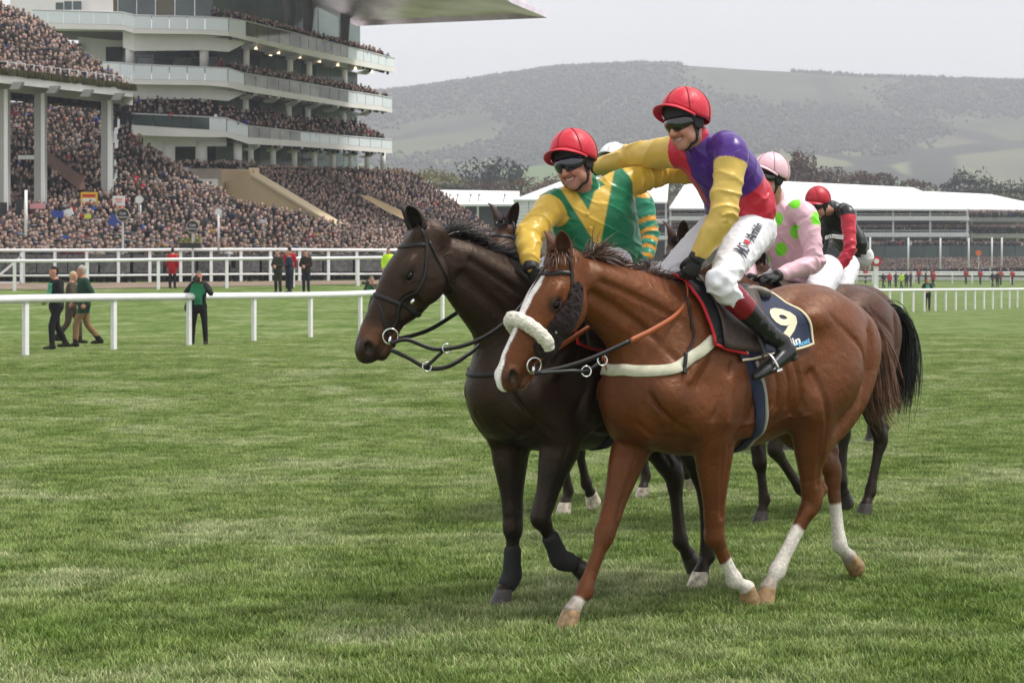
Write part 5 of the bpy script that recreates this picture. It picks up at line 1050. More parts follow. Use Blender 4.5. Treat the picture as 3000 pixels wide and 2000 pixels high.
# ---- the chestnut in front
CH = dict(name='horse', O=(.897, 9.17), a=40, vox=.0085, spec=.5, rough=.33, tint=(1, .70, .48), coat=(.116, .0320, .0086), belly=(.105, .033, .0105), blaze=1, nosedark=.45, nosecol=(.035, .024, .022),
  label='glossy chestnut horse with white blaze, socks and fleece noseband, nearest the camera',
  neck=[(.08, 0, 1.24, .20, .34), (.22, 0, 1.37, .165, .285), (.40, 0, 1.475, .125, .225), (.57, 0, 1.555, .098, .175), (.72, 0, 1.615, .080, .135), (.84, 0, 1.648, .068, .105)],
  head=dict(poll=(.885, 0, 1.735), dir=(.34, -.035, -.50), earaxis=(.24, 0, 1.0), earlen=.128, scale=1.0, thick=1.03),
  legs=dict(RF=dict(E=(.23, -.16, .92), K=(.51, -.085, .42), F=(.675, -.055, .165), C=(.765, -.045, .080), phi=0, hoof='pale'),
            LF=dict(E=(.03, .17, .915), K=(-.025, .13, .385), F=(-.185, .11, .145), C=(-.285, .105, .095), phi=.75, hoof='pale'),
            LH=dict(S=(-.64, .20, 1.0), H=(-.735, .14, .50), F=(-.49, .12, .165), C=(-.425, .115, .082), phi=0, hoof='pale'),
            RH=dict(S=(-.80, -.19, .98), H=(-1.21, -.13, .62), F=(-1.255, -.11, .20), C=(-1.335, -.105, .125), phi=1.15, hoof='pale')),
  socks=dict(RF=(1.10, 9), LF=(.52, 9), LH=(.38, 9), RH=(.42, 9)))
ch_root, ch_f, ch_hp, ch_e = make_horse(CH)
# ---- the dark bay beside it
DK = dict(name='horse', O=(.103, 9.25), a=40, vox=.0085, bx=-.18, spec=.42, rough=.33, tint=(1, .76, .60), coat=(.0160, .0080, .0050), points=(.006, .005, .005), pointz=.25, muzzle=(.115, .048, .024), nosedark=.9,
  label='dark bay horse with tan muzzle and black bridle, on the left of the two leaders',
  neck=[(-.09, 0, 1.25, .20, .34), (.05, 0, 1.40, .165, .285), (.20, 0, 1.53, .128, .235), (.35, -.01, 1.635, .100, .190), (.47, -.025, 1.715, .082, .145), (.585, -.045, 1.77, .070, .110)],
  head=dict(poll=(.675, -.058, 1.872), dir=(.285, -.115, -.525), earaxis=(.62, -.05, 1.0), earlen=.135, scale=1.0, thick=1.07),
  legs=dict(RF=dict(E=(.03, -.15, .90), K=(.025, -.12, .40), F=(.035, -.12, .155), C=(.085, -.12, .082), phi=0),
            LF=dict(E=(-.06, .17, .90), K=(.065, .14, .475), F=(-.075, .125, .255), C=(-.185, .12, .215), phi=1.35),
            LH=dict(S=(-.80, .20, 1.0), H=(-1.10, .14, .54), F=(-1.13, .12, .17), C=(-1.08, .12, .082), phi=0, hoof='cream'),
            RH=dict(S=(-.82, -.19, .98), H=(-1.13, -.13, .58), F=(-1.16, -.11, .22), C=(-1.22, -.105, .14), phi=1.0)))
dk_root, dk_f, dk_hp, dk_e = make_horse(DK)
def generic_neck(poll, bx=0.0, lat=0.0):
    B = np.array([.08 + bx, 0, 1.24]); p = np.array(poll) - np.array([.05, 0, .09]); o = []
    for t, a, b, bow in ((0, .20, .34, 0), (.2, .165, .285, .02), (.42, .125, .225, .03), (.64, .098, .175, .03), (.83, .080, .138, .015), (1, .068, .107, 0)):
        q = B + (p - B) * t; o.append((q[0], q[1] * t, q[2] + bow, a, b))
    return o
H3 = dict(name='horse', O=(1.74, 12.40), a=43, vox=.012, coat=(.052, .0155, .0068), rough=.33, points=(.007, .005, .005), pointz=.22, nosedark=.8,
  label='bay horse with black legs and tail, under the rider in pink spotted silks',
  head=dict(poll=(.93, 0, 1.86), dir=(.40, 0, -.46)),
  legs=dict(RF=dict(E=(.02, -.15, .90), K=(-.02, -.11, .43), F=(-.055, -.1, .165), C=(-.03, -.1, .082), phi=0),
            LF=dict(E=(.03, .17, .92), K=(.125, .14, .53), F=(-.16, .125, .25), C=(-.26, .12, .175), phi=1.25),
            LH=dict(S=(-.74, .20, 1.0), H=(-1.05, .14, .53), F=(-.955, .12, .17), C=(-.905, .12, .082), phi=0),
            RH=dict(S=(-.72, -.19, 1.0), H=(-.98, -.13, .57), F=(-.93, -.11, .22), C=(-.96, -.105, .13), phi=.7)))
H3['neck'] = generic_neck(H3['head']['poll']); h3_root, h3_f, h3_hp, h3_e = make_horse(H3)
H4 = dict(name='horse', O=(.47, 12.95), a=57, vox=.014, coat=(.042, .015, .008), points=(.007, .005, .005), pointz=.2, nosedark=.8,
  label='bay horse with pricked ears half hidden behind the two leaders',
  head=dict(poll=(.96, 0, 1.99), dir=(.45, 0, -.45), earaxis=(.05, 0, 1.0), earlen=.17, earout=.4),
  legs=dict(RF=dict(E=(.04, -.15, .90), K=(.03, -.11, .44), F=(-.02, -.1, .17), C=(.02, -.1, .082), phi=0, hoof='cream'),
            LF=dict(E=(.06, .17, .92), K=(.22, .13, .50), F=(.10, .12, .24), C=(.04, .12, .17), phi=.9, hoof='cream'),
            LH=dict(S=(-.74, .20, 1.0), H=(-1.15, .14, .55), F=(-1.33, .12, .24), C=(-1.42, .12, .17), phi=1.1, hoof='cream'),
            RH=dict(S=(-.74, -.19, 1.0), H=(-1.15, -.13, .55), F=(-1.17, -.11, .17), C=(-1.12, -.105, .082), phi=0, hoof='cream')))
H4['neck'] = generic_neck(H4['head']['poll']); h4_root, h4_f, h4_hp, h4_e = make_horse(H4)
H5 = dict(name='horse', O=(2.92, 18.0), a=45, vox=.019, coat=(.05, .018, .010), points=(.012, .009, .008), pointz=.2,
  label='dark bay horse of the hindmost rider, mostly hidden behind the others',
  head=dict(poll=(.85, 0, 1.80), dir=(.40, 0, -.46)),
  legs=dict(RF=dict(E=(.04, -.15, .90), K=(.16, -.11, .44), F=(.20, -.1, .17), C=(.25, -.1, .082), phi=0),
            LF=dict(E=(.03, .17, .92), K=(-.02, .13, .44), F=(-.13, .12, .17), C=(-.18, .12, .10), phi=.5),
            LH=dict(S=(-.70, .20, 1.0), H=(-.92, .14, .58), F=(-.86, .12, .30), C=(-.86, .12, .20), phi=.5),
            RH=dict(S=(-.74, -.19, 1.0), H=(-1.15, -.13, .55), F=(-1.2, -.11, .17), C=(-1.17, -.105, .082), phi=0)))
H5['neck'] = generic_neck(H5['head']['poll']); h5_root, h5_f, h5_hp, h5_e = make_horse(H5)
print('horses', time.time() - T0)
# ------------------------------------------------------------------ tack
def sub_empty(name, root, label, cat, group=None):
    o = bpy.data.objects.new(name, None); o.location = root.location; o.rotation_euler = root.rotation_euler; o.empty_display_size = .2
    link(o); tag(o, label, cat, group); return o
def grid_at(G, N, s, t):
    """bilinear point and normal of a patch grid at s (columns 0..1), t (rows 0..1)"""
    r, c, _ = G.shape; x = np.clip(s, 0, 1) * (c - 1); y = np.clip(t, 0, 1) * (r - 1); j = np.minimum(x.astype(int), c - 2); i = np.minimum(y.astype(int), r - 2); a = (x - j)[:, None]; b = (y - i)[:, None]
    f = lambda A: (A[i, j] * (1 - a) + A[i, j + 1] * a) * (1 - b) + (A[i + 1, j] * (1 - a) + A[i + 1, j + 1] * a) * b
    return f(G), f(N)
def print_on(G, N, txt, size, cs, ct, sw, th, m, parent, name, ang=0.0, off=.006, bold=0.0, flip=False, width=1.0):
    """print text on a cloth; sw, th = metres covered by the whole s and t range"""
    V, F = text_mesh(txt, size, bold, width); ca, sa = math.cos(ang), math.sin(ang); x = V[:, 0] * ca - V[:, 1] * sa; y = V[:, 0] * sa + V[:, 1] * ca
    s = cs + (x if not flip else -x) / sw; t = ct - y / th; P, Nn = grid_at(G, N, s, t)
    return mesh_obj(name, P + Nn * off, F, m, parent, True)
def bridle(root, f, hp, e, label, noseband=True, grackle=False, throat=True):
    e1, e2, e3 = e; B = sub_empty('bridle', root, label, 'bridle', 'bridles on the horses')
    strap(f, [hp(.045, .085, -.04), hp(.085, .075, .03), hp(.105, 0, .05), hp(.085, -.075, .03), hp(.045, -.085, -.04)], .022, .005).build('browband', M_LEATHER, B, True)
    for s in (1, -1):
        strap(f, [hp(-.03, 0, .03), hp(-.005, s * .06, .01), hp(.045, s * .09, -.05), hp(.20, s * .11, -.115), hp(.36, s * .08, -.115), hp(.485, s * .065, -.118)], .017, .005).build('cheek_strap', M_LEATHER, B, True)
        b = MB(); b.torus(hp(.505, s * .066, -.118), e2 * s + e1 * .15, .037, .0045, 24, 8); b.build('bit_ring', M_STEEL, B, True)
        k = MB(); k.tube([hp(.50, s * .055, -.116), hp(.535, s * .075, -.128)], [.010, .008], 10); k.build('bit_cheek', M_STEEL, B, True)
        k = MB(); k.tube([hp(.30, s * .092, -.122), hp(.325, s * .088, -.121)], .010, 8); k.build('buckle', M_STEEL, B, True)
    if throat: strap(f, [hp(.02, .085, -.05), hp(.10, .11, -.20), hp(.15, .06, -.28), hp(.15, -.06, -.28), hp(.10, -.11, -.20), hp(.02, -.085, -.05)], .012, .004, 12, .003).build('throat_lash', M_LEATHER, B, True)
    if noseband: strap(f, [hp(.345, .02, -.22), hp(.35, .075, -.12), hp(.36, .06, -.02), hp(.365, 0, .03), hp(.36, -.06, -.02), hp(.35, -.075, -.12), hp(.345, -.02, -.22)], .024, .006).build('noseband', M_LEATHER, B, True)
    if grackle:
        strap(f, [hp(.365, .0, .02), hp(.43, .055, -.03), hp(.50, .06, -.10), hp(.53, .03, -.18)], .014, .004).build('grackle_strap', M_LEATHER, B, True)
        strap(f, [hp(.365, .0, .02), hp(.43, -.055, -.03), hp(.50, -.06, -.10), hp(.53, -.03, -.18)], .014, .004).build('grackle_strap', M_LEATHER, B, True)
    return B
def free_strap(pts, w, th, m, name, parent, up=(0, 0, 1)):
    C = catmull(pts, 8); b = MB(); T = np.gradient(C, axis=0); T /= np.linalg.norm(T, axis=1, keepdims=True); lt = np.cross(T, np.array(up, float)); lt /= np.linalg.norm(lt, axis=1, keepdims=True); u = np.cross(lt, T)
    for i in range(len(C)):
        for a_, b_ in ((-th / 2, -w / 2), (th / 2, -w / 2), (th / 2, w / 2), (-th / 2, w / 2)): b.V.append(tuple(C[i] + lt[i] * a_ + u[i] * b_))
    for i in range(len(C) - 1):
        for k in range(4): q = i * 4 + k; r = i * 4 + (k + 1) % 4; b.F.append((q, r, r + 4, q + 4))
    b.F.append((3, 2, 1, 0)); n = (len(C) - 1) * 4; b.F.append((n, n + 1, n + 2, n + 3))
    return b.build(name, m, parent, True)
def drape(f, x0, x1, zb0, zb1, nr=33, nc=15, ztop=1.62, off=.012, thick=.004, both=True, push=None, bx=0.0, t0=0.0):
    """cloth over the back. x0, x1: (top, bottom) x of the front and rear edges; zb: height of the bottom edge there"""
    ts = np.linspace(-1, 1, nr) if both else np.linspace(t0, 1, nr); G = np.zeros((nr, nc, 3))
    for i, t in enumerate(ts):
        q = abs(t)
        for j in range(nc):
            w = j / (nc - 1); xa = x0[0] + (x0[1] - x0[0]) * q; xb = x1[0] + (x1[1] - x1[0]) * q; zb = zb0 + (zb1 - zb0) * w
            G[i, j] = (xa + (xb - xa) * w + bx, np.sign(t) * (.34 * math.sin(q * math.pi / 2) + .004), ztop + (zb - ztop) * q ** 1.5)
    return patch(f, G, off, thick, push)
# ---- chestnut
B = bridle(ch_root, ch_f, ch_hp, ch_e, 'black bridle with fleece noseband and cheekpieces on the chestnut', noseband=False, throat=False)
e1, e2, e3 = ch_e
C, N = ch_f.snap(catmull([ch_hp(.40, .075, -.13), ch_hp(.375, .07, -.06), ch_hp(.365, .045, .02), ch_hp(.36, 0, .04), ch_hp(.365, -.045, .02), ch_hp(.375, -.07, -.06), ch_hp(.40, -.075, -.13)], 10), .024)
C = catmull(C[::3], 10); fm = MB(); fm.tube(C, [.031 for i in range(len(C))], 30); o = fm.build('fleece_noseband', M_FLEECE, B, True)
v = np.array([q.co[:] for q in o.data.vertices]); ctr = C[np.argmin(np.linalg.norm(v[:, None] - C[None], axis=2), axis=1)]; rd = v - ctr; rd /= np.linalg.norm(rd, axis=1, keepdims=True) + 1e-9; v += rd * (np.abs(vnoise(v, 38, 1)) * .006 + vnoise(v, 170, 2) * .002)[:, None]; o.data.vertices.foreach_set('co', v.astype(np.float32).ravel())
for s in (1, -1):
    C, N = ch_f.snap(catmull([ch_hp(.085, s * .10, -.10), ch_hp(.18, s * .11, -.125), ch_hp(.28, s * .10, -.13), ch_hp(.37, s * .08, -.13), ch_hp(.43, s * .07, -.12)], 10), .012)
    fl = Field(C.min(0) - .08, C.max(0) + .08, .006); n = len(C); fl.tube([(*C[i], .020 + .012 * math.sin(math.pi * (.12 + .8 * i / (n - 1))), .020 + .040 * math.sin(math.pi * (.10 + .62 * i / (n - 1)))) for i in range(0, n, 5)], e2, k=.01)
    v, q = fl.mesh(1, 1); v += (vnoise(v, 60, 4) * .005 + vnoise(v, 140, 5) * .003)[:, None]; mesh_obj('fleece_cheekpiece', v, q, M_FLEECE_DARK, B)
free_strap([ch_hp(.05, 0, .045), ch_hp(.2, -.004, .048), ch_hp(.36, -.006, .03)], .010, .004, M_LEATHER, 'face_strap', B, up=e3)
HAND_L1 = np.array([.09, .055, 1.66])
bitL = ch_hp(.54, .085, -.13)
free_strap([bitL, (.95, .12, 1.245), (.82, .165, 1.285), (.63, .215, 1.36)], .020, .006, M_LEATHER, 'rein', B)
free_strap([(.63, .215, 1.36), (.48, .215, 1.41), (.30, .185, 1.475), (.17, .13, 1.545), (.12, .075, 1.63), (.10, .03, 1.66)], .026, .007, M_ORANGE, 'rein_grip', B)
free_strap([bitL, (.93, .13, 1.225), (.84, .145, 1.225), (.76, .15, 1.262)], .016, .005, M_LEATHER, 'martingale_strap', B)
for p in ((.845, .145, 1.222), (.755, .157, 1.270)):
    b = MB(); b.torus(p, (.35, 1, .1), .024, .004, 20, 8); b.build('martingale_ring', M_STEEL, B, True)
bitR = ch_hp(.54, -.085, -.13)
free_strap([bitR, (.90, -.13, 1.27), (.72, -.17, 1.33), (.5, -.20, 1.42), (.3, -.16, 1.52), (.14, -.06, 1.65), (.10, .03, 1.665)], .024, .006, M_ORANGE, 'rein_grip', B)
free_strap([(.755, .157, 1.270), (.70, .10, 1.30), (.60, .02, 1.22)], .014, .004, M_ORANGE, 'martingale_strap', B)
# breast girth
K = sub_empty('breast_girth', ch_root, 'cream webbing breast girth across the chestnut chest', 'breast girth')
strap(ch_f, [(.10, .33, 1.375), (.24, .30, 1.305), (.36, .25, 1.235), (.46, .12, 1.205), (.49, 0, 1.20), (.46, -.12, 1.205), (.36, -.25, 1.235), (.10, -.33, 1.375)], .058, .008, 12, .003).build('webbing', M_WEB, K, True)
strap(ch_f, [(.32, .27, 1.20), (.31, .27, 1.25), (.30, .27, 1.31)], .018, .010, 6, .008).build('keeper', M_LEATHER, K, True)
strap(ch_f, [(.10, .33, 1.39), (.04, .33, 1.42), (-.03, .32, 1.46)], .034, .006, 8, .022).build('buckle_strap', M_LEATHER, K, True)
strap(ch_f, [(.30, .27, 1.29), (.22, .24, 1.38), (.20, .18, 1.49), (.16, .06, 1.60), (.16, -.06, 1.60), (.20, -.18, 1.49), (.30, -.27, 1.29)], .012, .004, 10, .004).build('neck_strap', M_LEATHER, K, True)

# saddle pad, saddle and number cloth
def saddlery(root, f, label_pad, number, bx=0.0, prints=None, pad=True, full=True):
    NC = sub_empty('number_cloth', root, label_pad, 'number cloth', 'number cloths under the saddles')
    rg = np.random.default_rng(3); pu = vnoise(np.random.default_rng(4).normal(size=(33 * 15, 3)) * 0 + np.array([[i * .12, j * .35, 0] for i in range(33) for j in range(15)]), 1.5, 8).reshape(33, 15) * .006 + .004
    V, F, G, N = drape(f, (-.02, -.06), (-.50, -.585), 1.262, 1.325, both=True, bx=bx, push=pu); mesh_obj('cloth', V, F, M_NAVY, NC)
    r, c, _ = G.shape
    def edge(idx, w, off, name):
        C = np.array([G[i, j] for i, j in idx]); Nn = np.array([N[i, j] for i, j in idx]); T = np.gradient(C, axis=0); T /= np.linalg.norm(T, axis=1, keepdims=True); S_ = np.cross(Nn, T); b = MB()
        for p, n_, s_ in zip(C, Nn, S_):
            for a_, h_ in ((0, .003), (w, .003), (w, .0075), (0, .0075)): b.V.append(tuple(p + s_ * a_ + n_ * h_))
        for i in range(len(C) - 1):
            for k in range(4): q = i * 4 + k; q2 = i * 4 + (k + 1) % 4; b.F.append((q, q2, q2 + 4, q + 4))
        return b.build(name, M_CREAM, NC, True)
    edge([(i, c - 1) for i in range(r)], -.012, 0, 'binding'); edge([(r - 1, j) for j in range(c)], .012, 0, 'binding'); edge([(0, j) for j in range(c)], -.012, 0, 'binding')
    if number: print_on(G, N, number, .30, .76, .815, .50, 1.06, M_CREAM, NC, 'number', ang=-.10, bold=.012, off=.0085, width=.8)
    if prints:
        for txt, size, cs, ct, m in prints: print_on(G, N, txt, size, cs, ct, .50, 1.06, m, NC, 'lettering', off=.0085, bold=.002)
    short = 'on the ' + label_pad.split('on the ')[-1]
    SD = sub_empty('saddle', root, 'small dark racing saddle ' + short, 'saddle', 'racing saddles')
    if pad:
        V, F, G2, N2 = drape(f, (.135, .115), (.0, -.10), 1.345, 1.30, 25, 9, off=.020, thick=.010, bx=bx); mesh_obj('pad', V, F, M_BLACKPAD, SD)
        C = [tuple(G2[i, 0] + N2[i, 0] * .008) for i in range(25)]; b = MB(); b.tube(C, .0085, 8); b.build('pad_binding', M_REDCLOTH, SD, True)
        C = [tuple(G2[i, 8] + N2[i, 8] * .012) for i in range(25)]; b = MB(); b.tube(C, .005, 6); b.build('pad_piping', M_CREAM, SD, True)
        C = [tuple(G2[24, j] + N2[24, j] * .008) for j in range(9)]; b = MB(); b.tube(C, .0085, 8); b.build('pad_binding', M_REDCLOTH, SD, True)
    pu = np.array([[.012 + .018 * math.exp(-((t) / .3) ** 2) for j in range(13)] for t in np.linspace(-1, 1, 25)])
    V, F, G3, N3 = drape(f, (.06, .055), (-.40, -.20), 1.33, 1.30, 25, 13, off=.028, thick=.008, bx=bx, push=pu); mesh_obj('flap', V, F, M_BROWN_LEATHER, SD)
    ct = Field((-.58 + bx, -.2, 1.50), (-.28 + bx, .2, 1.72), .008); ct.ell((-.43 + bx, 0, 1.585), (.075, .13, .030), np.array([[.94, 0, .34], [0, 1, 0], [-.34, 0, .94]]), k=.02); ct.ell((-.33 + bx, 0, 1.60), (.09, .09, .02), k=.03)
    v, q = ct.mesh(); mesh_obj('cantle', v, q, mat('cantle_suede', (.30, .26, .23), rough=.8, noise=(30, .2)), SD)
    GI = sub_empty('girth', root, 'dark webbing girth strap ' + short, 'girth', 'girths')
    strap(f, [(-.13 + bx, .33, 1.28), (-.16 + bx, .33, 1.12), (-.20 + bx, .26, .93), (-.24 + bx, .10, .80), (-.24 + bx, -.10, .80), (-.20 + bx, -.26, .93), (-.16 + bx, -.33, 1.12), (-.13 + bx, -.33, 1.28)], .065, .010, 12, .002).build('webbing', M_NAVY, GI, True)
    strap(f, [(-.165 + bx, .33, 1.26), (-.20 + bx, .33, 1.12), (-.245 + bx, .26, .93), (-.275 + bx, .10, .80)], .022, .008, 12, .010).build('edge_strap', mat('grey_web', (.32, .31, .27), rough=.8), GI, True)
    return NC, SD
saddlery(ch_root, ch_f, 'navy number cloth with cream 9 on the chestnut', '9', prints=[('Amlin', .075, .66, .945, M_WHITE_PRINT), ('ct \u2022 host', .042, .80, .968, M_BLUE_PRINT)])
# ---- dark bay
B2 = bridle(dk_root, dk_f, dk_hp, dk_e, 'black bridle with crossed noseband on the dark bay', grackle=True)
d1, d2, d3 = dk_e; bl = dk_hp(.535, .085, -.13)
free_strap([bl, (.78, .0, 1.36), (.66, .07, 1.315), (.50, .14, 1.345), (.32, .17, 1.44), (.10, .13, 1.60), (-.02, .06, 1.68)], .020, .006, M_LEATHER, 'rein', B2)
free_strap([bl + [0, 0, -.03], (.77, -.01, 1.275), (.69, .04, 1.225), (.60, .08, 1.232), (.48, .09, 1.29), (.40, .07, 1.33)], .020, .006, M_LEATHER, 'martingale_strap', B2)
free_strap([(.70, .045, 1.235), (.63, .08, 1.305), (.615, .09, 1.318)], .016, .005, M_LEATHER, 'martingale_strap', B2)
for p in ((.70, .045, 1.232), (.615, .09, 1.318)):
    b = MB(); b.torus(p, (.3, 1, .1), .022, .0035, 20, 8); b.build('martingale_ring', M_STEEL, B2, True)
br = dk_hp(.535, -.085, -.13); free_strap([br, (.74, -.22, 1.35), (.5, -.2, 1.40), (.2, -.16, 1.56), (-.02, .0, 1.68)], .02, .006, M_LEATHER, 'rein', B2)
K2 = sub_empty('breast_girth', dk_root, 'thin black breast strap round the neck of the dark bay', 'breast girth')
strap(dk_f, [(-.05, .33, 1.40), (.16, .28, 1.28), (.32, .14, 1.20), (.37, 0, 1.18), (.32, -.14, 1.20), (.16, -.28, 1.28), (-.05, -.33, 1.40)], .028, .006, 12, .003).build('webbing', M_LEATHER, K2, True)
saddlery(dk_root, dk_f, 'navy number cloth on the dark bay beside the chestnut', None, bx=-.18)
for kk in ('RF', 'LF'):
    J = DK['legs'][kk]; Fe = np.array(J['F']); Kn = np.array(J['K']); Cc = np.array(J['C']); d = Fe - Kn
    bt = Field(np.minimum(np.minimum(Fe, Kn), Cc) - .1, np.maximum(np.maximum(Fe, Kn), Cc) + .1, .006)
    bt.tube([(*(Kn + d * .50), .040, .046), (*(Kn + d * .75), .040, .048), (*Fe, .047, .054), (*(Fe + (Cc - Fe) * .55), .044, .05)], LATY, k=.01)
    v, q = bt.mesh(); o = mesh_obj('tendon_boot', v, q, mat('neoprene', (.013, .013, .014), rough=.8, bump=(90, .3, .004))); o.location = dk_root.location; o.rotation_euler = dk_root.rotation_euler
    tag(o, 'black tendon boot on the ' + ('straight' if kk == 'RF' else 'lifted') + ' foreleg of the dark bay', 'boot', 'tendon boots')
# ---- the horses behind
bridle(h3_root, h3_f, h3_hp, h3_e, 'black bridle on the bay under the pink rider'); saddlery(h3_root, h3_f, 'navy number cloth on the bay under the pink rider', '1', pad=False)
bridle(h4_root, h4_f, h4_hp, h4_e, 'black bridle on the half hidden bay with pricked ears'); saddlery(h4_root, h4_f, 'navy number cloth on the half hidden bay', None, pad=False)
saddlery(h5_root, h5_f, 'navy number cloth on the hindmost horse', None, pad=False)
# ---- manes and tails
mane(ch_root, None, [(.16, 0, 1.605), (.32, 0, 1.665), (.48, 0, 1.70), (.62, 0, 1.735), (.74, 0, 1.75)], 2600, (.060, .024, .012), (.08, .16), (-.75, -.15, .50), 3, .16, (-.10, -.03, .0), w=.0042, curl=.18)
mane(ch_root, None, [(.80, 0, 1.76), (.88, 0, 1.765), (.93, 0, 1.745)], 200, (.085, .035, .016), (.07, .12), (.2, .15, .4), 4, .35, (.1, .06, 0), 'forelock', w=.006)
mane(dk_root, None, [(-.02, 0, 1.63), (.14, 0, 1.70), (.30, 0, 1.775), (.44, -.01, 1.835), (.56, -.03, 1.868)], 2600, (.0085, .0062, .0055), (.10, .18), (-.75, -.1, .5), 6, .12, (-.12, -.02, .0), w=.0042, curl=.15)
mane(dk_root, None, [(.58, -.04, 1.88), (.65, -.05, 1.885)], 90, (.010, .0075, .007), (.06, .10), (.2, -.1, .3), 7, .35, (.1, 0, 0), 'forelock', w=.006)
for r_, P_, sd in ((h3_root, H3, 8), (h4_root, H4, 9), (h5_root, H5, 10)):
    nk = np.array(P_['neck']); tp = [(q[0] - .45 * q[4], q[1], q[2] + .86 * q[4]) for q in nk[1:]]
    mane(r_, None, tp, 350, (.008, .006, .006), (.10, .16), (-.1, -.7, .3), sd, .25, w=.011)
    pp = np.array(P_['head']['poll']); mane(r_, None, [pp + [-.05, 0, .05], pp + [.02, 0, .045]], 90, (.008, .006, .006), (.06, .1), (.3, .05, .3), sd + 20, .35, name='forelock', w=.008)
tail(ch_root, None, [(-1.235, 0, 1.46), (-1.30, .0, 1.42), (-1.37, .01, 1.28), (-1.40, .02, 1.12), (-1.43, .03, .98), (-1.50, .05, .90)], 1100, (.13, .055, .026), spread=.030, w=.0055, curl=.05)
tail(h3_root, None, [(-1.235, 0, 1.46), (-1.32, .05, 1.42), (-1.43, .06, 1.28), (-1.47, .05, 1.05), (-1.46, .04, .82), (-1.44, .03, .68)], 800, (.007, .006, .006), seed=12, spread=.03, w=.007, curl=.04)
tail(dk_root, None, [(-1.355, 0, 1.46), (-1.42, .0, 1.40), (-1.46, 0, 1.25), (-1.47, 0, 1.0), (-1.46, 0, .75)], 250, (.007, .006, .006), seed=13, spread=.03, w=.012)
tail(h4_root, None, [(-1.235, 0, 1.46), (-1.31, .0, 1.40), (-1.36, 0, 1.25), (-1.38, 0, 1.0), (-1.36, 0, .75)], 250, (.007, .006, .006), seed=14, spread=.03, w=.012)
tail(h5_root, None, [(-1.235, 0, 1.46), (-1.31, .0, 1.40), (-1.36, 0, 1.25), (-1.38, 0, 1.0), (-1.36, 0, .75)], 200, (.007, .006, .006), seed=15, spread=.03, w=.014)
print('tack', time.time() - T0)
# ------------------------------------------------------------------ riders
SKIN = np.array([.46, .235, .165]); SKIN2 = np.array([.42, .20, .145])
def silk_mat(name, rough=.34, bump=1.0, attr=True, color=(.8, .8, .8)):
    if name in MATS: return MATS[name]
    m = mat(name, color, attr=attr, rough=rough, spec=.45, sheen=.15); t = m.node_tree; b = t.nodes['Principled BSDF']; tcn = t.nodes.new('ShaderNodeTexCoord')
    n = t.nodes.new('ShaderNodeTexNoise'); n.inputs['Scale'].default_value = 7; n.inputs['Detail'].default_value = 2; n.inputs['Distortion'].default_value = .9
    t.links.new(tcn.outputs['Object'], n.inputs['Vector']); ab = t.nodes.new('ShaderNodeMath'); ab.operation = 'SUBTRACT'; ab.inputs[1].default_value = .5; t.links.new(n.outputs['Fac'], ab.inputs[0])
    a2 = t.nodes.new('ShaderNodeMath'); a2.operation = 'ABSOLUTE'; t.links.new(ab.outputs[0], a2.inputs[0])
    bn = t.nodes.new('ShaderNodeBump'); bn.inputs['Strength'].default_value = .38 * bump; bn.inputs['Distance'].default_value = .03
    t.links.new(a2.outputs[0], bn.inputs['Height']); t.links.new(bn.outputs[0], b.inputs['Normal'])
    return m
def orient(fwd, up):
    f = unit(fwd); l = unit(np.cross(up, f)); u = np.cross(f, l); return f, l, u
def hand_mesh(wrist, d, palm_n, thumb_side, curl=1.0, sc=1.0, vox=.0045, spread=.0):
    """gloved hand: d = wrist to knuckles, palm_n = out of the palm, thumb_side = +-1 along cross(d, palm_n)"""
    w = np.array(wrist, float); d = unit(d); n = unit(np.array(palm_n, float) - (np.array(palm_n) @ d) * d); s = np.cross(d, n) * thumb_side
    f = Field(w - .16 * sc, w + .16 * sc + d * .06, vox); R = np.array([d, s, n])
    f.tube([(*(w - d * .03), .030 * sc, .023 * sc), (*(w + d * .01), .031 * sc, .021 * sc), (*(w + d * .05 * sc), .040 * sc, .019 * sc), (*(w + d * .085 * sc), .041 * sc, .016 * sc)], s, k=.012)
    for i, (o, L) in enumerate(((.030, .078), (.010, .086), (-.011, .080), (-.030, .062))):
        p = w + d * .085 * sc + s * o * sc; a = 0; q = [(*(p - d * .015), .0105 * sc, .0105 * sc)]
        for j, fr in enumerate((.45, .32, .23)):
            a += curl * (.75, .95, .55)[j]; st = L * fr * sc; p = p + (d * math.cos(a) + n * math.sin(a)) * st + s * spread * (1.5 - i) * .01; r = (.0100, .0092, .0080)[j] * sc; q.append((*p, r, r))
        f.tube(q, s, k=.005, n=4)
    p = w + d * .02 * sc + s * .030 * sc; q = [(*p, .015 * sc, .015 * sc)]
    for j, (ds, dd, dn, L) in enumerate(((.45, .7, .35, .032), (.05, .8, .6, .028), (-.4, .6, .8, .022))):
        p = p + unit(s * ds + d * dd + n * dn * curl) * L * sc; r = (.0125, .011, .0092)[j] * sc; q.append((*p, r, r))
    f.tube(q, n, k=.010, n=4)
    return f.mesh(1, 1)
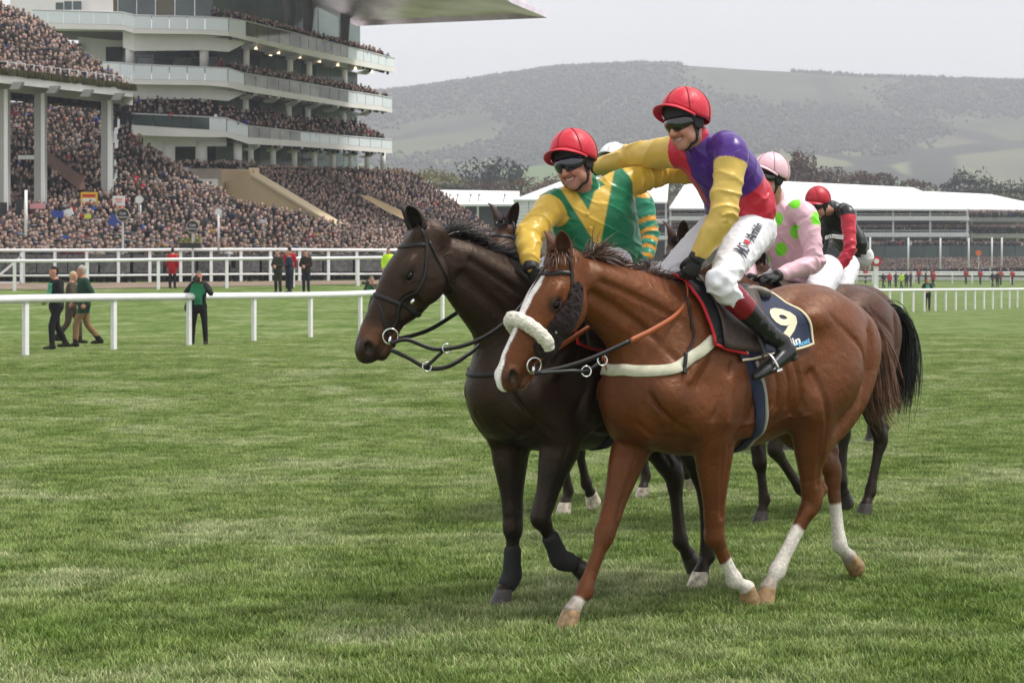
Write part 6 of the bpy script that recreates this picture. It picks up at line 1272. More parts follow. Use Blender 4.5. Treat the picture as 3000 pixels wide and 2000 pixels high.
def helmet_parts(c, f, l, u, color, root, cover=True, peak=True, name='helmet'):
    """skull cap with a silk cover, seams, button and peak"""
    M = silk_mat('cap_%.2f_%.2f' % (color[0], color[2]), .45, .9, False, tuple(color)); A, Bn = 48, 16; V = []; F = []
    for i in range(Bn + 1):
        for k in range(A):
            az = 2 * math.pi * k / A; low = -.34 + .62 * max(0, math.cos(az)) ** 1.3 - .10 * max(0, -math.cos(az)); el = low + (math.pi / 2 - low) * i / Bn
            seam = .0030 * (abs(math.cos(az * 3)) ** 24 > .3); r = 1.0 + .012 * math.sin(el * 2)
            x, y, z = .136 * math.cos(el) * math.cos(az) * r, .115 * math.cos(el) * math.sin(az) * r, .130 * math.sin(el) * r
            nn = unit([x, y, z]); p = c + f * (x - .008 - seam * nn[0]) + l * (y - seam * nn[1]) + u * (z + .050 - seam * nn[2]); V.append(p)
    for i in range(Bn):
        for k in range(A): a = i * A + k; b = i * A + (k + 1) % A; F.append((a, b, b + A, a + A))
    o = mesh_obj(name, V, F, M, root); md = o.modifiers.new('thick', 'SOLIDIFY'); md.thickness = .006
    b = MB(); b.lathe(c - f * .008 + u * .176, u, [(0, .014), (.006, .013), (.009, .006)], 12); b.build('cap_button', M, o, True)
    sm = mat('seam_%.2f_%.2f' % (color[0], color[2]), tuple(np.array(color) * .45), rough=.7)
    for q in range(6):
        az = q * math.pi / 3; low = -.34 + .62 * max(0, math.cos(az)) ** 1.3 - .10 * max(0, -math.cos(az)); pt = []
        for el in np.linspace(low + .05, math.pi / 2 - .1, 14): r = 1.0 + .012 * math.sin(el * 2); pt.append(c + f * (.136 * math.cos(el) * math.cos(az) * r - .008) + l * (.115 * math.cos(el) * math.sin(az) * r) + u * (.130 * math.sin(el) * r + .050))
        s_ = MB(); s_.tube(pt, .0022, 5); s_.build('seam', sm, o, True)
    if peak:
        V = []; F = []; n = 25; m = 6
        for i in range(n):
            t = -1.25 + 2.5 * i / (n - 1); low = -.34 + .62 * max(0, math.cos(t)) ** 1.3; wd = .058 * max(0, math.cos(t / 1.25 * math.pi / 2)) ** .55
            b0 = np.array([.136 * math.cos(low) * math.cos(t) - .008, .115 * math.cos(low) * math.sin(t), .130 * math.sin(low) + .052])
            for j in range(m):
                q = j / (m - 1); V.append(c + f * (b0[0] + wd * q * (.35 + .65 * math.cos(t))) + l * (b0[1] + wd * q * .55 * math.sin(t)) + u * (b0[2] - .004 - .006 * q * q - .004 * q))
        for i in range(n - 1):
            for j in range(m - 1): a = i * m + j; F.append((a, a + 1, a + m + 1, a + m))
        pk = mesh_obj('peak', V, F, M, o); md = pk.modifiers.new('thick', 'SOLIDIFY'); md.thickness = .006
    return o
def make_jockey(P):
    J = {k: np.array(v, float) for k, v in P['J'].items()}
    root = empty('person', tuple(J['pelvis'])); tag(root, P['label'], 'jockey', 'mounted jockeys'); root.location = (0, 0, 0)
    vx = P.get('vox', .0065)
    pel, nb, hd = J['pelvis'], J['neck'], J['head']
    up = unit(nb - pel); lat = J['Lsh'] - J['Rsh']; lat = unit(lat - (lat @ up) * up); fwd = np.cross(lat, up); SW = np.linalg.norm(J['Lsh'] - J['Rsh']) / 2
    hf, hl, hu = orient(P['face'], P.get('headup', (0, 0, 1)))
    L = np.linalg.norm(nb - pel); fat = P.get('fat', 1.0); bend = P.get('bend', 0.0)
    tp = lambda t, o=0, s_=0: pel + up * L * t - fwd * (bend * math.sin(math.pi * t) - o) + lat * s_
    hc_ = lambda a, b, c: hd + hf * a + hl * b + hu * c
    hs = P.get('hs', 1.0)
    # ---- body: head, neck, trunk and limbs in one skin
    pts = np.array([v for k, v in J.items()] + [hc_(.15, 0, -.15), hc_(-.15, 0, .2), hc_(0, .15, 0), hc_(0, -.15, 0)])
    f = Field(pts.min(0) - .16, pts.max(0) + .16, P.get('hvox', .0065))
    f.tube([(*tp(0), .12, .09), (*tp(.3), .11, .085), (*tp(.65), .13, .09), (*tp(.9), .11, .07), (*tp(1.0), .05, .05)], lat, k=.03)
    for s in 'LR':
        sh_, el_, wr_ = J[s + 'sh'], J[s + 'el'], J[s + 'wr']; hi_, kn_, an_ = J[s + 'hip'], J[s + 'kn'], J[s + 'an']
        f.tube([(*sh_, .042, .042), (*(sh_ * .5 + el_ * .5), .036, .036), (*(sh_ * .1 + el_ * .9), .034, .034), (*el_, .033, .033), (*(el_ * .9 + wr_ * .1), .032, .032), (*(el_ * .4 + wr_ * .6), .026, .026), (*(el_ * .05 + wr_ * .95), .022, .022)], fwd, k=.03)
        f.tube([(*hi_, .06, .06), (*(hi_ * .5 + kn_ * .5), .05, .05), (*(hi_ * .1 + kn_ * .9), .044, .044), (*kn_, .042, .042), (*(kn_ * .9 + an_ * .1), .040, .040), (*(kn_ * .5 + an_ * .5), .034, .034), (*an_, .024, .024)], fwd, k=.03)
    R = np.array([hf, hl, hu])
    E = lambda c, r, k=.02, mode='add', RR=R: f.ell(hc_(*[q * hs for q in c]), np.array(r) * hs, RR, k=k, mode=mode)
    Tn = lambda nodes, k=.01, mode='add': f.tube([(*hc_(a * hs, b * hs, c * hs), r * hs, r * hs) for a, b, c, r in nodes], hl, k=k, mode=mode)
    f.tube([(*(nb - up * .03), .065, .065), (*(nb * .5 + hc_(-.02, 0, -.09) * .5), .056, .058), (*hc_(-.015, 0, -.06), .056, .062)], hl, k=.03)
    E((-.005, 0, .035), (.096, .077, .105)); E((.020, 0, -.035), (.070, .062, .068), .03); E((.050, 0, -.078), (.042, .044, .034), .025); E((.072, 0, -.100), (.022, .026, .018), .02)
    for s in (1, -1):
        E((.066, s * .038, -.030), (.026, .026, .026), .02); E((.035, s * .055, -.065), (.035, .018, .030), .02)
        E((-.012, s * .079, -.008), (.019, .009, .030), .006); E((.064, s * .030, .018), (.022, .022, .014), .012, 'sub')
        Tn([(.094, s * .016, -.030, .006), (.085, s * .036, -.058, .005)], .006, 'sub' if P.get('smile', 1) else 'add') if P.get('smile', 1) else None
    Tn([(.086, 0, .020, .010), (.104, 0, -.010, .011), (.113, 0, -.028, .014)], .012); E((.100, .012, -.031), (.010, .008, .008), .006); E((.100, -.012, -.031), (.010, .008, .008), .006)
    sm = P.get('smile', 1.0)
    Tn([(.077, .030, -.054 + .004 * sm, .006), (.093, .015, -.060, .0075 + .003 * sm), (.097, 0, -.0615, .008 + .003 * sm), (.093, -.015, -.060, .0075 + .003 * sm), (.077, -.030, -.054 + .004 * sm, .006)], .006, 'sub')
    Tn([(.078, .027, -.069, .005), (.091, .012, -.075, .0065), (.093, 0, -.076, .007), (.091, -.012, -.075, .0065), (.078, -.027, -.069, .005)], .008)
    V, Q = f.mesh(2, 1)
    hx = (V - hd) @ hf / hs; hy = (V - hd) @ hl / hs; hz = (V - hd) @ hu / hs; col = np.tile(P.get('skin', SKIN), (len(V), 1)) * (1 + .06 * vnoise(V, 30, 2) + .05 * vnoise(V, 90, 3))[:, None]
    def bl(m, c): m_ = np.clip(m, 0, 1)[:, None]; col[:] = col * (1 - m_) + np.array(c) * m_
    bl(.45 * sstep(-np.hypot(hy - np.sign(hy) * .04, hz + .03), -.035, -.01) * (hx > .03), (.50, .16, .11)); bl(.4 * sstep(-np.hypot(hx - .112, hz + .028), -.022, -.005), (.5, .17, .12))
    mm = (hx > .06) & (np.abs(hy) < .034); ml = np.abs(hz + .061 - .004 * (np.abs(hy) / .03) ** 2 * sm)
    bl(mm * sstep(-ml, -.016, -.010), (.30, .095, .08)); bl(mm * (np.abs(hy) < .021) * sstep(-ml, -.0060, -.0035) * (hx < .096), (.50, .44, .37) if sm > .5 else (.10, .03, .03))
    bl(((hz > .03) & (hx < .05)) * 1.0, (.02, .016, .014)); bl(.30 * sstep(-hz, .06, .085) * (hx > .0) * P.get('stubble', 0), (.16, .10, .085))
    mesh_obj('body', V, Q, mat('skin', attr=True, rough=.5, spec=.4, bump=(160, .15, .003)), root, True, col)
    # ---- jacket
    jp = np.array([J[k] for k in ('pelvis', 'neck', 'Lsh', 'Rsh', 'Lel', 'Rel', 'Lwr', 'Rwr')]); g = Field(jp.min(0) - .22, jp.max(0) + .2, vx)
    g.tube([(*tp(.06), .150 * fat, .115 * fat), (*tp(.16), .172 * fat, .138 * fat), (*tp(.32), .170 * fat, .136 * fat), (*tp(.55), .178 * fat, .132 * fat), (*tp(.75), .182 * fat, .125 * fat), (*tp(.88), .160, .105), (*tp(.97), .095, .085), (*(nb + (hd - nb) * .22), .068, .070), (*(nb + (hd - nb) * .42 - hf * .012), .064, .068)], lat, k=.03)
    br = []
    for s in 'LR':
        sh, el, wr = J[s + 'sh'], J[s + 'el'], J[s + 'wr']; a, b = el - sh, wr - el; bg = P.get('baggy', 1.0)
        N = [(*(sh - a * .10 + (tp(.86) - sh) * .25), .078 * bg, .085 * bg), (*sh, .076 * bg, .080 * bg), (*(sh + a * .45), .067 * bg, .071 * bg), (*(sh + a * .9), .062 * bg, .064 * bg), (*el, .060 * bg, .062 * bg), (*(el + b * .3), .058 * bg, .058 * bg), (*(el + b * .8), .046 * bg, .046 * bg), (*(el + b * .98), .036, .036)]
        g.tube(N, np.cross(unit(a), up) if abs(unit(a) @ up) < .95 else fwd, k=.035); br.append((sh, el, wr))
    V, Q = g.mesh(2, 1); nrm = g.grad(V); nrm /= np.linalg.norm(nrm, axis=1, keepdims=True) + 1e-9
    dl = np.full(len(V), 9.); arm = np.zeros(len(V)); tarm = np.zeros(len(V)); along = np.zeros(len(V))
    for sh, el, wr in br:
        for a, b, t0 in ((sh, el, 0), (el, wr, 1)):
            d = b - a; t = np.clip(((V - a) @ d) / (d @ d), 0, 1); dd = np.linalg.norm(V - a - t[:, None] * d, axis=1); m = dd < dl; dl = np.where(m, dd, dl); tarm = np.where(m, t0 + t, tarm)
            along = np.where(m, (V - a) @ unit(d) + t0 * np.linalg.norm(el - sh), along)
    T = ((V - pel) @ up) / L; Sx = (V - pel) @ lat; Fx = (V - tp(.5)) @ fwd
    core = np.linalg.norm(np.stack([Sx / .175, Fx / .13], 1), axis=1); isarm = (dl < .105 * P.get('baggy', 1.0)) & ((core > P.get('armcore', 1.13)) | (tarm > .55)) & (np.abs(Sx) > SW * .62) & (tarm > np.where(Sx > 0, P.get('armstart', .05), 0.0))
    # folds: across the sleeves, drawn from the armpits over the trunk
    wp = vnoise(V, 6, 31) * .05
    wr_ = np.where(isarm, vnoise(np.stack([(along + wp) * 17 + V[:, 0] * 9, V[:, 0] * 9, V[:, 2] * 9 + V[:, 1] * 6], 1), 1.0, 11), vnoise(np.stack([(Sx + T * .35) * 22, (T * L) * 7, Fx * 9], 1), 1.0, 12))
    fold = (1 - np.abs(wr_)) ** 4 * .009 - .002 + .0035 * vnoise(V, 24, 13); amp = P.get('folds', 1.0) * np.where(isarm, .8 + .8 * np.exp(-((tarm - 1) / .35) ** 2), .6 + .9 * (T < .3))
    V = V + nrm * (fold * amp)[:, None]
    col = P['silks'](T, Sx, Fx, isarm, tarm, V)
    jk = mesh_obj('jacket', V, Q, silk_mat('silk' + P.get('silkname', ''), P.get('silkrough', .36)), root, True, col)
    # ---- breeches
    bp = np.array([J[k] for k in ('pelvis', 'Lhip', 'Rhip', 'Lkn', 'Rkn', 'Lan', 'Ran')]); b = Field(bp.min(0) - .2, bp.max(0) + .2, vx)
    b.tube([(*tp(.20), .140, .11), (*tp(.05), .155, .120), (*tp(-.12), .158, .128)], lat, k=.03)
    for s in 'LR':
        hp_, kn, an = J[s + 'hip'], J[s + 'kn'], J[s + 'an']; a = kn - hp_; c2 = an - kn
        b.tube([(*(hp_ - a * .05), .108, .118), (*(hp_ + a * .2), .104, .114), (*(hp_ + a * .6), .084, .09), (*(hp_ + a * .92), .068, .072), (*kn, .066, .070), (*(kn + c2 * .25), .058, .062), (*(kn + c2 * .36), .054, .057)], lat, k=.04)
    V, Q = b.mesh(2, 1); nrm = b.grad(V); nrm /= np.linalg.norm(nrm, axis=1, keepdims=True) + 1e-9
    w = vnoise(V * np.array([1, 1, 1.6]), 13, 21); near = np.minimum(np.linalg.norm(V - J['Lkn'], axis=1), np.linalg.norm(V - J['Rkn'], axis=1))
    V = V + nrm * (((1 - np.abs(w)) ** 3 * .008 - .003) * (.6 + 1.4 * np.exp(-(near / .14) ** 2)) + .002 * vnoise(V, 40, 22))[:, None]
    bo = mesh_obj('breeches', V, Q, silk_mat('breeches', .55, .8, False, (.72, .72, .76)), root, True)
    # ---- boots
    for s in 'LR':
        kn, an = J[s + 'kn'], J[s + 'an']; toe, heel = J[s + 'toe'], J[s + 'heel']; c2 = an - kn; q = Field(np.minimum(np.minimum(kn, an), np.minimum(toe, heel)) - .1, np.maximum(np.maximum(kn, an), np.maximum(toe, heel)) + .1, .0055)
        fd = unit(toe - heel); sole = unit(np.cross(lat, fd)); sole = sole if sole @ (kn - an) < 0 else -sole
        q.tube([(*(kn + c2 * .22), .059, .064), (*(kn + c2 * .30), .060, .066), (*(kn + c2 * .5), .056, .062), (*(kn + c2 * .8), .043, .048), (*an, .042, .046), (*(an + (heel - an) * .5), .038, .042)], lat, k=.02)
        q.tube([(*(heel + fd * .03), .034, .036), (*(heel + fd * .09), .036, .042), (*(heel + (toe - heel) * .62), .041, .032), (*(heel + (toe - heel) * .88), .035, .023), (*toe, .022, .016)], lat, k=.03)
        q.ell(heel + fd * .03 + sole * .035, (.032, .032, .014), np.array([fd, unit(np.cross(sole, fd)), sole]), k=.006)
        v, qq = q.mesh(2, 1); t = ((v - kn) @ c2) / (c2 @ c2); cl = np.tile([.010, .010, .011], (len(v), 1)); top = np.array(P.get('boottop', (.010, .010, .011))); mtop = sstep(-t, -.52, -.50)[:, None]; cl = cl * (1 - mtop) + top * mtop
        v += g_normals(q, v) * (.004 * (1 - np.abs(vnoise(np.stack([t * 30, v[:, 0] * 6, v[:, 1] * 6], 1), 1, 5))) ** 3 * ((t > .7) * (t < 1.05)))[:, None]
        mesh_obj('boot', v, qq, mat('boot_leather', attr=True, rough=.24, spec=.55, bump=(14, .08, .01)), root, True, cl)
    # ---- hands
    for s in 'LR':
        wr, el = J[s + 'wr'], J[s + 'el']; H = P['hands'].get(s)
        if H is None: continue
        v, qq = hand_mesh(wr, H['d'], H['n'], H.get('thumb', 1), H.get('curl', 1.0)); o = mesh_obj('glove' if P.get('gloves', True) else 'hand', v, qq, mat('glove_black', (.013, .013, .014), rough=.6, bump=(90, .4, .004)) if P.get('gloves', True) else mat('hand_skin', tuple(SKIN), rough=.5), root)
        c = MB(); d = unit(wr - el); c.lathe(wr - d * .03, d, [(0, .037), (.01, .040), (.045, .039), (.055, .036)], 20); c.build('cuff', mat('glove_black', (.013, .013, .014)) if P.get('gloves', True) else mat('cuff_%s' % P.get('silkname', ''), P.get('cuff', (.02, .02, .02))), root, True)
    # ---- helmet, lining, goggles, strap
    cf_ = unit(hf + P.get('captilt', .18) * hu); he = helmet_parts(hd + hu * .004, cf_, hl, np.cross(cf_, hl), P['cap'], root)
    A = 40; V = []; F = []
    for i, el_ in enumerate(np.linspace(-.42, .95, 9)):
        for k in range(A):
            az = 2 * math.pi * k / A; lo = .21 * max(0, math.cos(az)) ** .7; e = max(el_, -.42 + lo * 2.0) if i == 0 else el_ + (lo * 2.0 * (1 - i / 8)); V.append(hd + hf * (.112 * math.cos(e) * math.cos(az) - .006) + hl * (.093 * math.cos(e) * math.sin(az)) + hu * (.118 * math.sin(e) + .04))
    for i in range(8):
        for k in range(A): a = i * A + k; b_ = i * A + (k + 1) % A; F.append((a, b_, b_ + A, a + A))
    BK = mat('black_padding', (.010, .010, .011), rough=.7, bump=(60, .3, .004)); mesh_obj('helmet_lining', V, F, BK, he)
    gz = P.get('gogz', .016); V = []; F = []; n = 29; m = 7
    for i in range(n):
        az = -1.28 + 2.56 * i / (n - 1); hh = .036 * (1 - .42 * (abs(az) / 1.28) ** 2.2); nose = .013 * math.exp(-(az / .16) ** 2)
        for j in range(m):
            z = gz + hh * (2 * j / (m - 1) - 1); z = z + nose * (1 - j / (m - 1)); bul = .010 * math.sin(math.pi * j / (m - 1))
            V.append(hd + hf * ((.092 + bul) * math.cos(az) + .010) + hl * ((.084 + bul * .6) * math.sin(az)) + hu * z)
    for i in range(n - 1):
        for j in range(m - 1): a = i * m + j; F.append((a, a + 1, a + m + 1, a + m))
    go = mesh_obj('goggles', V, F, mat('goggle_lens' + P.get('lens', ''), P.get('lenscol', (.006, .006, .007)), rough=.08, spec=.7, coat=.6), root); md = go.modifiers.new('thick', 'SOLIDIFY'); md.thickness = .004
    V = [hd + hf * (.104 * math.cos(t) - .006) + hl * (.090 * math.sin(t)) + hu * (gz + .020 * (1 - math.cos(t - 1.2)) * 1.1) for t in np.linspace(1.15, 2 * math.pi - 1.15, 24)]
    b_ = MB(); b_.V = []
    for p in V: b_.V += [tuple(p + hu * .009), tuple(p - hu * .009)]
    for i in range(len(V) - 1): b_.F.append((2 * i, 2 * i + 1, 2 * i + 3, 2 * i + 2))
    b_.build('goggle_strap', BK, go, True)
    for s in (1, -1):
        C = [hc_(.035, s * .086, .015), hc_(.022, s * .078, -.03), hc_(.030, s * .066, -.072), hc_(.050, s * .04, -.112), hc_(.055, 0, -.122)]
        C2 = [hc_(-.035, s * .084, .0), hc_(-.005, s * .078, -.035), hc_(.026, s * .066, -.070)]
        for cc in (C, C2):
            P_, N_ = f.snap(catmull(cc, 8), .003); mb = MB(); mb.tube(P_, .0065, 8); mb.build('chin_strap', BK, he, True)
        e = MB(); e.lathe(hc_(.0, s * .080, -.012), hl * s, [(0, .030), (.006, .030), (.010, .022)], 16); e.build('ear_guard', BK, he, True)
    return root, g, b, dict(up=up, lat=lat, fwd=fwd, hf=hf, hl=hl, hu=hu, jacket=jk, breeches=bo)
def g_normals(f, V):
    n = f.grad(V); return n / (np.linalg.norm(n, axis=1, keepdims=True) + 1e-9)
def horse_pt(P, x, y, z):
    a = math.radians(P['a']); return np.array([P['O'][0] - x * math.cos(a) + y * math.sin(a), P['O'][1] - x * math.sin(a) - y * math.cos(a), z])
def stirrup(P, toe, heel, lat_s, label):
    """iron and leather hanging from the saddle to the foot"""
    toe, heel = np.array(toe), np.array(heel); m = heel + (toe - heel) * .62; fd = unit(toe - heel); r = empty('stirrup', (0, 0, 0)); tag(r, label, 'stirrup', 'stirrups')
    top = horse_pt(P, -.12, lat_s * .27, 1.48); upv = unit(top - m); sd = unit(np.cross(fd, upv)); b = MB()
    arc = [m + sd * (.055 * math.cos(t)) + upv * (.10 * max(0, math.sin(t)) - .03 + (.0 if 0 <= t <= math.pi else 0)) for t in np.linspace(0, math.pi, 14)]
    b.tube(arc, .006, 8); b.build('iron', M_STEEL, r, True); b = MB(); b.bar(m + sd * .058 - upv * .034, m - sd * .058 - upv * .034, .034, .010, upv); b.build('tread', M_STEEL, r)
    b = MB(); b.bar(m + upv * .07, top, .018, .006, sd); b.build('leather', M_LEATHER, r)
    return r
YEL = np.array([.66, .43, .055]); RED = np.array([.52, .014, .040]); PUR = np.array([.060, .012, .20]); GRN = np.array([.008, .17, .075]); PINK = np.array([.74, .46, .53]); LIME = np.array([.20, .75, .025]); GOLD = np.array([.62, .27, .012])
YEL1 = np.array([.60, .42, .085])
def mixc(a, b, m): m = np.clip(m, 0, 1)[:, None]; return a * (1 - m) + b * m
def silks1(T, S, Fx, arm, ta, V):
    q = sstep(S, -.055, -.049) * sstep(T, .43, .445); q2 = (1 - sstep(S, -.055, -.049)) * (1 - sstep(T, .43, .445)); c = mixc(np.tile(RED, (len(V), 1)), PUR, q + q2)
    c = mixc(c, RED, sstep(T, 1.13, 1.14) * (np.abs(S) < .085)); return mixc(c, YEL1, arm * 1.0)
def silks2(T, S, Fx, arm, ta, V):
    u = 1500 + F_PX * V[:, 0] / V[:, 1]; v = V_HOR - F_PX * (V[:, 2] - EYE) / V[:, 1]; w = 3.0          # chevron drawn on the chest of the jacket
    out = sstep(u - (1638 + .634 * (v - 546)), -w, w) * sstep((1800 - .189 * (v - 499)) - u, -w, w); inn = sstep(u - (1694 + .638 * (v - 570)), -w, w) * sstep((1762 - .322 * (v - 499)) - u, -w, w) * (v < 640)
    c = mixc(np.tile(GRN, (len(V), 1)), YEL, out * (1 - inn) * (Fx > -.03) * ((T < 1.12) | (np.abs(S) > .075))); return mixc(c, YEL, arm * 1.0)
def silks3(T, S, Fx, arm, ta, V):
    c = np.tile(PINK, (len(V), 1)); uu = 1500 + F_PX * V[:, 0] / V[:, 1]; vv = V_HOR - F_PX * (V[:, 2] - EYE) / V[:, 1]
    for a, b in ((2328, 592), (2277, 641), (2332, 679), (2288, 730), (2240, 765), (2222, 606), (2222, 700), (2392, 640), (2300, 800)):
        d = np.hypot(uu - a, (vv - b) * .86); c = mixc(c, LIME, sstep(-d, -18.5, -16.5) * (~(arm & (ta > .25))))
    return c
def silks4(T, S, Fx, arm, ta, V):
    G2 = np.array([.010, .20, .11]); c = np.tile(G2, (len(V), 1)); h = ((T * 5.0) % 1) > .55; c = mixc(c, GOLD, (h & ~arm) * 1.0)
    ha = (((ta * 3.2) % 1) > .6) & (ta > .35); return mixc(c, GOLD, (arm & ha) * 1.0)
def silks5(T, S, Fx, arm, ta, V):
    return mixc(np.tile([.010, .010, .012], (len(V), 1)), RED, arm * 1.0)
def leg_of(P, knee, ank, toe, heel):
    return dict(kn=knee, an=ank, toe=toe, heel=heel)
hpc = lambda x, y, z: horse_pt(CH, x, y, z)
hpd = lambda x, y, z: horse_pt(DK, x, y, z)
hp3 = lambda x, y, z: horse_pt(H3, x, y, z)
hp4 = lambda x, y, z: horse_pt(H4, x, y, z)
hp5 = lambda x, y, z: horse_pt(H5, x, y, z)
# ---- rider of the chestnut
J1 = dict(label='jockey in purple, red and yellow silks with red cap, arm stretched to the other rider',
  J=dict(pelvis=at(2180, 650, 9.446), neck=at(2058, 436, 9.229), head=at(2010, 362, 9.170), Lsh=at(2142, 452, 9.071), Rsh=at(1985, 446, 9.367), Lel=at(2118, 640, 8.953), Lwr=at(2043, 752, 8.953),
         Rel=at(1858, 458, 9.55), Rwr=at(1752, 492, 9.66), Lhip=at(2205, 668, 9.367), Rhip=at(2130, 660, 9.544), Lkn=at(2108, 828, 8.904), Lan=at(2262, 985, 9.071), Ltoe=at(2212, 1104, 8.953), Lheel=at(2326, 1022, 9.120),
         Rkn=at(1945, 815, 9.367), Ran=hpc(-.24, -.36, 1.36), Rtoe=hpc(-.06, -.39, 1.18), Rheel=hpc(-.37, -.38, 1.30)),
  face=(-.72, -.62, -.30), headup=(-.20, .0, 1), silks=silks1, silkname='1', cap=(.56, .012, .034), boottop=(.20, .004, .014), bend=.05, stubble=.4, fat=1.12, baggy=1.08, captilt=.34, armstart=.15,
  hands=dict(L=dict(d=(-.33, .1, -.9), n=(-.35, .9, -.1), thumb=-1, curl=.9), R=dict(d=(-1, .1, 0), n=(0, -1, -.4), thumb=1, curl=.5)))
j1, j1_g, j1_b, j1_d = make_jockey(J1)
# ---- rider of the dark bay
J2 = dict(label='smiling jockey in green and yellow chevron silks with red cap on the dark bay',
  J=dict(pelvis=at(1775, 770, 9.584), neck=at(1726, 574, 9.406), head=at(1684, 482, 9.308), Rsh=at(1616, 606, 9.308), Lsh=at(1828, 540, 9.466), Rel=at(1548, 692, 9.150), Rwr=at(1556, 782, 9.042),
         Lel=at(1945, 500, 9.584), Lwr=at(2075, 515, 9.584), Lhip=hpd(-.42, .12, 1.72), Rhip=hpd(-.42, -.12, 1.72), Lkn=hpd(.0, .30, 1.58), Lan=hpd(-.34, .33, 1.34), Ltoe=hpd(-.18, .36, 1.17), Lheel=hpd(-.47, .34, 1.28),
         Rkn=hpd(.0, -.30, 1.58), Ran=hpd(-.34, -.33, 1.34), Rtoe=hpd(-.18, -.36, 1.17), Rheel=hpd(-.47, -.34, 1.28)),
  face=(-.55, -.80, -.26), headup=(-.22, .0, 1), silks=silks2, silkname='2', cap=(.56, .012, .034), lens='blue', lenscol=(.008, .008, .03), stubble=.6, fat=1.26, baggy=1.02, armstart=.0, armcore=1.06, skin=SKIN2,
  hands=dict(R=dict(d=(.35, -.1, -.9), n=(.6, .6, 0), thumb=1, curl=1.0), L=dict(d=(1, .1, 0), n=(0, -1, -.2), thumb=-1, curl=.4)))
j2, j2_g, j2_b, j2_d = make_jockey(J2)
# ---- pink rider
J3 = dict(label='jockey in pale pink silks with lime green spots and pink cap', vox=.008, hvox=.0075,
  J=dict(pelvis=at(2348, 818, 12.62), neck=at(2272, 606, 12.46), head=at(2256, 526, 12.36), Lsh=at(2362, 636, 12.24), Rsh=at(2208, 640, 12.66), Lel=at(2388, 768, 12.16), Lwr=at(2282, 806, 12.02), Rel=at(2180, 760, 12.5), Rwr=at(2200, 815, 12.25),
         Lhip=hp3(-.44, .13, 1.70), Rhip=hp3(-.44, -.13, 1.70), Lkn=hp3(-.05, .31, 1.52), Lan=hp3(-.36, .33, 1.26), Ltoe=hp3(-.20, .36, 1.10), Lheel=hp3(-.48, .34, 1.20), Rkn=hp3(-.05, -.31, 1.52), Ran=hp3(-.36, -.33, 1.26), Rtoe=hp3(-.2, -.36, 1.10), Rheel=hp3(-.48, -.34, 1.2)),
  face=(-.80, -.60, -.10), silks=silks3, silkname='3', silkrough=.5, cap=(.78, .50, .56), smile=0.0, fat=1.08, baggy=1.05,
  hands=dict(L=dict(d=(-1, -.25, -.15), n=(0, .3, -.9), thumb=1, curl=.75), R=dict(d=(-.5, -.5, -.4), n=(.3, .2, -.9), thumb=-1, curl=.9)))
j3, j3_g, j3_b, j3_d = make_jockey(J3)
# ---- rider in green and gold hoops, mostly hidden
J4 = dict(label='jockey in green and gold hooped silks and white cap, half hidden behind the leaders', vox=.012, hvox=.011,
  J=dict(pelvis=at(1795, 775, 13.25), neck=at(1808, 580, 13.05), head=at(1798, 492, 12.98), Lsh=at(1884, 596, 12.98), Rsh=at(1735, 600, 13.15), Lel=at(1906, 692, 12.90), Lwr=at(1890, 770, 12.78), Rel=at(1700, 700, 13.0), Rwr=at(1700, 780, 12.85),
         Lhip=hp4(-.44, .13, 1.70), Rhip=hp4(-.44, -.13, 1.70), Lkn=hp4(-.05, .31, 1.52), Lan=hp4(-.36, .33, 1.26), Ltoe=hp4(-.20, .36, 1.10), Lheel=hp4(-.48, .34, 1.20), Rkn=hp4(-.05, -.31, 1.52), Ran=hp4(-.36, -.33, 1.26), Rtoe=hp4(-.2, -.36, 1.10), Rheel=hp4(-.48, -.34, 1.2)),
  face=(-.45, -.9, 0), silks=silks4, silkname='4', cap=(.80, .80, .80), smile=0.0,
  hands=dict(L=dict(d=(-.3, -.6, -.5), n=(-.8, .1, -.2), thumb=-1, curl=1.0), R=dict(d=(.3, -.5, -.5), n=(.6, 0, -.3), thumb=1, curl=1.0)))
j4, j4_g, j4_b, j4_d = make_jockey(J4)
# ---- hindmost rider bending forward
J5 = dict(label='jockey in black and red silks and red cap bending forward at the back', vox=.011, hvox=.010,
  J=dict(pelvis=at(2508, 735, 18.55), neck=at(2432, 608, 18.15), head=at(2400, 600, 17.95), Lsh=at(2484, 630, 17.92), Rsh=at(2420, 640, 18.3), Lel=at(2490, 735, 17.80), Lwr=at(2440, 808, 17.75), Rel=at(2400, 740, 18.2), Rwr=at(2390, 810, 18.0),
         Lhip=hp5(-.44, .13, 1.80), Rhip=hp5(-.44, -.13, 1.80), Lkn=hp5(-.1, .31, 1.56), Lan=hp5(-.40, .33, 1.28), Ltoe=hp5(-.24, .36, 1.12), Lheel=hp5(-.52, .34, 1.22), Rkn=hp5(-.1, -.31, 1.56), Ran=hp5(-.40, -.33, 1.28), Rtoe=hp5(-.24, -.36, 1.12), Rheel=hp5(-.52, -.34, 1.22)),
  face=(-.75, -.45, -.55), silks=silks5, silkname='5', cap=(.50, .012, .03), smile=0.0, gloves=False, cuff=(.01, .01, .01),
  hands=dict(L=dict(d=(-.8, -.3, -.5), n=(-.2, .5, -.8), thumb=1, curl=.8), R=dict(d=(-.8, -.3, -.5), n=(.3, .2, -.8), thumb=-1, curl=.8)))
j5, j5_g, j5_b, j5_d = make_jockey(J5)
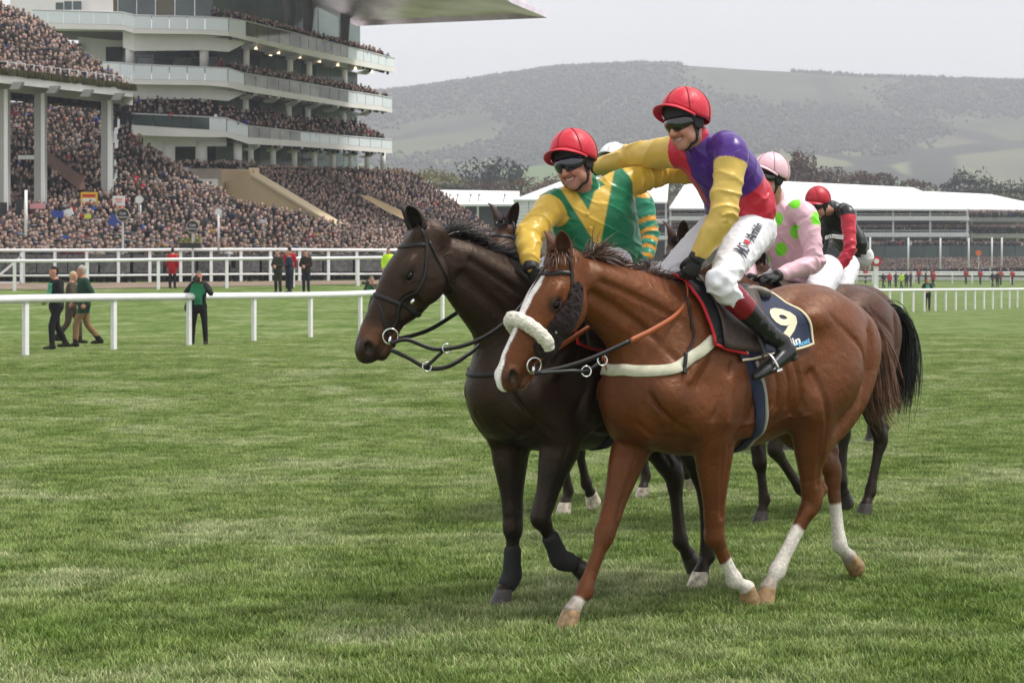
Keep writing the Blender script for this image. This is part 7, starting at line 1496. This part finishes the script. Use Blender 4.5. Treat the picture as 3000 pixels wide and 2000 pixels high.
# ---- lettering on the silks and breeches
def decal(fld, origin, right, upv, V2, F, m, parent, name, off=.011):
    P = np.array(origin)[None] + V2[:, :1] * unit(right)[None] + V2[:, 1:2] * unit(upv)[None]; P, N = fld.snap(P, off); return mesh_obj(name, P, F, m, parent, True)
M_INK = mat('navy_print', (.01, .011, .03), rough=.7)
o = at(2172, 736, 9.03); rt = at(2232, 656, 9.09) - at(2108, 818, 8.92); uv = np.array([-.55, -.2, .35]); uv = uv - (uv @ unit(rt)) * unit(rt)
v2, fc = text_mesh('MS', .095, .001, .70); v2 = v2 - [.0, 0]; decal(j1_b, o, rt, uv, v2, fc, M_INK, j1_d['breeches'], 'lettering')
v2, fc = text_mesh('Amlin', .10, .003, .72); v2 = v2 + [.190, 0]; decal(j1_b, o, rt, uv, v2, fc, M_INK, j1_d['breeches'], 'lettering')
th = np.linspace(0, 2 * math.pi, 17)[:-1]; v2 = np.array([[.072, .002]] + [[.072 + .015 * math.cos(t), .002 + (.017 * math.sin(t) if math.sin(t) < 0 else .026 * math.sin(t))] for t in th]); fc = [(0, 1 + i, 1 + (i + 1) % 16) for i in range(16)]
decal(j1_b, o, rt, uv, v2, fc, mat('red_print', (.5, .01, .03), rough=.7), j1_d['breeches'], 'emblem', .012)
for t in (.80, .52, .30):                                                   # buttons down the chevron
    pass
for (u_, v_) in ((1721, 628), (1732, 673), (1742, 715)):
    p, n = j2_g.snap(at(u_, v_, 9.27)[None], .006); b = MB(); b.lathe(p[0], n[0], [(0, .011), (.004, .011), (.006, .007)], 12); b.build('button', silk_mat('button_yellow', .4, 0, False, tuple(YEL)), j2_d['jacket'], True)
v2, fc = text_mesh('RACING UK', .030, .001); p0 = at(2392, 838, 12.1); rt = at(2412, 815, 12.2) - at(2370, 862, 12.05)
pl = np.array([[-.10, -.030], [.10, -.030], [.10, .030], [-.10, .030]]); xs = np.linspace(-.10, .10, 9); ys = np.linspace(-.03, .03, 4); v3 = np.array([[x, y] for y in ys for x in xs]); f3 = [(j * 9 + i, j * 9 + i + 1, j * 9 + i + 10, j * 9 + i + 9) for j in range(3) for i in range(8)]
decal(j3_b, p0, rt, np.array([-.4, -.1, .5]), v3, f3, mat('black_print', (.012, .012, .014), rough=.7), j3_d['breeches'], 'badge', .011); decal(j3_b, p0, rt, np.array([-.4, -.1, .5]), v2, fc, M_WHITE_PRINT, j3_d['breeches'], 'lettering', .015)
v2, fc = text_mesh('ensis', .075, .001); decal(j5_g, at(2436, 690, 17.75), at(2462, 683, 17.8) - at(2410, 697, 17.75), np.array([0, 0, 1.]), v2, fc, M_WHITE_PRINT, j5_d['jacket'], 'lettering', .012)
stirrup(CH, J1['J']['Ltoe'], J1['J']['Lheel'], 1, 'steel stirrup under the black boot of the purple rider')
print('jockeys', time.time() - T0)
# ------------------------------------------------------------------ people on the course (local frame: x forward, y left)
def make_person(name, u, vfoot, Y, rz, H=1.76, coat=(.02, .02, .02), legs=(.015, .015, .018), hair=(.015, .012, .01), label='', pose='stand', bib=None, skin=SKIN, hat=None, coat_len=.46, vox=.017, extras=(), group='people standing about the course', shoe=(.02, .016, .012), lean=0.0):
    g = at(u, vfoot, Y); r = empty('person', (g[0], g[1], float(ground_z(g[0], g[1]))), rz); tag(r, label, name, group); s = H / 1.76
    J = dict(pel=(0, 0, .94), nk=(.02 + lean, 0, 1.46), hd=(.05 + lean * 1.2, 0, 1.62), Ls=(.0 + lean, .19, 1.41), Rs=(.0 + lean, -.19, 1.41), Le=(-.02, .25, 1.14), Re=(-.02, -.25, 1.14), Lw=(.08, .24, .90), Rw=(.08, -.24, .90), Lh=(0, .09, .92), Rh=(0, -.09, .92), Lk=(.02, .10, .50), Rk=(.02, -.10, .50), La=(0, .11, .09), Ra=(0, -.11, .09))
    J.update({k: v for k, v in dict(
        walk=dict(Lk=(.18, .09, .52), La=(.20, .09, .10), Rk=(-.08, -.09, .50), Ra=(-.34, -.09, .16), Le=(-.12, .25, 1.15), Lw=(.02, .24, .93), Re=(.06, -.25, 1.14), Rw=(.20, -.22, .95)),
        read=dict(Lk=(.14, .09, .52), La=(.14, .09, .10), Rk=(-.06, -.09, .50), Ra=(-.26, -.09, .14), Le=(.02, .27, 1.14), Lw=(.22, .10, 1.06), Re=(.02, -.27, 1.14), Rw=(.22, -.10, 1.02)),
        shoot=dict(Le=(.10, .30, 1.22), Lw=(.22, .08, 1.50), Re=(.10, -.30, 1.22), Rw=(.22, -.08, 1.50), La=(0, .16, .09), Ra=(0, -.16, .09), Lk=(.02, .14, .5), Rk=(.02, -.14, .5)),
        crouch=dict(pel=(-.05, 0, .48), nk=(.14, 0, .98), hd=(.20, 0, 1.13), Ls=(.10, .19, .93), Rs=(.10, -.19, .93), Le=(.28, .24, .74), Re=(.28, -.24, .74), Lw=(.40, .08, .98), Rw=(.40, -.08, .98), Lh=(-.03, .1, .46), Rh=(-.03, -.1, .46), Lk=(.36, .14, .50), Rk=(.10, -.14, .08), La=(.30, .14, .09), Ra=(-.32, -.14, .07)),
        fold=dict(Le=(.05, .24, 1.14), Lw=(.20, .03, 1.10), Re=(.05, -.24, 1.14), Rw=(.20, -.05, 1.06))).get(pose, {}).items()})
    J = {k: np.array(v) * s for k, v in J.items()}; A = np.array(list(J.values())); f = Field(A.min(0) - .26, A.max(0) + .28, vox); up = unit(J['nk'] - J['pel']); tp = lambda t: J['pel'] + (J['nk'] - J['pel']) * t
    f.tube([(*tp(-.08), .165 * s, .13 * s), (*tp(.3), .165 * s, .13 * s), (*tp(.65), .19 * s, .14 * s), (*tp(.88), .175 * s, .11 * s), (*tp(1.0), .075 * s, .075 * s)], LATY, k=.04)
    f.tube([(*J['nk'], .062, .062), (*(J['hd'] - up * .06), .06, .062)], LATY, k=.03); f.ell(J['hd'] + np.array([0, 0, .02]), np.array([.098, .078, .118]) * s, k=.02); f.ell(J['hd'] + np.array([.03, 0, -.06]) * s, np.array([.065, .055, .06]) * s, k=.03); f.ell(J['hd'] + np.array([.105, 0, -.015]) * s, np.array([.02, .013, .022]) * s, k=.02)
    for q in 'LR':
        f.tube([(*(J[q + 's'] - [0, np.sign(J[q + 's'][1]) * .03, 0]), .075 * s, .08 * s), (*(.5 * J[q + 's'] + .5 * J[q + 'e']), .065 * s, .068 * s), (*J[q + 'e'], .058 * s, .06 * s), (*(.5 * J[q + 'e'] + .5 * J[q + 'w']), .05 * s, .05 * s), (*J[q + 'w'], .038 * s, .038 * s)], LATY, k=.05)
        d = unit(J[q + 'w'] - J[q + 'e']); f.ell(J[q + 'w'] + d * .07 * s, np.array([.045, .045, .05]) * s, k=.03)
        f.tube([(*J[q + 'h'], .10 * s, .11 * s), (*(.5 * J[q + 'h'] + .5 * J[q + 'k']), .085 * s, .09 * s), (*J[q + 'k'], .066 * s, .07 * s), (*(.5 * J[q + 'k'] + .5 * J[q + 'a']), .062 * s, .066 * s), (*(J[q + 'a'] + [0, 0, .0]), .052 * s, .056 * s)], LATY, k=.05)
        f.tube([(*(J[q + 'a'] + np.array([-.04, 0, -.035]) * s), .045 * s, .045 * s), (*(J[q + 'a'] + np.array([.08, 0, -.045]) * s), .046 * s, .04 * s), (*(J[q + 'a'] + np.array([.17, 0, -.055]) * s), .035 * s, .028 * s)], LATY, k=.03)
    V, Q = f.mesh(1, 1); N = g_normals(f, V); V = V + N * (.006 * vnoise(V, 11, 4) + .004 * (1 - np.abs(vnoise(V * [1, 1, 2.2], 9, 6))) ** 3)[:, None]
    t = (V - J['pel']) @ up / np.linalg.norm(J['nk'] - J['pel']); col = np.tile(np.array(coat, float), (len(V), 1)); z = V[:, 2] / s
    dleg = np.full(len(V), 9.)
    for q in 'LR':
        for a, b_ in (('h', 'k'), ('k', 'a')): d = J[q + b_] - J[q + a]; tt = np.clip(((V - J[q + a]) @ d) / (d @ d), 0, 1); dleg = np.minimum(dleg, np.linalg.norm(V - J[q + a] - tt[:, None] * d, axis=1))
    col[(t < -(coat_len - .46) * 2.2 - .05) & (dleg < .2)] = legs
    for q in 'LR': col[np.linalg.norm(V - J[q + 'a'] - np.array([.05, 0, -.05]) * s, axis=1) < .15 * s] = shoe; col[np.linalg.norm(V - J[q + 'w'] - unit(J[q + 'w'] - J[q + 'e']) * .07 * s, axis=1) < .075 * s] = skin
    hd = V - J['hd']; ish = (np.linalg.norm(hd - np.array([0, 0, .0]), axis=1) < .175 * s) & (hd[:, 2] > -.135 * s) & (np.abs(hd[:, 1]) < .1); col[ish] = skin; hh = ish & ((hd[:, 2] > .075 * s) | ((hd[:, 0] < -.012) & (hd[:, 2] > -.06 * s))); col[hh] = hair
    if hat is not None: col[ish & (hd[:, 2] > .045 * s)] = hat
    mesh_obj('body', V, Q, mat('clothing_and_skin', attr=True), r, True, col)
    if bib is not None:
        for sd in (1, -1):
            G = np.array([[J['pel'] + up * L_ + LATY * w * (1.0 if L_ < .42 else .9) + np.array([.25 * sd, 0, 0]) for w in np.linspace(-.15, .15, 7) * s] for L_ in np.linspace(.50, .02, 9) * s]); v, q, GG, NN = patch(f, G, .012, .006); o = mesh_obj('bib', v, q, mat('bib_green', (.02, .25, .12), rough=.6, bump=(8, .5, .03)), r)
            if sd > 0 and bib != True: print_on(GG, NN, bib, .15 * s, .5, .80, .30 * s, .48 * s, mat('bib_ink', (.01, .02, .015)), o, 'number', off=.01, flip=False)
    if pose in ('shoot', 'crouch') or 'camera' in extras:
        c = (J['Lw'] + J['Rw']) / 2 + np.array([.10, 0, .05]) * s; cm = sub_empty('camera', r, 'black camera held up by the ' + label[:40].strip(), 'camera', 'press cameras'); b = MB(); b.box(c[0] - .04, c[0] + .04, c[1] - .075, c[1] + .075, c[2] - .055, c[2] + .055); b.lathe(c + [.03, 0, 0], (1, 0, 0), [(0, .045), (.12, .045), (.20, .055), (.24, .055)], 14); b.box(c[0] - .03, c[0] + .03, c[1] - .03, c[1] + .03, c[2] + .05, c[2] + .085); b.build('camera_body', M_BLACK, cm)
    if 'bag' in extras:
        bg = sub_empty('bag', r, 'black shoulder bag at the hip of the photographer', 'bag'); fb2 = Field((-.2, -.42, .55), (.25, -.1, 1.2), .014); fb2.ell((0, -.27, .88), (.13, .07, .12), k=.03); v, q = fb2.mesh(); mesh_obj('pouch', v, q, M_BLACK, bg); free_strap([(.0, -.25, .98), (.16, -.05, 1.25), (.08, .16, 1.47), (-.12, .05, 1.32), (-.12, -.2, 1.0)], .035, .006, M_BLACK, 'strap', bg)
    return r
hpi = math.pi
make_person('photographer', 165, 1022, 39.6, hpi * 1.22, 1.80, (.014, .014, .016), (.012, .012, .014), (.010, .009, .008), 'dark haired young man in black jacket and green bib walking behind the rail', 'read', bib=True)
make_person('man', 247, 1008, 41.0, hpi * 1.12, 1.84, (.018, .055, .035), (.24, .15, .075), (.36, .34, .31), 'grey haired man in green jacket and tan trousers walking behind the rail', 'walk', coat_len=.62, extras=())
make_person('man', 208, 1000, 43.4, hpi * .05, 1.72, (.07, .055, .035), (.075, .055, .038), (.45, .36, .22), 'person in brown tweed half hidden between the two walkers', 'walk', coat_len=.6)
make_person('photographer', 583, 1008, 42.6, hpi * 1.5, 1.72, (.018, .017, .017), (.011, .011, .012), (.10, .09, .08), 'photographer in green bib numbered 26 aiming a camera behind the rail', 'shoot', bib='26', extras=('bag',), coat_len=.56)
make_person('woman', 505, 855, 80.5, hpi * .45, 1.76, (.42, .012, .02), (.012, .012, .014), (.012, .010, .010), 'person in a long red coat and black trousers seen from behind', 'stand', coat_len=.72, vox=.024)
make_person('man', 815, 864, 75.5, hpi * 1.35, 1.80, (.030, .032, .020), (.02, .02, .016), (.10, .08, .06), 'man in a long olive coat at the left of the three on the track', 'fold', coat_len=.85, vox=.024)
make_person('man', 848, 862, 76.2, hpi * 1.1, 1.76, (.016, .024, .06), (.012, .014, .03), (.16, .11, .08), 'man in a navy suit in the middle of the three on the track', 'fold', coat_len=.58, vox=.024)
make_person('man', 897, 864, 75.8, hpi * 1.4, 1.78, (.028, .018, .013), (.016, .019, .032), (.08, .06, .045), 'man in a dark brown jacket and jeans at the right of the three', 'fold', coat_len=.52, vox=.024)
make_person('man', 848, 855, 79.8, hpi * .5, 1.84, (.42, .012, .025), (.02, .02, .02), (.03, .02, .02), 'person in a red jacket hidden behind the man in the navy suit', 'stand', vox=.026)
make_person('steward', 1138, 858, 79.0, hpi * 1.5, 1.80, (.55, .85, .03), (.02, .02, .02), (.03, .025, .02), 'steward in a lime high visibility jacket behind the dark bay head', 'stand', vox=.026)
make_person('photographer', 1098, 872, 62.0, hpi * 1.35, 1.72, (.08, .075, .05), (.03, .03, .03), (.14, .11, .08), 'crouching photographer in green bib beside the dark bay muzzle', 'crouch', bib=True, vox=.022, hat=(.16, .14, .10))
make_person('photographer', 2717, 914, 99.0, hpi * 1.45, 1.76, (.015, .015, .016), (.011, .011, .012), (.22, .14, .10), 'photographer in black with a green bib behind the right rail', 'read', bib=True, vox=.026)
FARP = [(2588, 'black', (.015, .015, .016), 'dark dressed person at the left of the distant group on the course'), (2606, 'red', (.42, .02, .04), 'person in a red jacket in the distant group on the course'), (2624, 'navy', (.02, .022, .03), 'dark dressed person beside the red jacket in the distant group'), (2641, 'lime', (.5, .8, .03), 'steward in lime jacket in the distant group on the course'), (2655, 'black', (.014, .014, .014), 'dark dressed person right of the lime steward'), (2668, 'grey', (.03, .03, .034), 'rightmost person of the distant group on the course'),
        (2908, 'black', (.012, .012, .013), 'distant person in black stepping forward at the far right'), (2922, 'black', (.016, .02, .018), 'second distant dark figure at the far right'), (2712, 'black', (.015, .015, .016), 'dark steward by the distant rail above the photographer'), (2735, 'red', (.35, .015, .02), 'red jacketed steward by the distant rail')]
for i, (u, nm, c, lab) in enumerate(FARP):
    make_person('person', u, 840, 198 + (i % 3) * 4 if u < 2700 else 205, hpi * (1.2 + .3 * (i % 3)), 1.76, c, (.014, .014, .016), (.03, .022, .018), lab, ('walk', 'stand', 'fold')[i % 3], vox=.034, coat_len=.55, group='distant people on the grass')
for i, u in enumerate((2536, 2692, 2732, 2830, 2872, 2932, 2966)):
    v, f_, r_ = VAR[3]; T_ = np.stack([[.38, .015, .02], [.02, .02, .02], [.42, .24, .18], [.3, .02, .02], [.38, .015, .02]]); o = mesh_obj('person', v, f_, M_PEOPLE, None, True, T_[r_]); q = at(u, 800, 227 - i * 1.5); o.location = (q[0], q[1], float(ground_z(q[0], q[1]))); tag(o, 'red coated steward standing at the distant rail on the right', 'steward', 'red coated stewards along the distant rail')
print('people', time.time() - T0)
